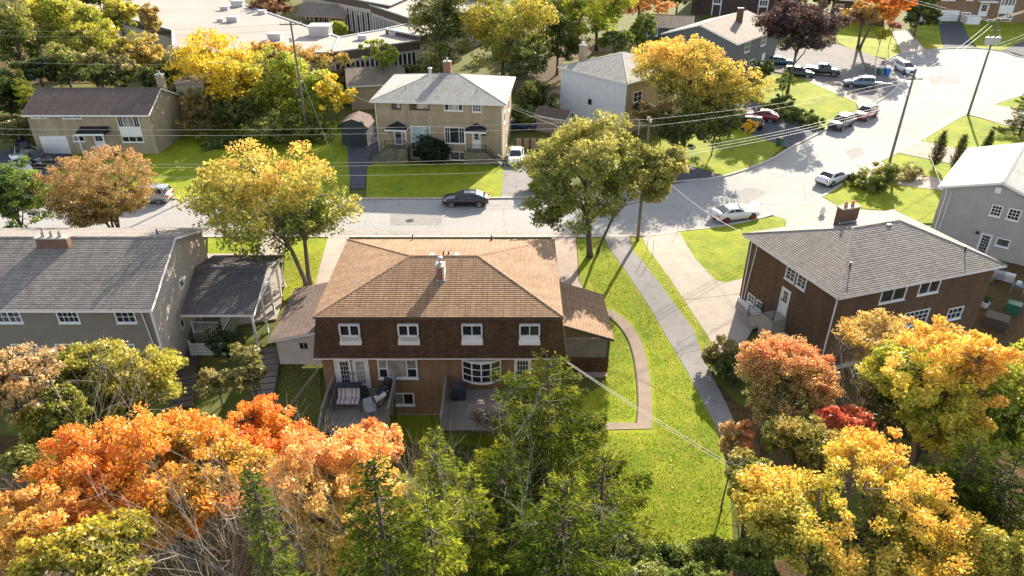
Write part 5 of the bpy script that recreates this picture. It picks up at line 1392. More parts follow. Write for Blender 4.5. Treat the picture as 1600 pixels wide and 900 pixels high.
H13 = thing('brick_house', 'red brown brick house with white panelled front behind the orange red tree', 'house', (75, 150, 3))
h0, h1 = G(1295, 34), G(1352, 40); h0 = (h0.x, h0.y); h1 = (h1.x + 3, h1.y - 1)
def wh(*px): return op(h0, h1, *px)
oh = [wh(1304, 6, 1318, 18), wh(1325, 15, 1338, 33)]
wall(H13, h0, h1, 2.2, 7.2, br_brown, oh); window(H13, h0, h1, oh[0], 1, 1, mull=(.33, .67), fw=.15); door(H13, h0, h1, oh[1])
k = MB(); e = (Vector(h1) - Vector(h0)).normalized(); s = (oh[0][0] + oh[0][1]) / 2; k.obox((h0[0] + e.x * s, h0[1] + e.y * s - .05, oh[0][2] - 1.0), oh[0][1] - oh[0][0], .1, 1.8, e); k.build('white_panel', white, H13)
n = Vector((-e.y, e.x)) * 9; gable(H13, [(h0[0] - e.x * .5, h0[1] - .8, 7.2), (h1[0] + e.x * .5, h1[1] - .8, 7.2), (h1[0] + n.x, h1[1] + n.y, 7.2), (h0[0] + n.x, h0[1] + n.y, 7.2)], 2.0, sh_light)
k = MB(); k.prism([(h0[0], h0[1] + .2), (h1[0], h1[1] + .2), (h1[0] + n.x, h1[1] + n.y), (h0[0] + n.x, h0[1] + n.y)], 2.1, 7.1); k.build('body', br_brown, H13)

# ================================================================== flat roofed school with courtyard, top left
SCH = thing('school_building', 'long flat-roofed school with pale membrane roof and rows of narrow windows', 'school', (-35, 125, 1.5))
def block(poly, z, zb=1.0, wm=None, fasc=1.3, edge_m=None):
    poly = [tuple(p) for p in poly]
    if area2(poly) < 0: poly = poly[::-1]
    k = MB(); k.prism(poly, zb, z - fasc); k.build('wall', wm or sid_cream, SCH)
    k = MB(); k.prism(poly, z - fasc, z); 
    k.build('roof_band', woodd, SCH)
    c = sum((Vector(p) for p in poly), Vector((0, 0))) / len(poly)
    k = MB(); k.face([(p[0], p[1], z + .02) for p in poly]); k.build('flat_roof', roof_flat, SCH)
    n = len(poly); k = MB()
    for i in range(n): k.beam((*poly[i], z + .08), (*poly[(i + 1) % n], z + .08), .35, .22)
    k.build('roof_kerb', metal, SCH)
def strips(p0, p1, z0, z1, n, wd=.9):
    e = (Vector(p1) - Vector(p0)); L = e.length; e /= L; nn = Vector((e.y, -e.x))
    for i in range(n):
        s = L * (i + .5) / n; c = Vector(p0) + e * s + nn * .03
        k = MB(); k.obox((c.x, c.y, (z0 + z1) / 2), wd, .08, z1 - z0, e); w_ = k.build('window', glassd, SCH)
        k = MB()
        for q in (-wd / 2, wd / 2): 
            c2 = c + e * q + nn * .05; k.obox((c2.x, c2.y, (z0 + z1) / 2), .12, .12, z1 - z0, e)
        k.build('window_frame', white, w_)
zr = 6.5
def gz(u, v, z=zr): p = G(u, v, z); return (p.x, p.y)
WA = [(-100, 163), gz(270, 48), (-50.5, 109.5), (-37.6, 106.0), gz(520, 82), gz(530, 59), gz(400, 14), gz(345, -6)]
block(WA, zr)
WB = [gz(520, 82), gz(659, 63), gz(648, 57), gz(606, 47), gz(530, 59)]
WB = [gz(520, 82), gz(661, 63), gz(654, 57), gz(604, 46), gz(530, 59)]
block(WB, zr - .01)
strips(gz(521, 83), gz(648, 65), 1.7, 4.9, 17, .75)
zr2 = 7.2
WC = [gz(602, 46, zr2), gz(658, 57, zr2), gz(720, 40, zr2), gz(720, 20, zr2), gz(665, 32, zr2)]
block(WC, zr2)
WD = [gz(578, 8, 8), gz(650, 32, 8), gz(760, 14, 8), gz(740, -25, 8)]
block(WD, 8.0)
strips(gz(580, 10, 8), gz(649, 33, 8), 2.2, 6.3, 10, .8)
WE = [gz(470, -16, 8.5), gz(608, 9, 8.5), gz(640, -5, 8.5), gz(500, -38, 8.5)]
block(WE, 8.5)
strips(gz(472, -15, 8.5), gz(578, 4, 8.5), 2.5, 6.6, 14, .9)
for (u, v, s) in ((410, 22, 1.4), (431, 62, 2.0), (502, 55, 3.2), (567, 62, 1.4), (614, 55, 1.2), (373, 10, 2.2), (352, 16, 1.4), (365, 34, 1.8), (345, 34, 1.0)):
    p = G(u, v, zr); k = MB(); k.box(p.x - s * .5, p.x + s * .5, p.y - s * .45, p.y + s * .45, zr, zr + s * .45); k.box(p.x - s * .56, p.x + s * .56, p.y - s * .5, p.y + s * .5, zr + s * .45, zr + s * .52); k.build('roof_unit', metal, SCH)
GZ = thing('open_pavilion', 'open timber pavilion with grey green gable roof in the school courtyard', 'pavilion', (-38, 145, 2.4))
g0 = G(460, 22, 5.4); fg = frame((g0.x, g0.y), R(-16))
gable(GZ, [(*fg(0, 0), 5.2), (*fg(11, 0), 5.2), (*fg(11, 7), 5.2), (*fg(0, 7), 5.2)], 1.8, sh_beige, fm=woodt)
for x in (.4, 4, 7.4, 10.6):
    for y in (.4, 6.6):
        p = fg(x, y); k = MB(); k.beam((*p, 1.6), (*p, 5.2), .3, .3); k.build('post', woodt, GZ)
k = MB()
for x in range(0, 11, 1): p = fg(x + .5, .3); k.beam((*p, 1.9), (*p, 3.0), .12, .12)
k.beam((*fg(0, .3), 3.0), (*fg(11, .3), 3.0), .15, .15); k.build('balustrade', woodt, GZ)
cf = thing('timber_fence', 'pale timber fence panel beside the round shrub in the courtyard', 'fence', (-26, 133, 2))
for i in range(14):
    g0 = G(540 + 1.1 * i, 46 - .3 * i, 2.2); k = MB(); k.box(g0.x - .06, g0.x + .06, g0.y, g0.y + .1, 1.5, 3.6); k.build('fence_board', woodt, cf)
for u in (700, 640):
    pass
# ================================================================== vehicles
def loft(mb, rings):
    n = len(rings[0]); b = len(mb.v)
    for r in rings: mb.v.extend(tuple(p) for p in r)
    for i in range(len(rings) - 1):
        for k in range(n - 1):
            mb.f.append((b + i * n + k, b + (i + 1) * n + k, b + (i + 1) * n + k + 1, b + i * n + k + 1)); mb.m.append(mb.cur)
    mb.f.append(tuple(b + k for k in range(n))); mb.m.append(mb.cur)
    mb.f.append(tuple(b + (len(rings) - 1) * n + k for k in range(n))[::-1]); mb.m.append(mb.cur)

CAR = {
 'sedan': dict(st=[(-2.36, .62, .74, .34), (-2.3, .92, .84, .28), (-1.95, 1.02, .89, .22), (-1.5, 1.0, .91, .20), (-.6, .95, .92, .20), (.4, .93, .92, .20), (.95, .95, .92, .20), (1.3, .91, .91, .20), (1.8, .84, .89, .22), (2.15, .76, .84, .25), (2.33, .66, .74, .28), (2.38, .5, .66, .3)],
   cab=[(-1.85, .98), (-1.15, 1.36), (-.5, 1.44), (.15, 1.40), (1.12, .93)], wx=(-1.42, 1.42), r=.33, bp=(-.35,)),
 'coupe': dict(st=[(-2.36, .66, .76, .34), (-2.3, .98, .86, .28), (-1.95, 1.06, .92, .22), (-1.5, 1.02, .94, .20), (-.6, .95, .93, .20), (.2, .94, .93, .20), (.7, .96, .93, .20), (1.2, .93, .93, .20), (1.8, .87, .91, .22), (2.15, .80, .86, .25), (2.36, .68, .76, .28), (2.4, .5, .68, .3)],
   cab=[(-1.9, 1.02), (-.95, 1.33), (-.45, 1.38), (-.05, 1.36), (.82, .95)], wx=(-1.4, 1.45), r=.35, bp=(-.55,)),
 'suv': dict(st=[(-2.3, .62, .78, .36), (-2.27, 1.05, .86, .3), (-2.1, 1.12, .9, .26), (-1.5, 1.1, .92, .25), (-.5, 1.07, .93, .25), (.5, 1.05, .93, .25), (1.0, 1.07, .92, .25), (1.4, 1.04, .91, .25), (1.85, .98, .89, .26), (2.15, .88, .85, .28), (2.28, .74, .78, .3), (2.32, .52, .7, .33)],
   cab=[(-2.22, 1.08), (-1.95, 1.6), (-.9, 1.69), (.1, 1.64), (1.12, 1.05)], wx=(-1.36, 1.40), r=.37, bp=(-.25, -1.3)),
 'van': dict(st=[(-2.4, .6, .8, .34), (-2.38, 1.02, .88, .28), (-2.2, 1.12, .92, .22), (-1.5, 1.08, .95, .22), (-.5, 1.05, .96, .22), (.5, 1.03, .96, .22), (1.1, 1.02, .95, .22), (1.5, .98, .93, .22), (1.9, .9, .9, .24), (2.2, .8, .85, .26), (2.36, .68, .76, .3), (2.4, .5, .7, .32)],
   cab=[(-2.32, 1.06), (-2.1, 1.66), (-1.0, 1.74), (.3, 1.68), (1.45, 1.0)], wx=(-1.45, 1.5), r=.34, bp=(-.1, -1.3)),
 'pickup': dict(st=[(-2.75, .62, .84, .45), (-2.7, 1.12, .92, .4), (-2.3, 1.15, .95, .38), (-1.5, 1.15, .96, .38), (-.5, 1.15, .97, .36), (.5, 1.14, .97, .36), (1.1, 1.16, .96, .36), (1.6, 1.14, .95, .36), (2.1, 1.1, .94, .38), (2.5, 1.02, .9, .4), (2.68, .88, .86, .42), (2.72, .55, .8, .45)],
   cab=[(-.85, 1.14), (-.7, 1.78), (-.2, 1.86), (.5, 1.82), (1.25, 1.15)], wx=(-1.75, 1.78), r=.42, bp=(.15,), bed=True),
}
def make_car(kind, label, paint, loc, rz, glassm=None, rimc=None, group=None, name=None, s=1.0, back=False):
    D = CAR[kind]; t = thing(name or ('parked_car'), label, {'pickup': 'pickup truck', 'van': 'van', 'suv': 'car'}.get(kind, 'car'), loc, rz, group); local(t)
    st = D['st']; mb = MB(); rings = []
    for x, zt, hw, zb in st:
        h = [(0, zb), (hw * .8, zb), (hw * .96, zb + .08), (hw, zb + (zt - zb) * .5), (hw * .985, zb + (zt - zb) * .72), (hw * .93, zt - .045), (hw * .8, zt), (0, zt + .025)]
        rings.append([(x, -y, z) for y, z in h][::-1] + [(x, y, z) for y, z in h[1:]])
    # close ring along y: from top centre over one side to the other
    rings = [r_[::1] for r_ in rings]
    R2 = []
    for x, zt, hw, zb in st:
        h = [(hw * .8, zb), (hw * .96, zb + .08), (hw, zb + (zt - zb) * .5), (hw * .985, zb + (zt - zb) * .72), (hw * .93, zt - .045), (hw * .78, zt), (0, zt + .02)]
        ring = [(x, y, z) for y, z in h] + [(x, -y, z) for y, z in h[-2::-1]] + [(x, h[0][0], h[0][1])]
        R2.append(ring)
    loft(mb, R2)
    body = mb.build('body', paint, t, smooth=False)
    me = body.data
    me.polygons.foreach_set('use_smooth', [True] * len(me.polygons))
    cab = D['cab']; wb = st[5][2] * .90; wr = st[5][2] * .70
    xb0, xb1 = cab[0][0], cab[-1][0]; zb = cab[0][1]; zbf = cab[-1][1]
    # cabin shell: bottom line and roof line
    roofp = cab[1:-1]; k = MB()
    nb = len(roofp)
    def bl(x): return zb + (zbf - zb) * (x - xb0) / (xb1 - xb0) - .04
    top = []
    for i, (x, z) in enumerate(roofp):
        w_ = wr * (.97 if i in (0, nb - 1) else 1.0)
        top.append([(x, w_, z - .05), (x, w_ * .82, z), (x, 0, z + .03), (x, -w_ * .82, z), (x, -w_, z - .05)])
    for i in range(nb - 1):
        for j in range(4): k.face([top[i][j], top[i][j + 1], top[i + 1][j + 1], top[i + 1][j]])
    B = [(x, bl(x)) for x in [xb0] + [p[0] for p in roofp[1:-1]] + [xb1]]
    Bl = [xb0 + (xb1 - xb0) * .0, roofp[1][0], xb1]
    for sgn in (1, -1):
        T_ = [(p[0], sgn * wr * (.97 if i in (0, nb - 1) else 1), p[1] - .05) for i, p in enumerate(roofp)]
        Bt = [(xb0, sgn * wb * .93, bl(xb0)), (roofp[1][0], sgn * wb, bl(0)), (xb1, sgn * wb * .93, bl(xb1))]
        f = [[Bt[0], Bt[1], T_[1], T_[0]], [Bt[1], Bt[2], T_[2], T_[1]]]
        for q in f: k.face(q if sgn < 0 else q[::-1])
    fr = [(xb1, wb * .93, bl(xb1)), (xb1, -wb * .93, bl(xb1)), top[-1][4], top[-1][3], top[-1][2], top[-1][1], top[-1][0]]
    k.face(fr[::-1]); rr = [(xb0, wb * .93, bl(xb0)), (xb0, -wb * .93, bl(xb0)), top[0][4], top[0][3], top[0][2], top[0][1], top[0][0]]; k.face(rr)
    k.build('cabin', paint, t, smooth=False)
    gm = glassm or carglass
    def slab_(name, q, inset, th=.015, m=gm):
        q = [Vector(a) for a in q]; c = sum(q, Vector()) / len(q); nrm = (q[1] - q[0]).cross(q[2] - q[0]).normalized()
        if nrm.dot(c - Vector((0, 0, .9))) < 0: nrm = -nrm
        q2 = []
        for i, a in enumerate(q):
            d1 = (q[i - 1] - a).normalized(); d2 = (q[(i + 1) % len(q)] - a).normalized(); q2.append(a + (d1 + d2) * inset)
        g = MB(); n_ = len(q2); vs = [a - nrm * .01 for a in q2] + [a + nrm * th for a in q2]
        g.shared(vs, [tuple(range(n_)), tuple(range(n_, 2 * n_))] + [(i, (i + 1) % n_, n_ + (i + 1) % n_, n_ + i) for i in range(n_)])
        return g.build(name, m, t)
    y1 = wb * .93; zt = roofp[-1][1] - .05; x1 = roofp[-1][0]; z0 = roofp[0][1] - .05; x0 = roofp[0][0]
    slab_('windscreen', [(xb1, y1, bl(xb1) + .05), (xb1, -y1, bl(xb1) + .05), (x1, -wr * .97, zt), (x1, wr * .97, zt)], .055, .035)
    slab_('rear_window', [(xb0, y1, bl(xb0) + .06), (xb0, -y1, bl(xb0) + .06), (x0, -wr * .97, z0), (x0, wr * .97, z0)], .07, .035)
    for sgn in (1, -1):
        xs = [None] + list(D['bp'])
        cuts = sorted(D['bp'])
        def P_(x, f):                                   # point on the side at fraction f of the height
            xr = min(max(x, x0), x1); a = (x - xb0) / (xb1 - xb0)
            # bottom y/top y
            yb = sgn * (wb if xb0 + .3 < x < xb1 - .3 else wb * .95); zz0 = bl(x) + .07
            zr_ = np.interp(xr, [p[0] for p in roofp], [p[1] for p in roofp]) - .075
            return Vector((x, yb + (sgn * wr - yb) * f, zz0 + (zr_ - zz0) * f))
        seg = [xb0 + .42] + cuts + [xb1 - .28]
        for i in range(len(seg) - 1):
            a, b = seg[i] + .035, seg[i + 1] - .035
            ta, tb = max(a, x0 + .12) if i == 0 else a, min(b, x1 - .02) if i == len(seg) - 2 else b
            if ta >= tb - .05: continue
            slab_('side_window', [P_(a, .06), P_(b, .06), P_(tb, .9), P_(ta, .9)], .02, .03)
    for x in D['wx']:
        for sgn in (1, -1):
            hw = .91 if kind != 'pickup' else .96
            g = MB(); g.tube([(x, sgn * (hw - .12), D['r'] + .02), (x, sgn * (hw + .012), D['r'] + .02)], D['r'] + .06, 20); g.build('wheel_arch', black, t)
            g = MB(); g.tube([(x, sgn * (hw - .2), D['r']), (x, sgn * (hw - .02), D['r']), (x, sgn * (hw + .03), D['r'])], [D['r'], D['r'], D['r'] * .93], 20); wh_ = g.build('wheel', tyre, t)
            g = MB(); g.tube([(x, sgn * (hw), D['r']), (x, sgn * (hw + .036), D['r'])], D['r'] * .68, 16)
            rm_ = g.build('rim', black if rimc is None else black, wh_)
            g = MB()
            for j in range(5):
                a = j * 2 * math.pi / 5 + .3; g.beam((x, sgn * (hw + .045), D['r']), (x + math.cos(a) * D['r'] * .64, sgn * (hw + .045), D['r'] + math.sin(a) * D['r'] * .64), .03, .09)
            g.tube([(x, sgn * (hw + .03), D['r']), (x, sgn * (hw + .05), D['r'])], D['r'] * .18, 8)
            c_ = D['r'] * .66
            g.tube([(x + math.cos(a_) * c_, sgn * (hw + .045), D['r'] + math.sin(a_) * c_) for a_ in [i * math.pi / 8 for i in range(17)]], .025, 4)
            g.build('spokes', rimc or rimm, wh_)
    xf, zf = st[-3][0], st[-3][1]; xr_, zr_ = st[1][0], st[1][1]
    for sgn in (1, -1):
        g = MB(); g.shared([(xf - .16, sgn * .80, zf - .04), (xf - .02, sgn * .52, zf - .05), (xf + .14, sgn * .52, zf - .13), (xf + .02, sgn * .83, zf - .14), (xf - .16, sgn * .81, zf + .01), (xf - .04, sgn * .52, zf + .005), (xf + .12, sgn * .5, zf - .05), (xf, sgn * .82, zf - .05)],
          [(0, 1, 2, 3), (4, 5, 6, 7), (0, 1, 5, 4), (1, 2, 6, 5), (2, 3, 7, 6), (3, 0, 4, 7)]); g.build('headlight', clearl, t)
        g = MB(); hh = .3 if kind in ('suv', 'van') else .13; g.box(xr_ - .05, xr_ + .14, min(sgn * .55, sgn * .87), max(sgn * .55, sgn * .87), zr_ - .05 - hh, zr_ - .06); g.build('tail_light', redl, t)
        g = MB(); xm = xb1 - .22; g.beam((xm, sgn * (wb + .02), bl(xb1) + .12), (xm - .02, sgn * (wb + .2), bl(xb1) + .16), .1, .12); g.build('wing_mirror', paint, t)
        for xx in (.05, -.9 if kind != 'coupe' else -.0):
            g = MB(); g.box(xx - .1, xx + .1, min(sgn * .92, sgn * .945), max(sgn * .92, sgn * .945), .78, .81); g.build('door_handle', paint, t) if xx != 0 else None
    g = MB(); xe = st[-1][0]; g.box(xe - .06, xe + .02, -.45, .45, .38, .58 if kind in ('sedan', 'coupe') else .75); g.build('grille', black, t)
    g = MB(); xe = st[0][0]; g.box(xe - .03, xe + .03, -.26, .26, .62, .74); g.build('number_plate', white, t)
    g = MB(); g.box(xe - .01, xe + .06, -.7, .7, .32, .46); g.build('rear_bumper', black, t)
    if D.get('bed'):
        g = MB(); g.box(-2.6, -.95, -.78, .78, 1.17, 1.19); g.build('bed_cover', black, t)
    if kind in ('suv', 'van'):
        for sgn in (1, -1):
            g = MB(); g.tube([(-1.8, sgn * wr * .85, roofp[0][1] + .05), (-.6, sgn * wr * .87, roofp[1][1] + .05), (.0, sgn * wr * .85, roofp[1][1] + .02)], .02, 5); g.build('roof_rail', metal, t)
    return t
def paint(name, c, metal=0.3, rough=.28): return plain(name, c, rough, .05, 1.5, metal=metal, coat=1.0)
pb = paint('black_paint', (.012, .012, .016)); pw = paint('white_car_paint', (.75, .76, .78), 0.0); ps = paint('silver_paint', (.45, .46, .48), .6)
pm = paint('maroon_paint', (.22, .035, .05)); pg = paint('graphite_paint', (.05, .052, .06), .5); pbl = paint('slate_blue_paint', (.10, .15, .21), .5)
pt = paint('teal_paint', (.02, .10, .13), .4); pr = paint('red_paint', (.25, .02, .03)); pgr = paint('green_black_paint', (.02, .035, .035), .4)
def at(u, v, dz=0): g = G(u, v); return (g.x, g.y, g.z + dz)
def carat(u, v, off=(0, 0), dz=0.0):
    g = G(u, v); return (g.x + off[0], g.y + off[1], T(g.y + off[1]) + dz)
make_car('sedan', 'black saloon driving along the street in front of the buff brick house', pb, carat(728, 318.5), R(180))
make_car('coupe', 'white coupe with red wheels parked at the near kerb', pw, carat(1147, 341), R(15), rimc=paint('red_rim', (.45, .02, .03), .2))
make_car('sedan', 'white saloon parked alone at the kerb beside the garden bushes', pw, carat(1301, 284), R(35))
make_car('suv', 'graphite car parked at the far kerb, front one of the pair', pg, carat(1313, 199), R(222))
make_car('suv', 'maroon car parked right behind the graphite one', pm, carat(1351, 184), R(222))
make_car('suv', 'white car with black windscreen parked in the bend', pw, carat(1413, 113), R(272))
make_car('suv', 'slate blue car on the wide drive behind the bright lawn', pbl, carat(1342, 136), R(168))
make_car('suv', 'dark green grey car left on the wide drive under the purple tree', pgr, carat(1246, 120), R(-15))
make_car('pickup', 'black pickup truck on the wide drive', pb, carat(1284, 117), R(-22))
make_car('sedan', 'teal car behind the purple-leaved tree', pt, carat(1216, 101), R(-5))
make_car('suv', 'black car on the shaded drive beside the yellow sapling', pb, carat(1163, 200), R(160))
make_car('sedan', 'dark red car parked behind the black one on the shaded drive', pr, carat(1188, 187), R(155))
make_car('sedan', 'old white saloon facing the street on the drive right of the buff brick house', pw, carat(806, 251), R(-92))
make_car('van', 'silver van parked behind the brown round tree', ps, carat(233, 314), R(180))
make_car('suv', 'silver car on the dark drive, upper left', ps, carat(36, 268), R(-50))
make_car('suv', 'black car beside the silver one on the dark drive', pb, carat(60, 256), R(-35))
make_car('suv', 'dark blue car nearest the white garage door at the left edge', paint('navy_paint', (.03, .04, .07)), carat(40, 243), R(-60))
make_car('sedan', 'small blue car parked behind the timber fence near the shed', paint('blue_car_paint', (.05, .10, .28)), carat(812, 200), R(170))
bin_('green wheeled bin beside the blue one at the bend', *at(1373, 118), .3, greenp, greenp, 1.1)
bin_('blue wheeled bin at the bend', *at(1384, 118), .2, bluep, bluep, 1.15)
bin_('dark wheeled bin on the verge of the shaded drive', *at(1217, 229), .3, greenp, black, 1.1)
for (i, (u, v)) in enumerate(((1355, 112), (1362, 115))):
    g = at(u, v); t = thing('wood_pallet', ('grey timber pallet leaning at the back of the wide drive', 'grey timber pallet leaning in front of the other beside the bins')[i], 'pallet', g, R(20)); local(t)
    for j in range(6):
        k = MB(); k.beam((-.6 + j * .22, 0, 0), (-.6 + j * .22, .35, 1.25), .15, .03); k.build('slat', woodg, t)
    for z in (.15, .65, 1.1):
        k = MB(); k.beam((-.7, .02 + z * .28, z), (.65, .02 + z * .28, z), .05, .09); k.build('rail', woodg, t)
hy = thing('fire_hydrant', 'white dome-topped hydrant marker on the pale driveway behind the brick chimney', 'hydrant', at(1284, 337)); local(hy)
k = MB(); k.lathe([(.3, 0), (.3, .06), (.22, .08), (.22, .6), (.26, .62), (.26, .7), (.22, .72), (.2, .85), (.1, .95), (.05, 1.0)], 14); k.build('barrel', white, hy)
for a in (-1, 1):
    k = MB(); k.tube([(a * .2, 0, .45), (a * .34, 0, .45)], .09, 8); k.build('hose_outlet', white, hy)
h2 = thing('fire_hydrant', 'small dark hydrant on the far grass by the cul-de-sac kerb', 'hydrant', at(1452, 77)); local(h2)
k = MB(); k.lathe([(.2, 0), (.2, .06), (.14, .08), (.14, .6), (.18, .62), (.12, .8), (.04, .9)], 10); k.build('barrel', orangep, h2)
for a in (-1, 1):
    k = MB(); k.tube([(a * .12, 0, .45), (a * .26, 0, .45)], .06, 6); k.build('hose_outlet', orangep, h2)
for i, (u, v, lb) in enumerate(((1010, 397, 'orange snow marker stake nearest the wood pole'), (1019, 401, 'orange snow marker stake farther from the wood pole, on the driveway edge'), (1058, 367, 'thin orange snow stake at the corner of the lawn'))):
    g = at(u, v); t = thing('marker_stake', lb, 'stake', g); local(t)
    k = MB(); k.tube([(0, 0, 0), (0, 0, 1.7 if i < 2 else 1.0)], .022, 5); k.build('rod', orangep, t)
    k = MB(); k.tube([(0, 0, 1.3), (0, 0, 1.42)], .03, 5); k.build('reflector', white, t) if i < 2 else None

# ================================================================== poles and wires
def pole(label, u, v, h, m, arm=True, armz=None, armdir=0.0, armw=1.8, r=.16):
    g = at(u, v); t = thing('utility_pole', label, 'utility pole', g); local(t)
    k = MB(); k.tube([(0, 0, -.3), (0, 0, h * .5), (0, 0, h)], [r, r * .85, r * .65], 10); k.build('pole', m, t)
    if arm:
        d = (math.cos(armdir), math.sin(armdir)); z = armz or h - .4
        k = MB(); k.obox((0, 0, z), armw, .1, .12, d); k.build('crossarm', m, t)
        for s in (-.45, -.2, .45):
            k = MB(); k.lathe([(.03, 0), (.03, .1), (.07, .12), (.05, .17), (.07, .2), (.03, .28)], 8, (d[0] * armw * s, d[1] * armw * s, z + .05)); k.build('insulator', clearl, t)
    return t, Vector(g), h
PA, ga, ha = pole('brown utility pole at the near kerb beside the big green tree', 996, 377, 11.7, polew, True, 11.3, R(100), .9)
PC_, gc_, hc_ = pole('leaning-looking grey utility pole with curved street lamp arm at the right kerb', 1390, 253, 10.8, poleg, True, 9.7, R(-10), 2.0)
PB, gb, hb = pole('tall grey utility pole carrying transformers at the far right kerb', 1512, 181, 12.8, poleg, True, 12.4, R(0), 3.2)
PD, gd, hd = pole('grey utility pole among the yellow trees behind the left street tree', 482, 222, 14.6, poleg, True, 14.2, R(5), 2.6)
k = MB(); k.obox((0, 0, 11.3), 1.6, .1, .12, (1, .1)); k.build('crossarm', poleg, PB)
for a in (-.9, -.2, .5):
    k = MB(); k.lathe([(.05, 0), (.3, .03), (.3, .85), (.32, .87), (.2, .95), (.05, .97)], 12, (a, -.35, 9.6)); tr_ = k.build('transformer', metal, PB)
    k = MB(); k.lathe([(.04, 0), (.07, .1), (.04, .3)], 6, (a, -.35, 10.55)); k.build('bushing', white, tr_)
k = MB(); k.tube([(0, 0, 7.4), (-.5, .3, 8.3), (-1.6, .9, 8.9), (-2.6, 1.4, 8.9)], .035, 6); sl2 = k.build('lamp_arm', metal, PC_)
k = MB(); k.obox((-2.9, 1.55, 8.88), .7, .25, .12, (-.88, .47)); k.build('lamp_head', metal, sl2)
k = MB(); k.lathe([(.1, 0), (.17, .02), (.17, .5), (.1, .55)], 10, (-.3, -.1, 12.2)); k.build('transformer', metal, PD)
for z in (8.1,): 
    k = MB(); k.obox((.1, -.1, z), .35, .3, .5); k.build('cable_box', metal, PA)
def wire(label, a, b, sag=.6, r=.013, m=None, group=None, n=14, name='power_line', cat='cable'):
    a = Vector(a); b = Vector(b); pts = []
    for i in range(n + 1):
        t = i / n; p = a.lerp(b, t); p.z -= 4 * sag * t * (1 - t); pts.append(p)
    k = MB(); k.tube(pts, r, 4, False); o = k.build(name, m or wirem, None, loc=tuple(a), label=label, cat=cat, group=group)
    return o
L1 = 'thin high wire from the brown pole to the pole with the lamp arm'
def top(g, z, dx=0, dy=0): return (g.x + dx, g.y + dy, g.z + z)
for i, (za, zc) in enumerate(((11.5, 9.9), (11.0, 9.7))): wire(L1, top(ga, za, 0, -.3 * i), top(gc_, zc, .8 * i), .5, .013, group='high wires east of the brown pole')
for i, za in enumerate((8.4, 8.1, 7.8)): wire('thick low cable from the brown pole to the pole with the lamp arm', top(ga, za), top(gc_, za - .9), .6, .017, group='three low cables east of the brown pole')
for i, za in enumerate((11.5, 11.0)): wire('thin high wire running left from the brown pole over the street', top(ga, za), (-75, 59.5, za), 1.0, .013, group='high wires west of the brown pole')
for i, za in enumerate((8.4, 8.1, 7.2)): wire('low cable running left from the brown pole along the street', top(ga, za), (-75, 59.0, za), .9, .015, group='low cables west of the brown pole')
for i, za in enumerate((10.0, 9.7, 7.4, 7.0)): wire('wire from the lamp arm pole to the transformer pole', top(gc_, za, .3 * i), top(gb, za + 2.2, -1.2 + .5 * i), .5, .014, group='wires between the two grey right poles')
for i, za in enumerate((12.6, 12.6, 12.6, 9.4, 9.1)): wire('wire running off to the upper right from the transformer pole', top(gb, za, -1.3 + i * .6), (130 + i, 150 + 2 * i, za + 4), .8, .013, group='wires east of the transformer pole')
for i, (x, y) in enumerate(((60, 178), (64, 180))): wire('wire from the transformer pole across the cul-de-sac to the top edge', top(gb, 12.5, -1.4 + i), (x, y, 13), .8, .014, group='wires north of the transformer pole')
wire('white service wire from the brown pole to the brown brick house eave', top(ga, 8.0), (17.6, 49.5, 5.6), .6, .02)
wire('service wire from the brown pole to the far drive', top(ga, 8.0), (22, 73, 4.0), .3, .014) if False else None
wire('service wire from the lamp arm pole to the pale grey house eave', top(gc_, 8.6), (38.1, 58.9, 5.5), .4, .02)
for i in (0, 1): wire('paired service cable falling from the mansard house corner across the lawn', (3.2, 35.4, 3.75 - .1 * i), (G(1290, 790, 2).x, G(1290, 790, 2).y, 1.3 - .3 * i), .3, .014, wirem, 'paired cables right of the mansard house')
for i in (0, 1): wire('paired service cable from the mansard house down over the side garden', (-11.9, 35.5, 3.2 - .12 * i), (G(380, 690, 1.5).x, G(380, 690, 1.5).y, .6 - .2 * i), .2, .014, wirem, 'paired cables left of the mansard house')
for i in (0, 1): wire('service wire from the pole behind to the buff brick house gutter', (-.9, 80.3, 6.9 - .2 * i), (14, 74, 4.5 - i), .4, .014, wirem, 'service wires right of the buff brick house')
wire('guy wire of the grey pole among the yellow trees', top(gd, 9.5), (-21, 80, .4), .1, .02, name='guy_wire')
wire('slack wire over the dark shed drive from the grey pole', top(gd, 11), (-15.7, 80.9, 6.6), .8, .014)
for i, za in enumerate((14.3, 13.6, 10.2)): wire('wire from the pole among the yellow trees to the upper left', top(gd, za), (-90, 96 + i, za - 1), 1.2, .014, group='wires west of the pole among the trees')
# ================================================================== trees and shrubs
def npmesh(name, V, cols, mat, n_=4):
    nq = len(V) // n_; me = bpy.data.meshes.new(name)
    me.vertices.add(len(V)); me.vertices.foreach_set('co', V.astype(np.float32).ravel())
    me.loops.add(nq * n_); me.loops.foreach_set('vertex_index', np.arange(nq * n_, dtype=np.int32))
    me.polygons.add(nq); me.polygons.foreach_set('loop_start', np.arange(0, nq * n_, n_, dtype=np.int32))
    me.update(calc_edges=True)
    a = me.color_attributes.new('Col', 'FLOAT_COLOR', 'POINT')
    c4 = np.ones((len(V), 4), np.float32); c4[:, :3] = np.repeat(cols, n_, axis=0); a.data.foreach_set('color', c4.ravel())
    me.materials.append(mat); return me

def grad(stops, t):
    s = np.array(stops, float); n = len(s) - 1; t = np.clip(t, 0, 1) * n; i = np.minimum(t.astype(int), n - 1); f = (t - i)[:, None]
    return s[i] * (1 - f) + s[i + 1] * f

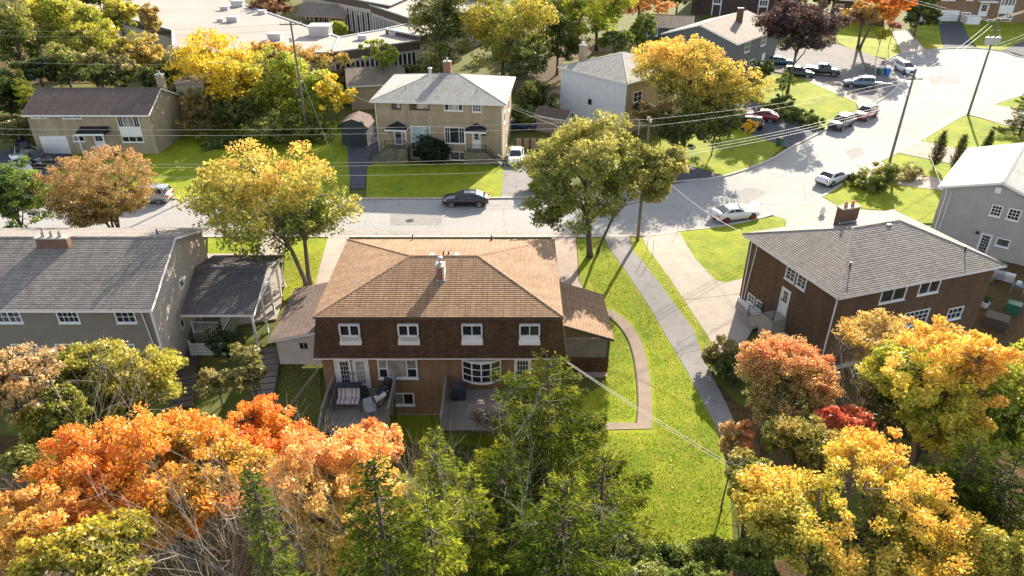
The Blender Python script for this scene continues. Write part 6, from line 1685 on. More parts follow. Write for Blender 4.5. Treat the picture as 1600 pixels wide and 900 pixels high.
def field(P, rng, k=5, f=0.6):                 # cheap smooth noise as a sum of waves
    v = np.zeros(len(P))
    for _ in range(k):
        d = rng.normal(size=3); d /= np.linalg.norm(d); v += np.sin(P @ d * f * rng.uniform(.7, 2.2) * 2 + rng.uniform(0, 6.28))
    return v / k

def leaves(C, rad, per, size, rng, flat=.6, updir=.5, tri=False):
    """leaf rhombs scattered round cluster centres C"""
    n = len(C); idx = np.repeat(np.arange(n), per)
    d = rng.normal(size=(len(idx), 3)); d /= np.linalg.norm(d, axis=1)[:, None] + 1e-9
    rr = rng.random(len(idx)) ** .45
    P = C[idx] + d * (rr * rad[idx])[:, None] * np.array([1, 1, flat])
    N = rng.normal(size=(len(idx), 3)) + np.array([0, 0, updir]) + d * .5; N /= np.linalg.norm(N, axis=1)[:, None]
    A_ = np.cross(N, rng.normal(size=(len(idx), 3))); A_ /= np.linalg.norm(A_, axis=1)[:, None] + 1e-9
    B_ = np.cross(N, A_); s = size * rng.uniform(.45, 1.5, len(idx))[:, None]
    if tri:
        V = np.stack([P - A_ * s * .7 - B_ * s * .25, P + B_ * s * .62, P + A_ * s * .68 - B_ * s * .3], 1)
        return V.reshape(-1, 3), P, idx
    V = np.empty((len(idx), 4, 3)); bend = N * s * .18
    V[:, 0] = P - A_ * s * .62; V[:, 1] = P + B_ * s * .42 - bend; V[:, 2] = P + A_ * s * .62; V[:, 3] = P - B_ * s * .42 - bend
    return V.reshape(-1, 3), P, idx

def limb_pts(a, b, rng, wob=.12, n=4, droop=0.0):
    a = np.array(a, float); b = np.array(b, float); L = np.linalg.norm(b - a); pts = []
    for i in range(n + 1):
        t = i / n; p = a * (1 - t) + b * t + rng.normal(size=3) * wob * L * math.sin(math.pi * t) * .5
        p[2] += L * .12 * math.sin(math.pi * t) - droop * t * t; pts.append(tuple(p))
    return pts

ORANGE = [(.16, .19, .03), (.60, .40, .04), (.84, .40, .05), (.84, .29, .04), (.72, .18, .03)]
ORANGE2 = [(.30, .28, .05), (.78, .52, .09), (.86, .48, .10), (.86, .36, .07)]
PALEOR = [(.34, .34, .06), (.72, .58, .09), (.86, .64, .14), (.88, .54, .18), (.86, .40, .11)]
REDOR = [(.15, .19, .04), (.32, .32, .09), (.56, .43, .15), (.76, .42, .16), (.74, .25, .08)]
YELLOW = [(.28, .28, .02), (.62, .50, .03), (.88, .66, .05), (.90, .58, .05)]
YELGRN = [(.13, .19, .02), (.30, .33, .03), (.50, .46, .045), (.68, .56, .07)]
LIME = [(.09, .15, .02), (.24, .31, .03), (.45, .47, .04), (.72, .62, .06)]
GREEN = [(.07, .12, .02), (.14, .19, .03), (.24, .26, .04), (.38, .34, .07)]
DKGREEN = [(.03, .055, .012), (.06, .09, .015), (.10, .13, .02), (.16, .18, .03)]
MAPLEGRN = [(.09, .13, .025), (.20, .23, .04), (.36, .35, .07), (.50, .42, .10)]
OLIVE = [(.10, .11, .03), (.19, .19, .05), (.30, .27, .08), (.42, .34, .12)]
BROWNOR = [(.12, .12, .02), (.27, .20, .05), (.40, .27, .08), (.50, .30, .11)]
PINKTAN = [(.20, .18, .06), (.42, .32, .13), (.62, .42, .20), (.74, .44, .13)]
PURPLE = [(.035, .022, .02), (.065, .036, .033), (.11, .06, .052), (.20, .12, .10)]
GOLDOR = [(.12, .14, .02), (.30, .28, .04), (.60, .45, .06), (.82, .52, .09)]
GOLD = [(.12, .16, .03), (.34, .35, .05), (.66, .54, .06), (.86, .58, .07), (.84, .42, .07)]
HEDGE = [(.012, .03, .012), (.02, .045, .016), (.03, .06, .02)]
SPRUCE = [(.018, .040, .008), (.055, .085, .012), (.13, .165, .018), (.28, .30, .03)]
SPRUCEB = [(.04, .065, .01), (.12, .16, .018), (.25, .29, .03), (.42, .42, .045)]
DSPRUCE = [(.02, .04, .012), (.05, .075, .016), (.10, .13, .022), (.17, .19, .03)]

def broad(name, label, cat, base, C, Rr, pal, nl, size, seed, barkm=None, tr=.22, ncl=None, gaps=.25, topbias=.5, shell=.55, group=None, cr=.16, flat=.65, nlimb=8, trunks=1, lean=None, jit=.15, freq=.5, lobes=7, twig=True, sparse=0.0, tb=None, up=.5, noisek=.5):
    """base ground point, crown centre C, crown radii Rr; clusters of real leaves carried on limbs"""
    rng = np.random.default_rng(seed); base = Vector(base); C = np.array(C, float); Rr = np.array(Rr, float)
    t = thing(name, label, cat, base, 0, group)
    ncl = ncl or int(60 + 10 * Rr.mean() ** 2); pts = []
    dirs = rng.normal(size=(14, 3)); dirs /= np.linalg.norm(dirs, axis=1)[:, None]; amp = rng.uniform(-.26, .26, 14)
    if lobes: Rr = Rr * 1.06
    lb_ = [(np.zeros(3), np.array([.72, .72, .78]), 1.2)]
    for q in range(lobes):                     # separate boughs: offset, size, weight
        a_ = q * 2.39996 + rng.normal() * .3; e_ = rng.uniform(-.55, .75); r_ = math.sqrt(max(0, 1 - e_ * e_)) * rng.uniform(.5, .72)
        s_ = rng.uniform(.34, .52); lb_.append((np.array([math.cos(a_) * r_, math.sin(a_) * r_, e_ * .62]), np.array([s_, s_, s_ * rng.uniform(.6, .9)]), s_ ** 2 * 3.2))
    if not lobes: lb_ = [(np.zeros(3), np.ones(3), 1.0)]
    wts = np.array([x[2] for x in lb_]); wts /= wts.sum()
    while len(pts) < ncl:
        o_, s_, _w = lb_[rng.choice(len(lb_), p=wts)]
        d = rng.normal(size=3); d /= np.linalg.norm(d); k = rng.random() ** (1 / (3 * (.5 + shell)))
        bump = 1 + sum(a * max(0, float(d @ q)) ** 5 for a, q in zip(amp, dirs)) * 1.3
        p = (o_ + d * k * bump * s_) * Rr
        if p[2] < 0: p[2] *= .9
        pts.append(C + p)
    P = np.array(pts)
    f = field(P - C, rng, 6, freq)
    keep = f > np.quantile(f, gaps * .6); P = P[keep]
    f2 = field(P - C, rng, 5, .35) + .5 * field(P - C, rng, 5, 1.1)
    rad = (Rr.mean() * cr) * rng.uniform(.65, 1.35, len(P)) + .05
    per = max(4, int(nl / len(P)))
    tri = size >= .11
    V, LP, idx = leaves(P, rad, per, size, rng, flat, up, tri)
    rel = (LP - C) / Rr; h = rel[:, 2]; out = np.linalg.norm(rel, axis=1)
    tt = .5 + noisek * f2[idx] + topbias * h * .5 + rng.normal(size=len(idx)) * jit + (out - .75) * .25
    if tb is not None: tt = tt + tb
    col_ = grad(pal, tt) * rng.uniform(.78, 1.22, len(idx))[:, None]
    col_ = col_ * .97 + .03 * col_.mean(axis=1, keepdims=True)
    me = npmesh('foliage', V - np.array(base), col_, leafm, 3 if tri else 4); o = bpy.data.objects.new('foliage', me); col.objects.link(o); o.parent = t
    # limbs
    bm_ = barkm or bark; k = MB(); b = np.array(base); ctr = C.copy(); ends = []
    for q in range(trunks):
        sh = np.array([0, 0, 0.]) if trunks == 1 else np.array([math.cos(q * 2.4 + seed) * Rr[0] * .32, math.sin(q * 2.4 + seed) * Rr[1] * .3, 0])
        tp = C + sh + np.array([0, 0, Rr[2] * .35]); st_ = b + (np.array([.25 * q, .12 * q, 0]) if trunks > 1 else 0)
        mid = st_ * .45 + (C + sh) * .55; mid[:2] = st_[:2] * .65 + (C + sh)[:2] * .35
        tl = [tuple(st_ - np.array([0, 0, .2])), tuple(st_ * .75 + mid * .25 + rng.normal(size=3) * .05), tuple(mid), tuple(mid * .5 + tp * .5 + rng.normal(size=3) * .15), tuple(tp)]
        k.tube(tl, [tr * 1.35, tr, tr * .8, tr * .5, tr * .15], 8)
        hb = [np.array(tl[1]), np.array(tl[2]), np.array(tl[3])]
        for j in range(nlimb):
            s = rng.random(); a0 = hb[1] * (1 - s) + hb[2] * s if rng.random() < .6 else hb[0] * (.3 - .3 * s) + hb[1] * (.7 + .3 * s)
            e_ = P[rng.integers(len(P))]; e_ = ctr + (e_ - ctr) * .72
            lp = limb_pts(a0, e_, rng, .12, 4); k.tube(lp, [tr * .42, tr * .34, tr * .25, tr * .16, tr * .07], 6); ends += [np.array(x) for x in lp[1:]]
    E_ = np.array(ends)
    if twig:
        for p in P[:: max(1, len(P) // 160)]:
            i = np.argmin(np.linalg.norm(E_ - p, axis=1)); L = np.linalg.norm(E_[i] - p)
            k.tube(limb_pts(E_[i], p, rng, .12, 2), [tr * .13 + .008, tr * .09 + .006, .006], 3, False)
    k.build('trunk', bm_, t, smooth=True)
    return t

def crown_px(u, v, ru, rv, Y, depth=None):     # crown seen at a pixel with pixel radii, standing at distance Y
    c = A(u, v, Y); s = SC(Y, c.z); return (c.x, c.y, c.z), (ru * s, (depth or (ru + rv) / 2) * s, rv * s * 1.08)

def tpx(name, label, u, v, ru, rv, Y, pal, nl, size, seed, bu=None, cat='tree', **kw):
    C, Rr = crown_px(u, v, ru, rv, Y)
    if bu is None: base = (C[0], Y, T(Y))
    else: g = G(*bu); base = (g.x, g.y, g.z)
    return broad(name, label, cat, base, C, Rr, pal, nl, size, seed, **kw)

def spruce(name, label, base, H, Rb, pal, seed, group=None, cat='tree', dens=1.0, droop=.35, whorl=.5, tw=.19, rag=.3, per=105):
    """whorls of flat drooping fans, each a spray of needle tufts on a real branch"""
    rng = np.random.default_rng(seed); t = thing(name, label, cat, base, 0, group); b = np.array(base, float)
    Vs = []; Ts = []; z = H * .1; k = MB(); k.tube([(b[0], b[1], b[2] - .2), (b[0] + .05, b[1], b[2] + H * .5), (b[0], b[1], b[2] + H * .97)], [H * .016 + .05, H * .010 + .03, .02], 7)
    ph = rng.uniform(0, 6.28, 3)
    while z < H * .975:
        fr_ = 1 - z / H; nb = int(5 + 3 * fr_); a0 = rng.random() * 6.28
        for j in range(nb):
            a = a0 + j * 6.283 / nb + rng.normal() * .25; zz = z + rng.uniform(-.5, .5) * whorl
            L = (Rb * (fr_ ** .72) * (1 + .18 * math.sin(2 * a + ph[0]) + .12 * math.sin(z * 1.3 + ph[1])) + .12) * rng.uniform(1 - rag, 1 + rag * .5)
            d = np.array([math.cos(a), math.sin(a), 0]); sd_ = np.array([-d[1], d[0], 0]); up_ = np.array([0, 0, 1.0])
            rise = rng.uniform(.0, .3) + (.6 if fr_ < .1 else 0) + .25 * (1 - fr_); org = b + np.array([0, 0, zz]); tiltv = rng.normal() * .25
            cur = lambda s: (rise * s - droop * s ** 1.6 + .22 * s ** 4) * L
            pts = [tuple(org + d * L * q + up_ * cur(q)) for q in (0, .4, .75, .97)]
            k.tube(pts, [.03 + L * .008, .02 + L * .004, .014, .006], 3, False)
            wd = .42 * L; m = max(6, int(per * dens * (L * wd * .9 + .05)))
            s = rng.random(m) ** .65; s = .12 + .9 * s * .98; side = rng.uniform(-1, 1, m); lat = side * (wd * (1 - s) * .9 + .10 + .05 * L) 
            pos = org + d * (s * L + np.abs(lat) * .35)[:, None] + sd_ * lat[:, None] + up_ * (cur(np.minimum(s, 1)) - .25 * np.abs(lat) + tiltv * lat * .5 + rng.normal(size=m) * .04 * (1 + .3 * L))[:, None]
            dirn = d * .8 + sd_ * (np.sign(lat) * rng.uniform(.2, 1.0, m))[:, None] + rng.normal(size=(m, 3)) * .28; dirn[:, 2] -= .12
            dirn /= np.linalg.norm(dirn, axis=1)[:, None]; nn_ = up_ + rng.normal(size=(m, 3)) * .6; wv = np.cross(dirn, nn_); wv /= np.linalg.norm(wv, axis=1)[:, None] + 1e-9
            wl = tw * rng.uniform(.6, 1.25, m)[:, None]; ww = wl * rng.uniform(.13, .21, (m, 1))
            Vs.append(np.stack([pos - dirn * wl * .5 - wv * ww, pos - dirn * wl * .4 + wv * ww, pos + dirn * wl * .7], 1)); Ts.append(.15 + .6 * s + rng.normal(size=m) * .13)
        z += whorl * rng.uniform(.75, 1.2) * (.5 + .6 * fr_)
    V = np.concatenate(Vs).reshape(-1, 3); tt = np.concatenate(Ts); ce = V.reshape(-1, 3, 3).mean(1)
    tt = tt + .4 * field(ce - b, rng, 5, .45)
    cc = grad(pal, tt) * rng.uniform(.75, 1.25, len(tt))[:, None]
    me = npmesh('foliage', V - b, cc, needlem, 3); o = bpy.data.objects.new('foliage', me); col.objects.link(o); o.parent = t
    k.build('trunk', bark, t, smooth=True); return t

def bare(name, label, base, H, spread, seed, m=None, cat='tree', depth=5, stems=4, r0=.07, lean=(0, 0), leafpal=None, nl=0, lsize=.1):
    rng = np.random.default_rng(seed); t = thing(name, label, cat, base); k = MB(); tips = []
    def grow(p, d, L, r, lv):
        q = p + d * L; mid = (p + q) / 2 + rng.normal(size=3) * L * .06
        k.tube([tuple(p), tuple(mid), tuple(q)], [r, r * .85, r * .7], 5 if lv < 2 else 3, False)
        if lv >= depth: tips.append(q); return
        for i in range(rng.integers(2, 4)):
            nd = d + rng.normal(size=3) * .42 * spread; nd[2] = nd[2] * .9 + .12; nd /= np.linalg.norm(nd)
            grow(q, nd, L * rng.uniform(.62, .88), r * .62, lv + 1)
    b = np.array(base, float)
    for s in range(stems):
        d = np.array([lean[0] + rng.normal() * .28 * spread, lean[1] + rng.normal() * .28 * spread, 1.0]); d /= np.linalg.norm(d)
        grow(b + rng.normal(size=3) * np.array([.15, .15, 0]), d, H * .27 * rng.uniform(.8, 1.15), r0, 0)
    k.build('branches', m or palebark, t)
    if leafpal:
        tp = np.array(tips); V, LP, idx = leaves(tp, np.full(len(tp), .35), max(1, nl // len(tp)), lsize, rng)
        f = field(LP - b, rng, 4, .5); cc = grad(leafpal, .5 + .5 * f + rng.normal(size=len(f)) * .2)
        me = npmesh('foliage', V - b, cc, leafm); o = bpy.data.objects.new('foliage', me); col.objects.link(o); o.parent = t
    return t

# ---- street trees
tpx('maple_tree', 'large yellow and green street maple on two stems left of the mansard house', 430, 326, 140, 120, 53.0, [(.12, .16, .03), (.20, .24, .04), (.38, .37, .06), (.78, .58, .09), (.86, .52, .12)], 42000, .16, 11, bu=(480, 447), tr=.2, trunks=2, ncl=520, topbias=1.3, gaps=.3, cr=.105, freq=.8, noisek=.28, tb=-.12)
C1, R1 = crown_px(915, 275, 96, 108, 56.2)
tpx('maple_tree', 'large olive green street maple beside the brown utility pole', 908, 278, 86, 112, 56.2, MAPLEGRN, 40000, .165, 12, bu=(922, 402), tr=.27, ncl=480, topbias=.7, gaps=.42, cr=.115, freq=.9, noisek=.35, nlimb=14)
tpx('small_maple', 'smaller olive green maple crown leaning out over the brown pole', 1010, 276, 56, 60, 57.2, MAPLEGRN, 17000, .18, 13, bu=(932, 398), tr=.12, ncl=160, gaps=.4, cr=.17, freq=.9)
tpx('round_tree', 'round brown orange bushy tree at the kerb on the left', 157, 306, 78, 54, 58, BROWNOR, 42000, .115, 14, tr=.13, trunks=4, lobes=0, ncl=900, gaps=.05, cr=.10, jit=.22, topbias=.9)
tpx('pine_tree', 'soft light green pine at the left edge by the street', 16, 310, 54, 62, 57, [(.06, .12, .02), (.14, .22, .03), (.28, .36, .05)], 22000, .14, 15, tr=.16, ncl=260, gaps=.25, cr=.14, flat=.35, up=1.2)
# ---- trees beyond the street
tpx('ash_tree', 'bright yellow tree in front of the flat-roofed school', 340, 114, 76, 76, 96, [(.30, .28, .02), (.62, .48, .02), (.82, .56, .02), (.88, .56, .02)], 15000, .26, 21, tr=.25, ncl=260, gaps=.3, trunks=3)
tpx('ash_tree', 'yellow green thin tree right of the bright yellow one', 405, 140, 60, 72, 94, YELGRN, 16000, .24, 22, tr=.18, ncl=200, gaps=.35, trunks=2)
tpx('birch_tree', 'green and yellow tree around the pole behind the street maple', 470, 145, 52, 66, 93, LIME, 14000, .24, 23, tr=.16, ncl=180, gaps=.35, trunks=2)
tpx('small_tree', 'small bright yellow tree left of the cream outbuilding', 522, 145, 32, 34, 91, YELLOW, 4500, .22, 24, tr=.1, ncl=100)
tpx('shrub', 'tall green shrub below the yellow trees', 428, 205, 42, 34, 86, GREEN, 6000, .2, 25, cat='shrub', tr=.08, ncl=130)
tpx('shrub', 'green shrub under the pole among the yellow trees', 490, 205, 34, 34, 88, GREEN, 5000, .2, 26, cat='shrub', tr=.08, ncl=110)
tpx('bush', 'orange tipped bush by the school wall', 425, 85, 42, 22, 102, [(.3, .25, .03), (.6, .38, .06), (.75, .38, .12)], 3500, .24, 27, cat='bush', tr=.08, ncl=110, gaps=.4)
tpx('bush', 'rusty bush at the foot of the narrow school windows', 497, 92, 50, 22, 102, [(.2, .2, .04), (.45, .3, .06), (.65, .34, .1)], 3500, .24, 28, cat='bush', tr=.08, ncl=110, gaps=.4)
tpx('small_tree', 'light green small tree against the school windows', 594, 86, 30, 28, 104, LIME[:3], 4500, .22, 29, tr=.1, ncl=110)
tpx('oak_tree', 'dark green tree left of the yellow green one behind the brick chimney', 688, 55, 42, 92, 113, DKGREEN[1:] + [(.25, .25, .05)], 13000, .28, 30, tr=.28, ncl=220, gaps=.3)
tpx('oak_tree', 'broad yellow green tree behind the right end of the buff brick roof', 785, 50, 68, 80, 115, [(.08, .11, .02), (.22, .24, .03), (.42, .38, .04), (.58, .45, .06)], 20000, .26, 31, tr=.3, ncl=330, gaps=.25, topbias=1.2)
tpx('shrub', 'dark shrub between the buff brick roof and the white house', 835, 150, 30, 30, 97, DKGREEN, 4000, .24, 32, cat='shrub', tr=.08)
tpx('maple_tree', 'yellow tree with dark trunk behind the white house chimney', 930, 18, 58, 62, 120, LIME, 13000, .3, 33, tr=.3, ncl=240, bu=(932, 78), gaps=.25)
tpx('round_bush', 'dense round green bush behind the white house roof', 1004, 48, 22, 26, 119, [(.06, .10, .02), (.12, .17, .02), (.25, .30, .03)], 5000, .22, 34, lobes=0, cat='bush', tr=.15, ncl=90, gaps=0, shell=.9)
tpx('oak_tree', 'dark green tree behind the open shed frame left of the white chimney', 872, 60, 36, 44, 117, DKGREEN[1:], 6000, .3, 35, tr=.2, ncl=130)
tpx('maple_tree', 'large gold and orange tree in front of the white and dark grey houses', 1080, 128, 96, 78, 86, GOLDOR, 36000, .19, 36, tr=.3, ncl=560, gaps=.14, cr=.11, topbias=1.3, noisek=.35)
tpx('purple_tree', 'purple-leaved tree in front of the wide drive', 1254, 46, 60, 60, 106, PURPLE, 20000, .24, 37, bu=(1230, 146), tr=.22, ncl=230, gaps=.3)
tpx('maple_tree', 'orange red tree beside the red brick house at the top', 1385, 10, 46, 36, 131, [(.35, .15, .03), (.70, .28, .03), (.85, .30, .03), (.75, .18, .03)], 9000, .28, 38, bu=(1342, 78), tr=.25, ncl=170)
tpx('thin_tree', 'thin rusty tree left of the orange red one', 1345, 20, 28, 32, 128, [(.2, .12, .04), (.4, .25, .06), (.5, .3, .08)], 2500, .26, 39, bu=(1340, 76), tr=.25, ncl=90, gaps=.5)
tpx('dark_tree', 'dark green tree left of the top right brick house', 1440, 12, 32, 42, 143, DKGREEN, 5500, .34, 40, tr=.2, ncl=120)
tpx('bush', 'yellow bush beside the pale concrete drive at the top', 1378, 54, 14, 11, 126, [(.4, .35, .03), (.65, .5, .05)], 1200, .22, 41, cat='bush', tr=.05)
tpx('bush', 'pinkish red bush under the orange red tree', 1398, 38, 15, 9, 133, [(.35, .12, .1), (.5, .25, .18)], 1000, .22, 42, cat='bush', tr=.05)
tpx('shrub', 'mid green shrub under the gold tree nearest the brown pole', 1072, 212, 62, 42, 79, DKGREEN[1:], 14000, .18, 43, cat='shrub', tr=.08, ncl=150, gaps=.1)
tpx('shrub', 'tall dark green shrub under the right side of the gold tree', 1120, 188, 34, 44, 82, DKGREEN[1:], 8000, .18, 44, cat='shrub', tr=.08, ncl=90, gaps=.1)
tpx('shrub', 'rusty shrub under the middle of the gold tree', 1035, 185, 36, 36, 83, BROWNOR[:3], 7000, .18, 45, cat='shrub', tr=.08, ncl=90)
tpx('sapling', 'small bright yellow sapling beside the black parked car', 1172, 198, 11, 15, 87, [(.8, .5, .02), (.95, .62, .02)], 1200, .14, 46, tr=.04, ncl=40, gaps=.3)
for i, (u, v, ru, rv) in enumerate(((1212, 182, 30, 24), (1245, 188, 30, 25), (1272, 198, 18, 20), (1222, 162, 20, 18))):
    tpx('shrub', ('dark shrub at the left end of the row along the shaded drive', 'leafy shrub in the middle of the row along the shaded drive', 'leafy shrub at the kerb end of the row along the shaded drive', 'small shrub above the row, at the foot of the purple tree')[i], u, v, ru, rv, [97, 95, 93, 101][i], GREEN[:3] if i else DKGREEN[1:], 5000, .18, 50 + i, cat='shrub', tr=.05, ncl=60, gaps=.1)
tpx('ball_shrub', 'clipped ball shrub in front of the purple tree trunk', 1226, 130, 16, 20, 105, GREEN[:3], 1800, .16, 55, cat='shrub', tr=.06, ncl=50, gaps=0)
tpx('hedge', 'dark hedge along the dark grey house', 1190, 108, 18, 16, 109, DKGREEN, 2500, .2, 56, cat='hedge', tr=.06, ncl=60, gaps=0)
tpx('weeping_tree', 'light green rounded shrub glimpsed left of the street maple', 845, 278, 20, 34, 72, LIME[:3], 3000, .17, 57, cat='shrub', tr=.06, ncl=70)
# clipped dark shrub before the buff brick house
g = G(681, 253); broad('clipped_shrub', 'big dark clipped round shrub between the two doors of the buff brick house', 'shrub', (g.x, g.y - .3, 0), (g.x, g.y - .3, 1.55), (1.95, 1.5, 1.75), HEDGE, 16000, .12, 60, tr=.1, lobes=0, ncl=420, gaps=0, shell=1.6, cr=.13, topbias=.3, flat=.9)
# garden bushes on the right
for i, (u, v, ru, rv, pal, nl) in enumerate(((1368, 288, 34, 42, GREEN, 10000), (1334, 288, 16, 25, DKGREEN[1:], 4000), (1402, 286, 24, 32, OLIVE, 3500), (1422, 276, 18, 24, OLIVE, 1800))):
    tpx('garden_bush', ('tallest leafy bush behind the brick chimney', 'dark bush left of the tallest one, by the white saloon', 'thin olive bush beside the lamp arm pole foot', 'thin airy shrub right of the lamp arm pole')[i], u, v, ru, rv, 72 + i, pal, nl, .14, 61 + i, cat='bush', tr=.04, trunks=3, ncl=90, gaps=.25)
for i, (u, v) in enumerate(((1458, 264), (1489, 270), (1531, 262))):
    g = at(u, v); spruce('cedar', ('slim dark cedar nearest the lamp arm pole', 'slim dark cedar in the middle of the three', 'slim dark cedar farthest right, above the grey roof')[i], g, 4.3, .75, DSPRUCE, 70 + i, cat='cedar', whorl=.16, tw=.16, droop=-.9, per=160, group='slim cedars along the verge')
spruce('spruce_tree', 'blue green spruce at the right edge by the upper drive', at(1592, 212), 7.0, 2.6, DSPRUCE, 75, whorl=.4)
# ---- woodland upper left
WL = [(20, 60, 36, 70, 104, GREEN, 'green tree at the top left corner'), (80, 40, 44, 60, 112, YELGRN, 'yellow green tree second from the top left corner'), (140, 60, 44, 62, 108, YELGRN, 'yellow green tree in the upper left wood'), (100, 100, 44, 40, 99, GREEN, 'green tree just behind the split-level roof'), (175, 105, 38, 38, 98, OLIVE, 'olive tree behind the middle of the split-level roof'),
      (215, 86, 38, 40, 103, [(.18, .20, .03), (.40, .34, .05), (.60, .42, .10)], 'tan and gold tree near the school corner'), (236, 30, 16, 22, 118, [(.4, .3, .08), (.6, .42, .12)], 'thin orange tree at the school corner'), (250, 118, 32, 32, 97, DKGREEN[1:], 'dark tree behind the flat-roofed annex'), (15, 150, 28, 46, 92, DKGREEN, 'dark tree at the left edge above the dark drive'),
      (185, 26, 30, 30, 125, YELGRN, 'yellow green tree top beside the school roof'), (60, -10, 60, 30, 130, OLIVE, 'olive tree cut by the top edge'), (150, -14, 50, 28, 134, GREEN, 'green tree cut by the top edge'), (18, 205, 26, 26, 84, OLIVE, 'leafy shrub beside the dark drive at the left edge')]
for i, (u, v, ru, rv, Y, pal, lb) in enumerate(WL): tpx('woodland_tree', lb, u, v, ru, rv, Y, pal, 9000, .26, 80 + i, tr=.2, ncl=190, gaps=.25)
spruce('conifer', 'small light green conifer behind the left end of the split-level roof', (A(42, 150, 88).x, 88, 0), 8.8, 2.8, SPRUCEB, 95, whorl=.4)
tpx('shrub', 'twiggy shrub right of the flat-roofed annex', 300, 180, 26, 32, 89, BROWNOR[:3], 3500, .2, 96, cat='shrub', tr=.08, ncl=90, gaps=.4)
for i, (u, v, ru, rv, Y, pal, lb) in enumerate([(60, 110, 50, 26, 96, DKGREEN, 'dark undergrowth behind the left end of the split-level roof'), (150, 118, 50, 20, 95, DKGREEN[1:], 'undergrowth behind the split-level house ridge'), (45, 20, 50, 30, 118, OLIVE, 'olive tree between the two top left ones'), (300, 150, 40, 30, 93, OLIVE, 'olive undergrowth below the bright yellow tree'), (380, 180, 50, 30, 90, DKGREEN[1:], 'dark undergrowth beneath the yellow green thin tree'),
      (385, 115, 50, 50, 99, GREEN, 'green tree filling behind the yellow ones'), (300, 120, 44, 60, 99, OLIVE, 'olive tree between the annex and the bright yellow tree'), (350, 225, 40, 18, 86, GREEN[:3], 'low shrub on the bank below the yellow trees'), (545, 120, 24, 20, 108, OLIVE, 'olive bush behind the cream outbuilding'), (820, 90, 40, 40, 106, DKGREEN[1:], 'dark tree left of the white house'), (860, 20, 50, 40, 128, GREEN, 'green tree behind the shed frame'), (815, 180, 22, 18, 92, GREEN[:3], 'green shrub below the hanging white board'), (650, 118, 26, 24, 106, DKGREEN, 'dark shrub behind the red brick chimney')]):
    tpx('understorey', lb, u, v, ru, rv, Y, pal, 6000, .24, 130 + i, tr=.1, ncl=150, gaps=.15)
# ---- top edge
TE = [(425, 6, 34, 22, 150, [(.12, .06, .03), (.3, .14, .06), (.35, .25, .08)], 'dark red brown tree left of the pavilion'), (528, 44, 15, 12, 134, LIME[1:3], 'round light green shrub in the school courtyard'), (740, -8, 60, 30, 150, YELGRN, 'yellow green tree at the top edge over the school'), (850, -5, 46, 30, 140, LIME, 'lime tree at the top edge'),
      (1000, 0, 44, 26, 145, [(.4, .2, .05), (.65, .3, .08), (.7, .4, .1)], 'orange pink tree at the top edge left of the small house'), (1060, -8, 34, 18, 160, OLIVE, 'olive tree at the top edge beside the brown building'), (1235, 8, 26, 26, 150, DKGREEN[1:], 'dark tree right of the brown building'), (1290, -5, 20, 16, 150, GREEN, 'green tree behind the red brown house'), (960, 60, 30, 20, 112, GREEN[:3], 'low green shrub behind the white house')]
for i, (u, v, ru, rv, Y, pal, lb) in enumerate(TE): tpx('background_tree', lb, u, v, ru, rv, Y, pal, 5500, .32, 100 + i, tr=.2, ncl=140, gaps=.2)

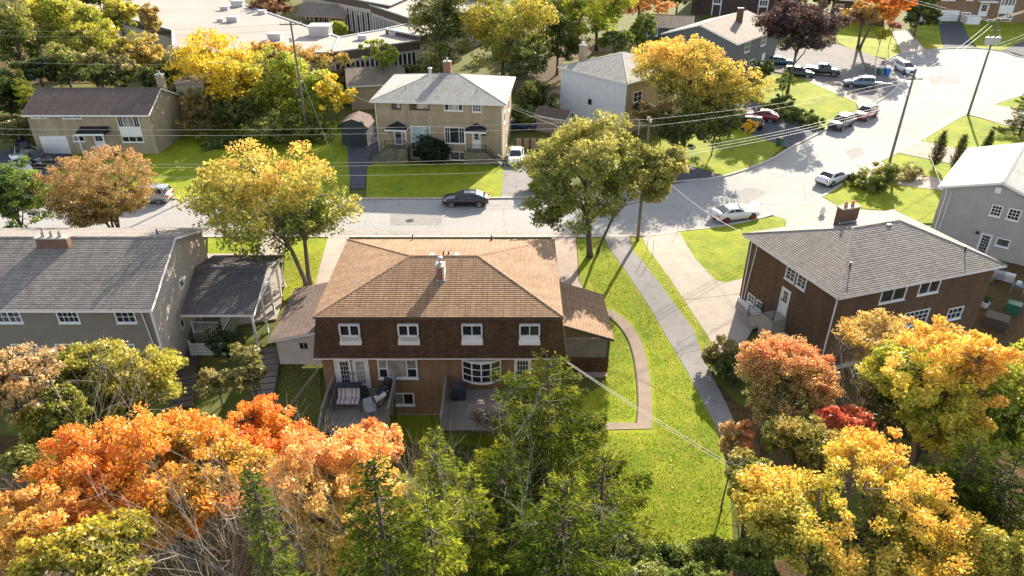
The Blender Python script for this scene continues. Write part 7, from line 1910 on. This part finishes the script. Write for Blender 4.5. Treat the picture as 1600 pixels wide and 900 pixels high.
# ---- foreground
F_ = [
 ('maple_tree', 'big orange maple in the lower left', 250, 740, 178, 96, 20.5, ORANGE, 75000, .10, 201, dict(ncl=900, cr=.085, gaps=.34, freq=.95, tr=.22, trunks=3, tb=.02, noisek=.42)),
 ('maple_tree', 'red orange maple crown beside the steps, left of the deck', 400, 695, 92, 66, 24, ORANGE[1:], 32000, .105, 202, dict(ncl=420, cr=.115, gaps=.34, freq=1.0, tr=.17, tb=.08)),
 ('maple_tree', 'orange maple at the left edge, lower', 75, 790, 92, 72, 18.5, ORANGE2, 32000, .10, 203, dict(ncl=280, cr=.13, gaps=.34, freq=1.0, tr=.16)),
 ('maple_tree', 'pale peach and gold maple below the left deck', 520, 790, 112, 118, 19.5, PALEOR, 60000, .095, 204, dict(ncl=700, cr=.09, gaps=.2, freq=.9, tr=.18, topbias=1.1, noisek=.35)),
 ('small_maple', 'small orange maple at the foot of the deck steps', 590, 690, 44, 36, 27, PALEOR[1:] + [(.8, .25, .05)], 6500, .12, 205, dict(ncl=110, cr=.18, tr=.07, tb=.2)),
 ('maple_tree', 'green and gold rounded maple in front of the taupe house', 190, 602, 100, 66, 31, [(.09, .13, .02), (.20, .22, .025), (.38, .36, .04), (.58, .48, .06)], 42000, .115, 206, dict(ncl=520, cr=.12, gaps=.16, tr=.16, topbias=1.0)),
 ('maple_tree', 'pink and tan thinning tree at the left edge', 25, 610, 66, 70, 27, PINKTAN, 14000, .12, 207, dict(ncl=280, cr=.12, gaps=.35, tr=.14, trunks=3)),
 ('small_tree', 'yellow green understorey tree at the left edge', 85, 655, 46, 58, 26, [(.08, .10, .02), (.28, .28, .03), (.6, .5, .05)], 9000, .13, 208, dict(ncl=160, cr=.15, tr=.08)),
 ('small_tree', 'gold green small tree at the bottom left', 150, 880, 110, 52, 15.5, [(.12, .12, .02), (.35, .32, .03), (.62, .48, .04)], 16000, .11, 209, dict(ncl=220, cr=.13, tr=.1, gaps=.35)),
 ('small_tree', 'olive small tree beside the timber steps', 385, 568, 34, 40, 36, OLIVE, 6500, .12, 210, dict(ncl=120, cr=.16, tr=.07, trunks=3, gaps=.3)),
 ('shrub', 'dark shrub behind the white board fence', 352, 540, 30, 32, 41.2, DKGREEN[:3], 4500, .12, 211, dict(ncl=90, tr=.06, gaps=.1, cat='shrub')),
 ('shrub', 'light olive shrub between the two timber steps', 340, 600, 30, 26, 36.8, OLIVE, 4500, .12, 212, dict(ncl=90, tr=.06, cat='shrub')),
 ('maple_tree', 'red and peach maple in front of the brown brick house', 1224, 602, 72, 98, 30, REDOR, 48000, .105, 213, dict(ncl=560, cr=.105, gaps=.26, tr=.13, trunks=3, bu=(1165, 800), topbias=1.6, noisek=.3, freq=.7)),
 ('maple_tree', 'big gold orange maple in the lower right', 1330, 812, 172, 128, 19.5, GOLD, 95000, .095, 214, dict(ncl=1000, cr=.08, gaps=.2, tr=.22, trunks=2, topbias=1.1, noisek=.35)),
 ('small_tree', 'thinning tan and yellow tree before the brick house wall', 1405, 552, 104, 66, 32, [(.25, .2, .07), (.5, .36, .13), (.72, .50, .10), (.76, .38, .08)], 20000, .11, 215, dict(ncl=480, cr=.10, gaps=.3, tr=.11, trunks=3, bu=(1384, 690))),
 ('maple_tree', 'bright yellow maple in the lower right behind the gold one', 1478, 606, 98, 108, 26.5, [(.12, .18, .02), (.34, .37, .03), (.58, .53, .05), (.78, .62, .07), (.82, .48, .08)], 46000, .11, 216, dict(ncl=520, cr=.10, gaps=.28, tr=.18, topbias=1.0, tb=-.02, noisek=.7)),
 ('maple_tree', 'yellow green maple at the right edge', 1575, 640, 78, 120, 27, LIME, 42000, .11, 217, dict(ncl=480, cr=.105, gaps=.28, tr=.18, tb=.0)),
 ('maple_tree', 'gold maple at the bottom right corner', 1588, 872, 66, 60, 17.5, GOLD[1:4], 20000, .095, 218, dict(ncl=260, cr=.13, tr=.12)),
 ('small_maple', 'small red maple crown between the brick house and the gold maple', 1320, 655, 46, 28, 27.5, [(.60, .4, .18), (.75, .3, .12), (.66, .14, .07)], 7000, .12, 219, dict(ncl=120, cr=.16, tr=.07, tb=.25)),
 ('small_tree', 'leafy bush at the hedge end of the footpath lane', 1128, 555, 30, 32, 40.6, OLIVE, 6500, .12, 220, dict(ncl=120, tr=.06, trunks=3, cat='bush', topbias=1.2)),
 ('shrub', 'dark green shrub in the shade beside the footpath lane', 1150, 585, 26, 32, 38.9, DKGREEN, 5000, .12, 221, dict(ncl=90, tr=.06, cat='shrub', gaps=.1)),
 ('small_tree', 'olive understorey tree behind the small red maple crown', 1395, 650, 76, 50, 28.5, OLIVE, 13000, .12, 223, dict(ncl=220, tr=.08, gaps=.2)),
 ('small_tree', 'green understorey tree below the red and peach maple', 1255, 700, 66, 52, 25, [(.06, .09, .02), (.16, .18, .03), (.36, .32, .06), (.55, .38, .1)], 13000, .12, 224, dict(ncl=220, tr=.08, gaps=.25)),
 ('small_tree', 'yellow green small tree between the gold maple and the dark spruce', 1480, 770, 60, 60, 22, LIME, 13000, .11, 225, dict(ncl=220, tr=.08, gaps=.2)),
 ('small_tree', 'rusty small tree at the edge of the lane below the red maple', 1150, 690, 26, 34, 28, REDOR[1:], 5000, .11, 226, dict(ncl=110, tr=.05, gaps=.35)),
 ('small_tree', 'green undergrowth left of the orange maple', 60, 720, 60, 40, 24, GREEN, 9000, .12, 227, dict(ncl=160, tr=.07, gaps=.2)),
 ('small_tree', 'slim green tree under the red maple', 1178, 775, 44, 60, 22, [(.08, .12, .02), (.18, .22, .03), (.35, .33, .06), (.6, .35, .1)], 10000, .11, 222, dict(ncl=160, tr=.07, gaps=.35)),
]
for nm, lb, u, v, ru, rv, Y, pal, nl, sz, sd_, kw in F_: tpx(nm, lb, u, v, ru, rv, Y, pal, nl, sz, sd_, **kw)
def spx(label, u, v, Y, Rb, pal, seed, **kw):
    a = A(u, v, Y); return spruce('spruce_tree', label, (a.x, Y, T(Y)), a.z - T(Y), Rb, pal, seed, **kw)
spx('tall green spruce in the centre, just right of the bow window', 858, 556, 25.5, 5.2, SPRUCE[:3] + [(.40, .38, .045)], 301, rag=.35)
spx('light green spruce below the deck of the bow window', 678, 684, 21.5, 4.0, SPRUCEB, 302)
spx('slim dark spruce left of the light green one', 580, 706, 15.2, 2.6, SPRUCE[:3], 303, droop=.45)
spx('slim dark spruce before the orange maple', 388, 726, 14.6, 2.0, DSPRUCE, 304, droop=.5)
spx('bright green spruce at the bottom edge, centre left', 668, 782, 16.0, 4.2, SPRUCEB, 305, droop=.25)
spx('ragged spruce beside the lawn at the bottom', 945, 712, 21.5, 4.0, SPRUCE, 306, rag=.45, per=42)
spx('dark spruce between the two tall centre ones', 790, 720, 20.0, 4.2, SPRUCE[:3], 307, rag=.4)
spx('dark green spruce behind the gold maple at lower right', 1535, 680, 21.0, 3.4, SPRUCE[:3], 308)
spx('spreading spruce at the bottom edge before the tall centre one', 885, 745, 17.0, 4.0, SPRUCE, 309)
def bpx(label, u, v, Y, du, H, spread, seed, **kw):
    a = A(u, v, Y); return bare(kw.pop('nm', 'bare_tree'), label, (a.x, Y, a.z), H, spread, seed, **kw)

def bpx2(label, u, v, Y, H, spread, seed, **kw):   # crown top at pixel
    a = A(u, v, Y); return bare(kw.pop('nm', 'bare_tree'), label, (a.x, Y, T(Y)), a.z - T(Y), spread, seed, **kw)
g = G(778, 690); broad('bare_shrub', 'bare grey brown twiggy shrub in front of the barbecue deck', 'shrub', (A(778, 650, 30.3).x, 30.3, T(30.3)), tuple(A(775, 652, 30.3)), (1.35, 1.1, 1.5), [(.10, .075, .055), (.19, .15, .115), (.30, .245, .195), (.38, .32, .27)], 17000, .055, 401, tr=.07, trunks=5, lobes=5, ncl=260, cr=.17, gaps=.1, nlimb=12, barkm=plain('grey_twig', (.24, .19, .15), .9, .2, 5))
spx('mid green spruce at the foot of the barbecue deck', 838, 640, 28.0, 2.6, SPRUCEB[:3], 311)
spx('yellow tipped spruce in front of the bare shrub', 735, 740, 18.5, 3.2, SPRUCEB, 312)
spx('dark spruce at the right edge', 1600, 700, 20.5, 3.2, SPRUCE[:3], 313)
bpx2('bare pale branched tree at the bottom left of the centre', 300, 780, 14.5, 0, .8, 402, depth=6, stems=4, r0=.08)
bpx2('bare pale branched tree near the dark slim spruce', 345, 800, 15.5, 0, .8, 403, depth=6, stems=3, r0=.07)
bpx2('bare grey tree at the left edge under the pink tree', 12, 655, 22.5, 0, .9, 404, depth=6, stems=4, r0=.08)
bpx2('bare twiggy tree beside the thinning tan tree', 1380, 560, 31.0, 0, .9, 405, depth=6, stems=4, r0=.06)
bpx2('bare twigs in the dark gap among the centre spruces', 790, 780, 17.5, 0, 1.0, 406, depth=6, stems=4, r0=.05)
# hedge along the foot of the lawn
hb = [(905, 868), (950, 860), (995, 862), (1040, 868), (1085, 872), (1130, 865), (960, 900), (1030, 905), (1100, 905), (1170, 870), (1190, 900)]
for i, (u, v) in enumerate(hb):
    lb = ['leftmost', 'second from the left', 'third from the left', 'fourth from the left', 'fifth from the left', 'rightmost of the back row', 'front row, leftmost', 'front row, middle', 'front row, right of the middle', 'end of the row under the gold maple', 'front row, rightmost'][i]
    lb = 'green hedge shrub at the lawn foot, ' + lb
    tpx('hedge_shrub', lb, u, v, 34, 24, 21.8 if i < 6 else 19.8, [(.06, .10, .02), (.16, .22, .03), (.32, .36, .07)], 5200, .10, 501 + i, cat='shrub', tr=.05, trunks=3, ncl=100, cr=.2, gaps=.1, group='hedge shrubs at the foot of the lawn', topbias=1.2)
# fallen leaves and grass blades
def scatter(name, regions, n, size, pals, seed, z=.12):
    rng = np.random.default_rng(seed); P = []
    for (poly, wgt) in regions:
        q = [tuple(G(u, v)[:2]) for u, v in poly]; x0, x1 = min(a[0] for a in q), max(a[0] for a in q); y0, y1 = min(a[1] for a in q), max(a[1] for a in q)
        tri = ears(q if area2(q) > 0 else q[::-1]); ar = [abs(area2(t)) for t in tri]
        for t in tri:
            for k in range(1, len(t) - 1):
                m = int(n * wgt * abs(area2([t[0], t[k], t[k + 1]])) / sum(ar)); r = rng.random((m, 2)); f = r.sum(1) > 1; r[f] = 1 - r[f]
                a, b, c = map(np.array, (t[0], t[k], t[k + 1])); P.append(a + r[:, :1] * (b - a) + r[:, 1:] * (c - a))
    P = np.concatenate(P); m = len(P); Z = np.array([T(y) for y in P[:, 1]]) + z
    return P, Z, rng
LAWN = [([(901, 380), (942, 378), (950, 392), (1020, 495), (1075, 590), (1120, 677), (1140, 850), (900, 870), (890, 690), (946, 600), (950, 520)], 1.0)]
P, Z, rng = scatter('grass', LAWN, 26000, .06, None, 5, .10)
kp = np.ones(len(P), bool)
for q in sl_: kp &= np.hypot(P[:, 0] - q[0], P[:, 1] - q[1]) > .72
q = G(978, 668); kp &= ~((np.abs(P[:, 1] - q[1]) < .65) & (P[:, 0] < G(1018, 668).x + .1) & (P[:, 0] > G(935, 668).x - .5))
P = P[kp]; Z = Z[kp]
m = len(P); a = rng.random(m) * 6.28; w2 = rng.uniform(.012, .03, m); hh = rng.uniform(.02, .05, m); ln = rng.normal(size=(m, 2)) * .03
b = np.stack([P[:, 0], P[:, 1], Z], 1); dx = np.stack([np.cos(a) * w2, np.sin(a) * w2, np.zeros(m)], 1); tp = b + np.stack([ln[:, 0], ln[:, 1], hh], 1)
V = np.stack([b - dx, b + dx, tp + dx * .4, tp - dx * .4], 1).reshape(-1, 3)
cc = grad([(.13, .21, .012), (.22, .30, .02), (.34, .36, .06)], .5 + .5 * field(b, rng, 6, .6) + rng.normal(size=m) * .25)
o = bpy.data.objects.new('grass_blades', npmesh('grass_blades', V, cc, leafm)); col.objects.link(o)
tag(o, 'short bright grass blades on the long lawn beside the curved path', 'grass', kind='stuff')
REG = [([(900, 380), (945, 378), (1020, 500), (1120, 690), (1140, 850), (960, 860), (940, 560)], .025), ([(988, 380), (1010, 395), (1100, 520), (1120, 560), (1090, 520)], .03), ([(110, 240), (330, 200), (540, 220), (540, 305), (110, 305)], .35),
       ([(440, 400), (510, 380), (480, 470), (440, 470)], .08), ([(1060, 365), (1215, 340), (1160, 436), (1120, 440)], .03), ([(-20, 362), (1000, 370), (1000, 366), (-20, 357)], .25), ([(575, 311), (1060, 287), (1060, 291), (575, 315)], .12), ([(0, 870), (600, 700), (600, 900), (0, 900)], .2), ([(420, 560), (500, 560), (505, 690), (425, 690)], .06), ([(200, 350), (575, 312), (575, 366), (300, 366)], .05)]
P, Z, rng = scatter('fallen_leaves', REG, 9000, .1, None, 6, .13)
m = len(P); N = rng.normal(size=(m, 3)) * .3 + np.array([0, 0, 1]); N /= np.linalg.norm(N, axis=1)[:, None]; a = np.cross(N, rng.normal(size=(m, 3))); a /= np.linalg.norm(a, axis=1)[:, None]; b2 = np.cross(N, a)
s = rng.uniform(.025, .06, m)[:, None]; c = np.stack([P[:, 0], P[:, 1], Z + .02], 1); V = np.stack([c - a * s, c + b2 * s * .7, c + a * s, c - b2 * s * .7], 1).reshape(-1, 3)
o = bpy.data.objects.new('fallen_leaves', npmesh('fallen_leaves', V, grad([(.3, .15, .05), (.7, .35, .05), (.75, .5, .08)], rng.random(m)), leafm)); col.objects.link(o)
tag(o, 'fallen orange and yellow leaves scattered over lawns and verges', 'leaves', kind='stuff')
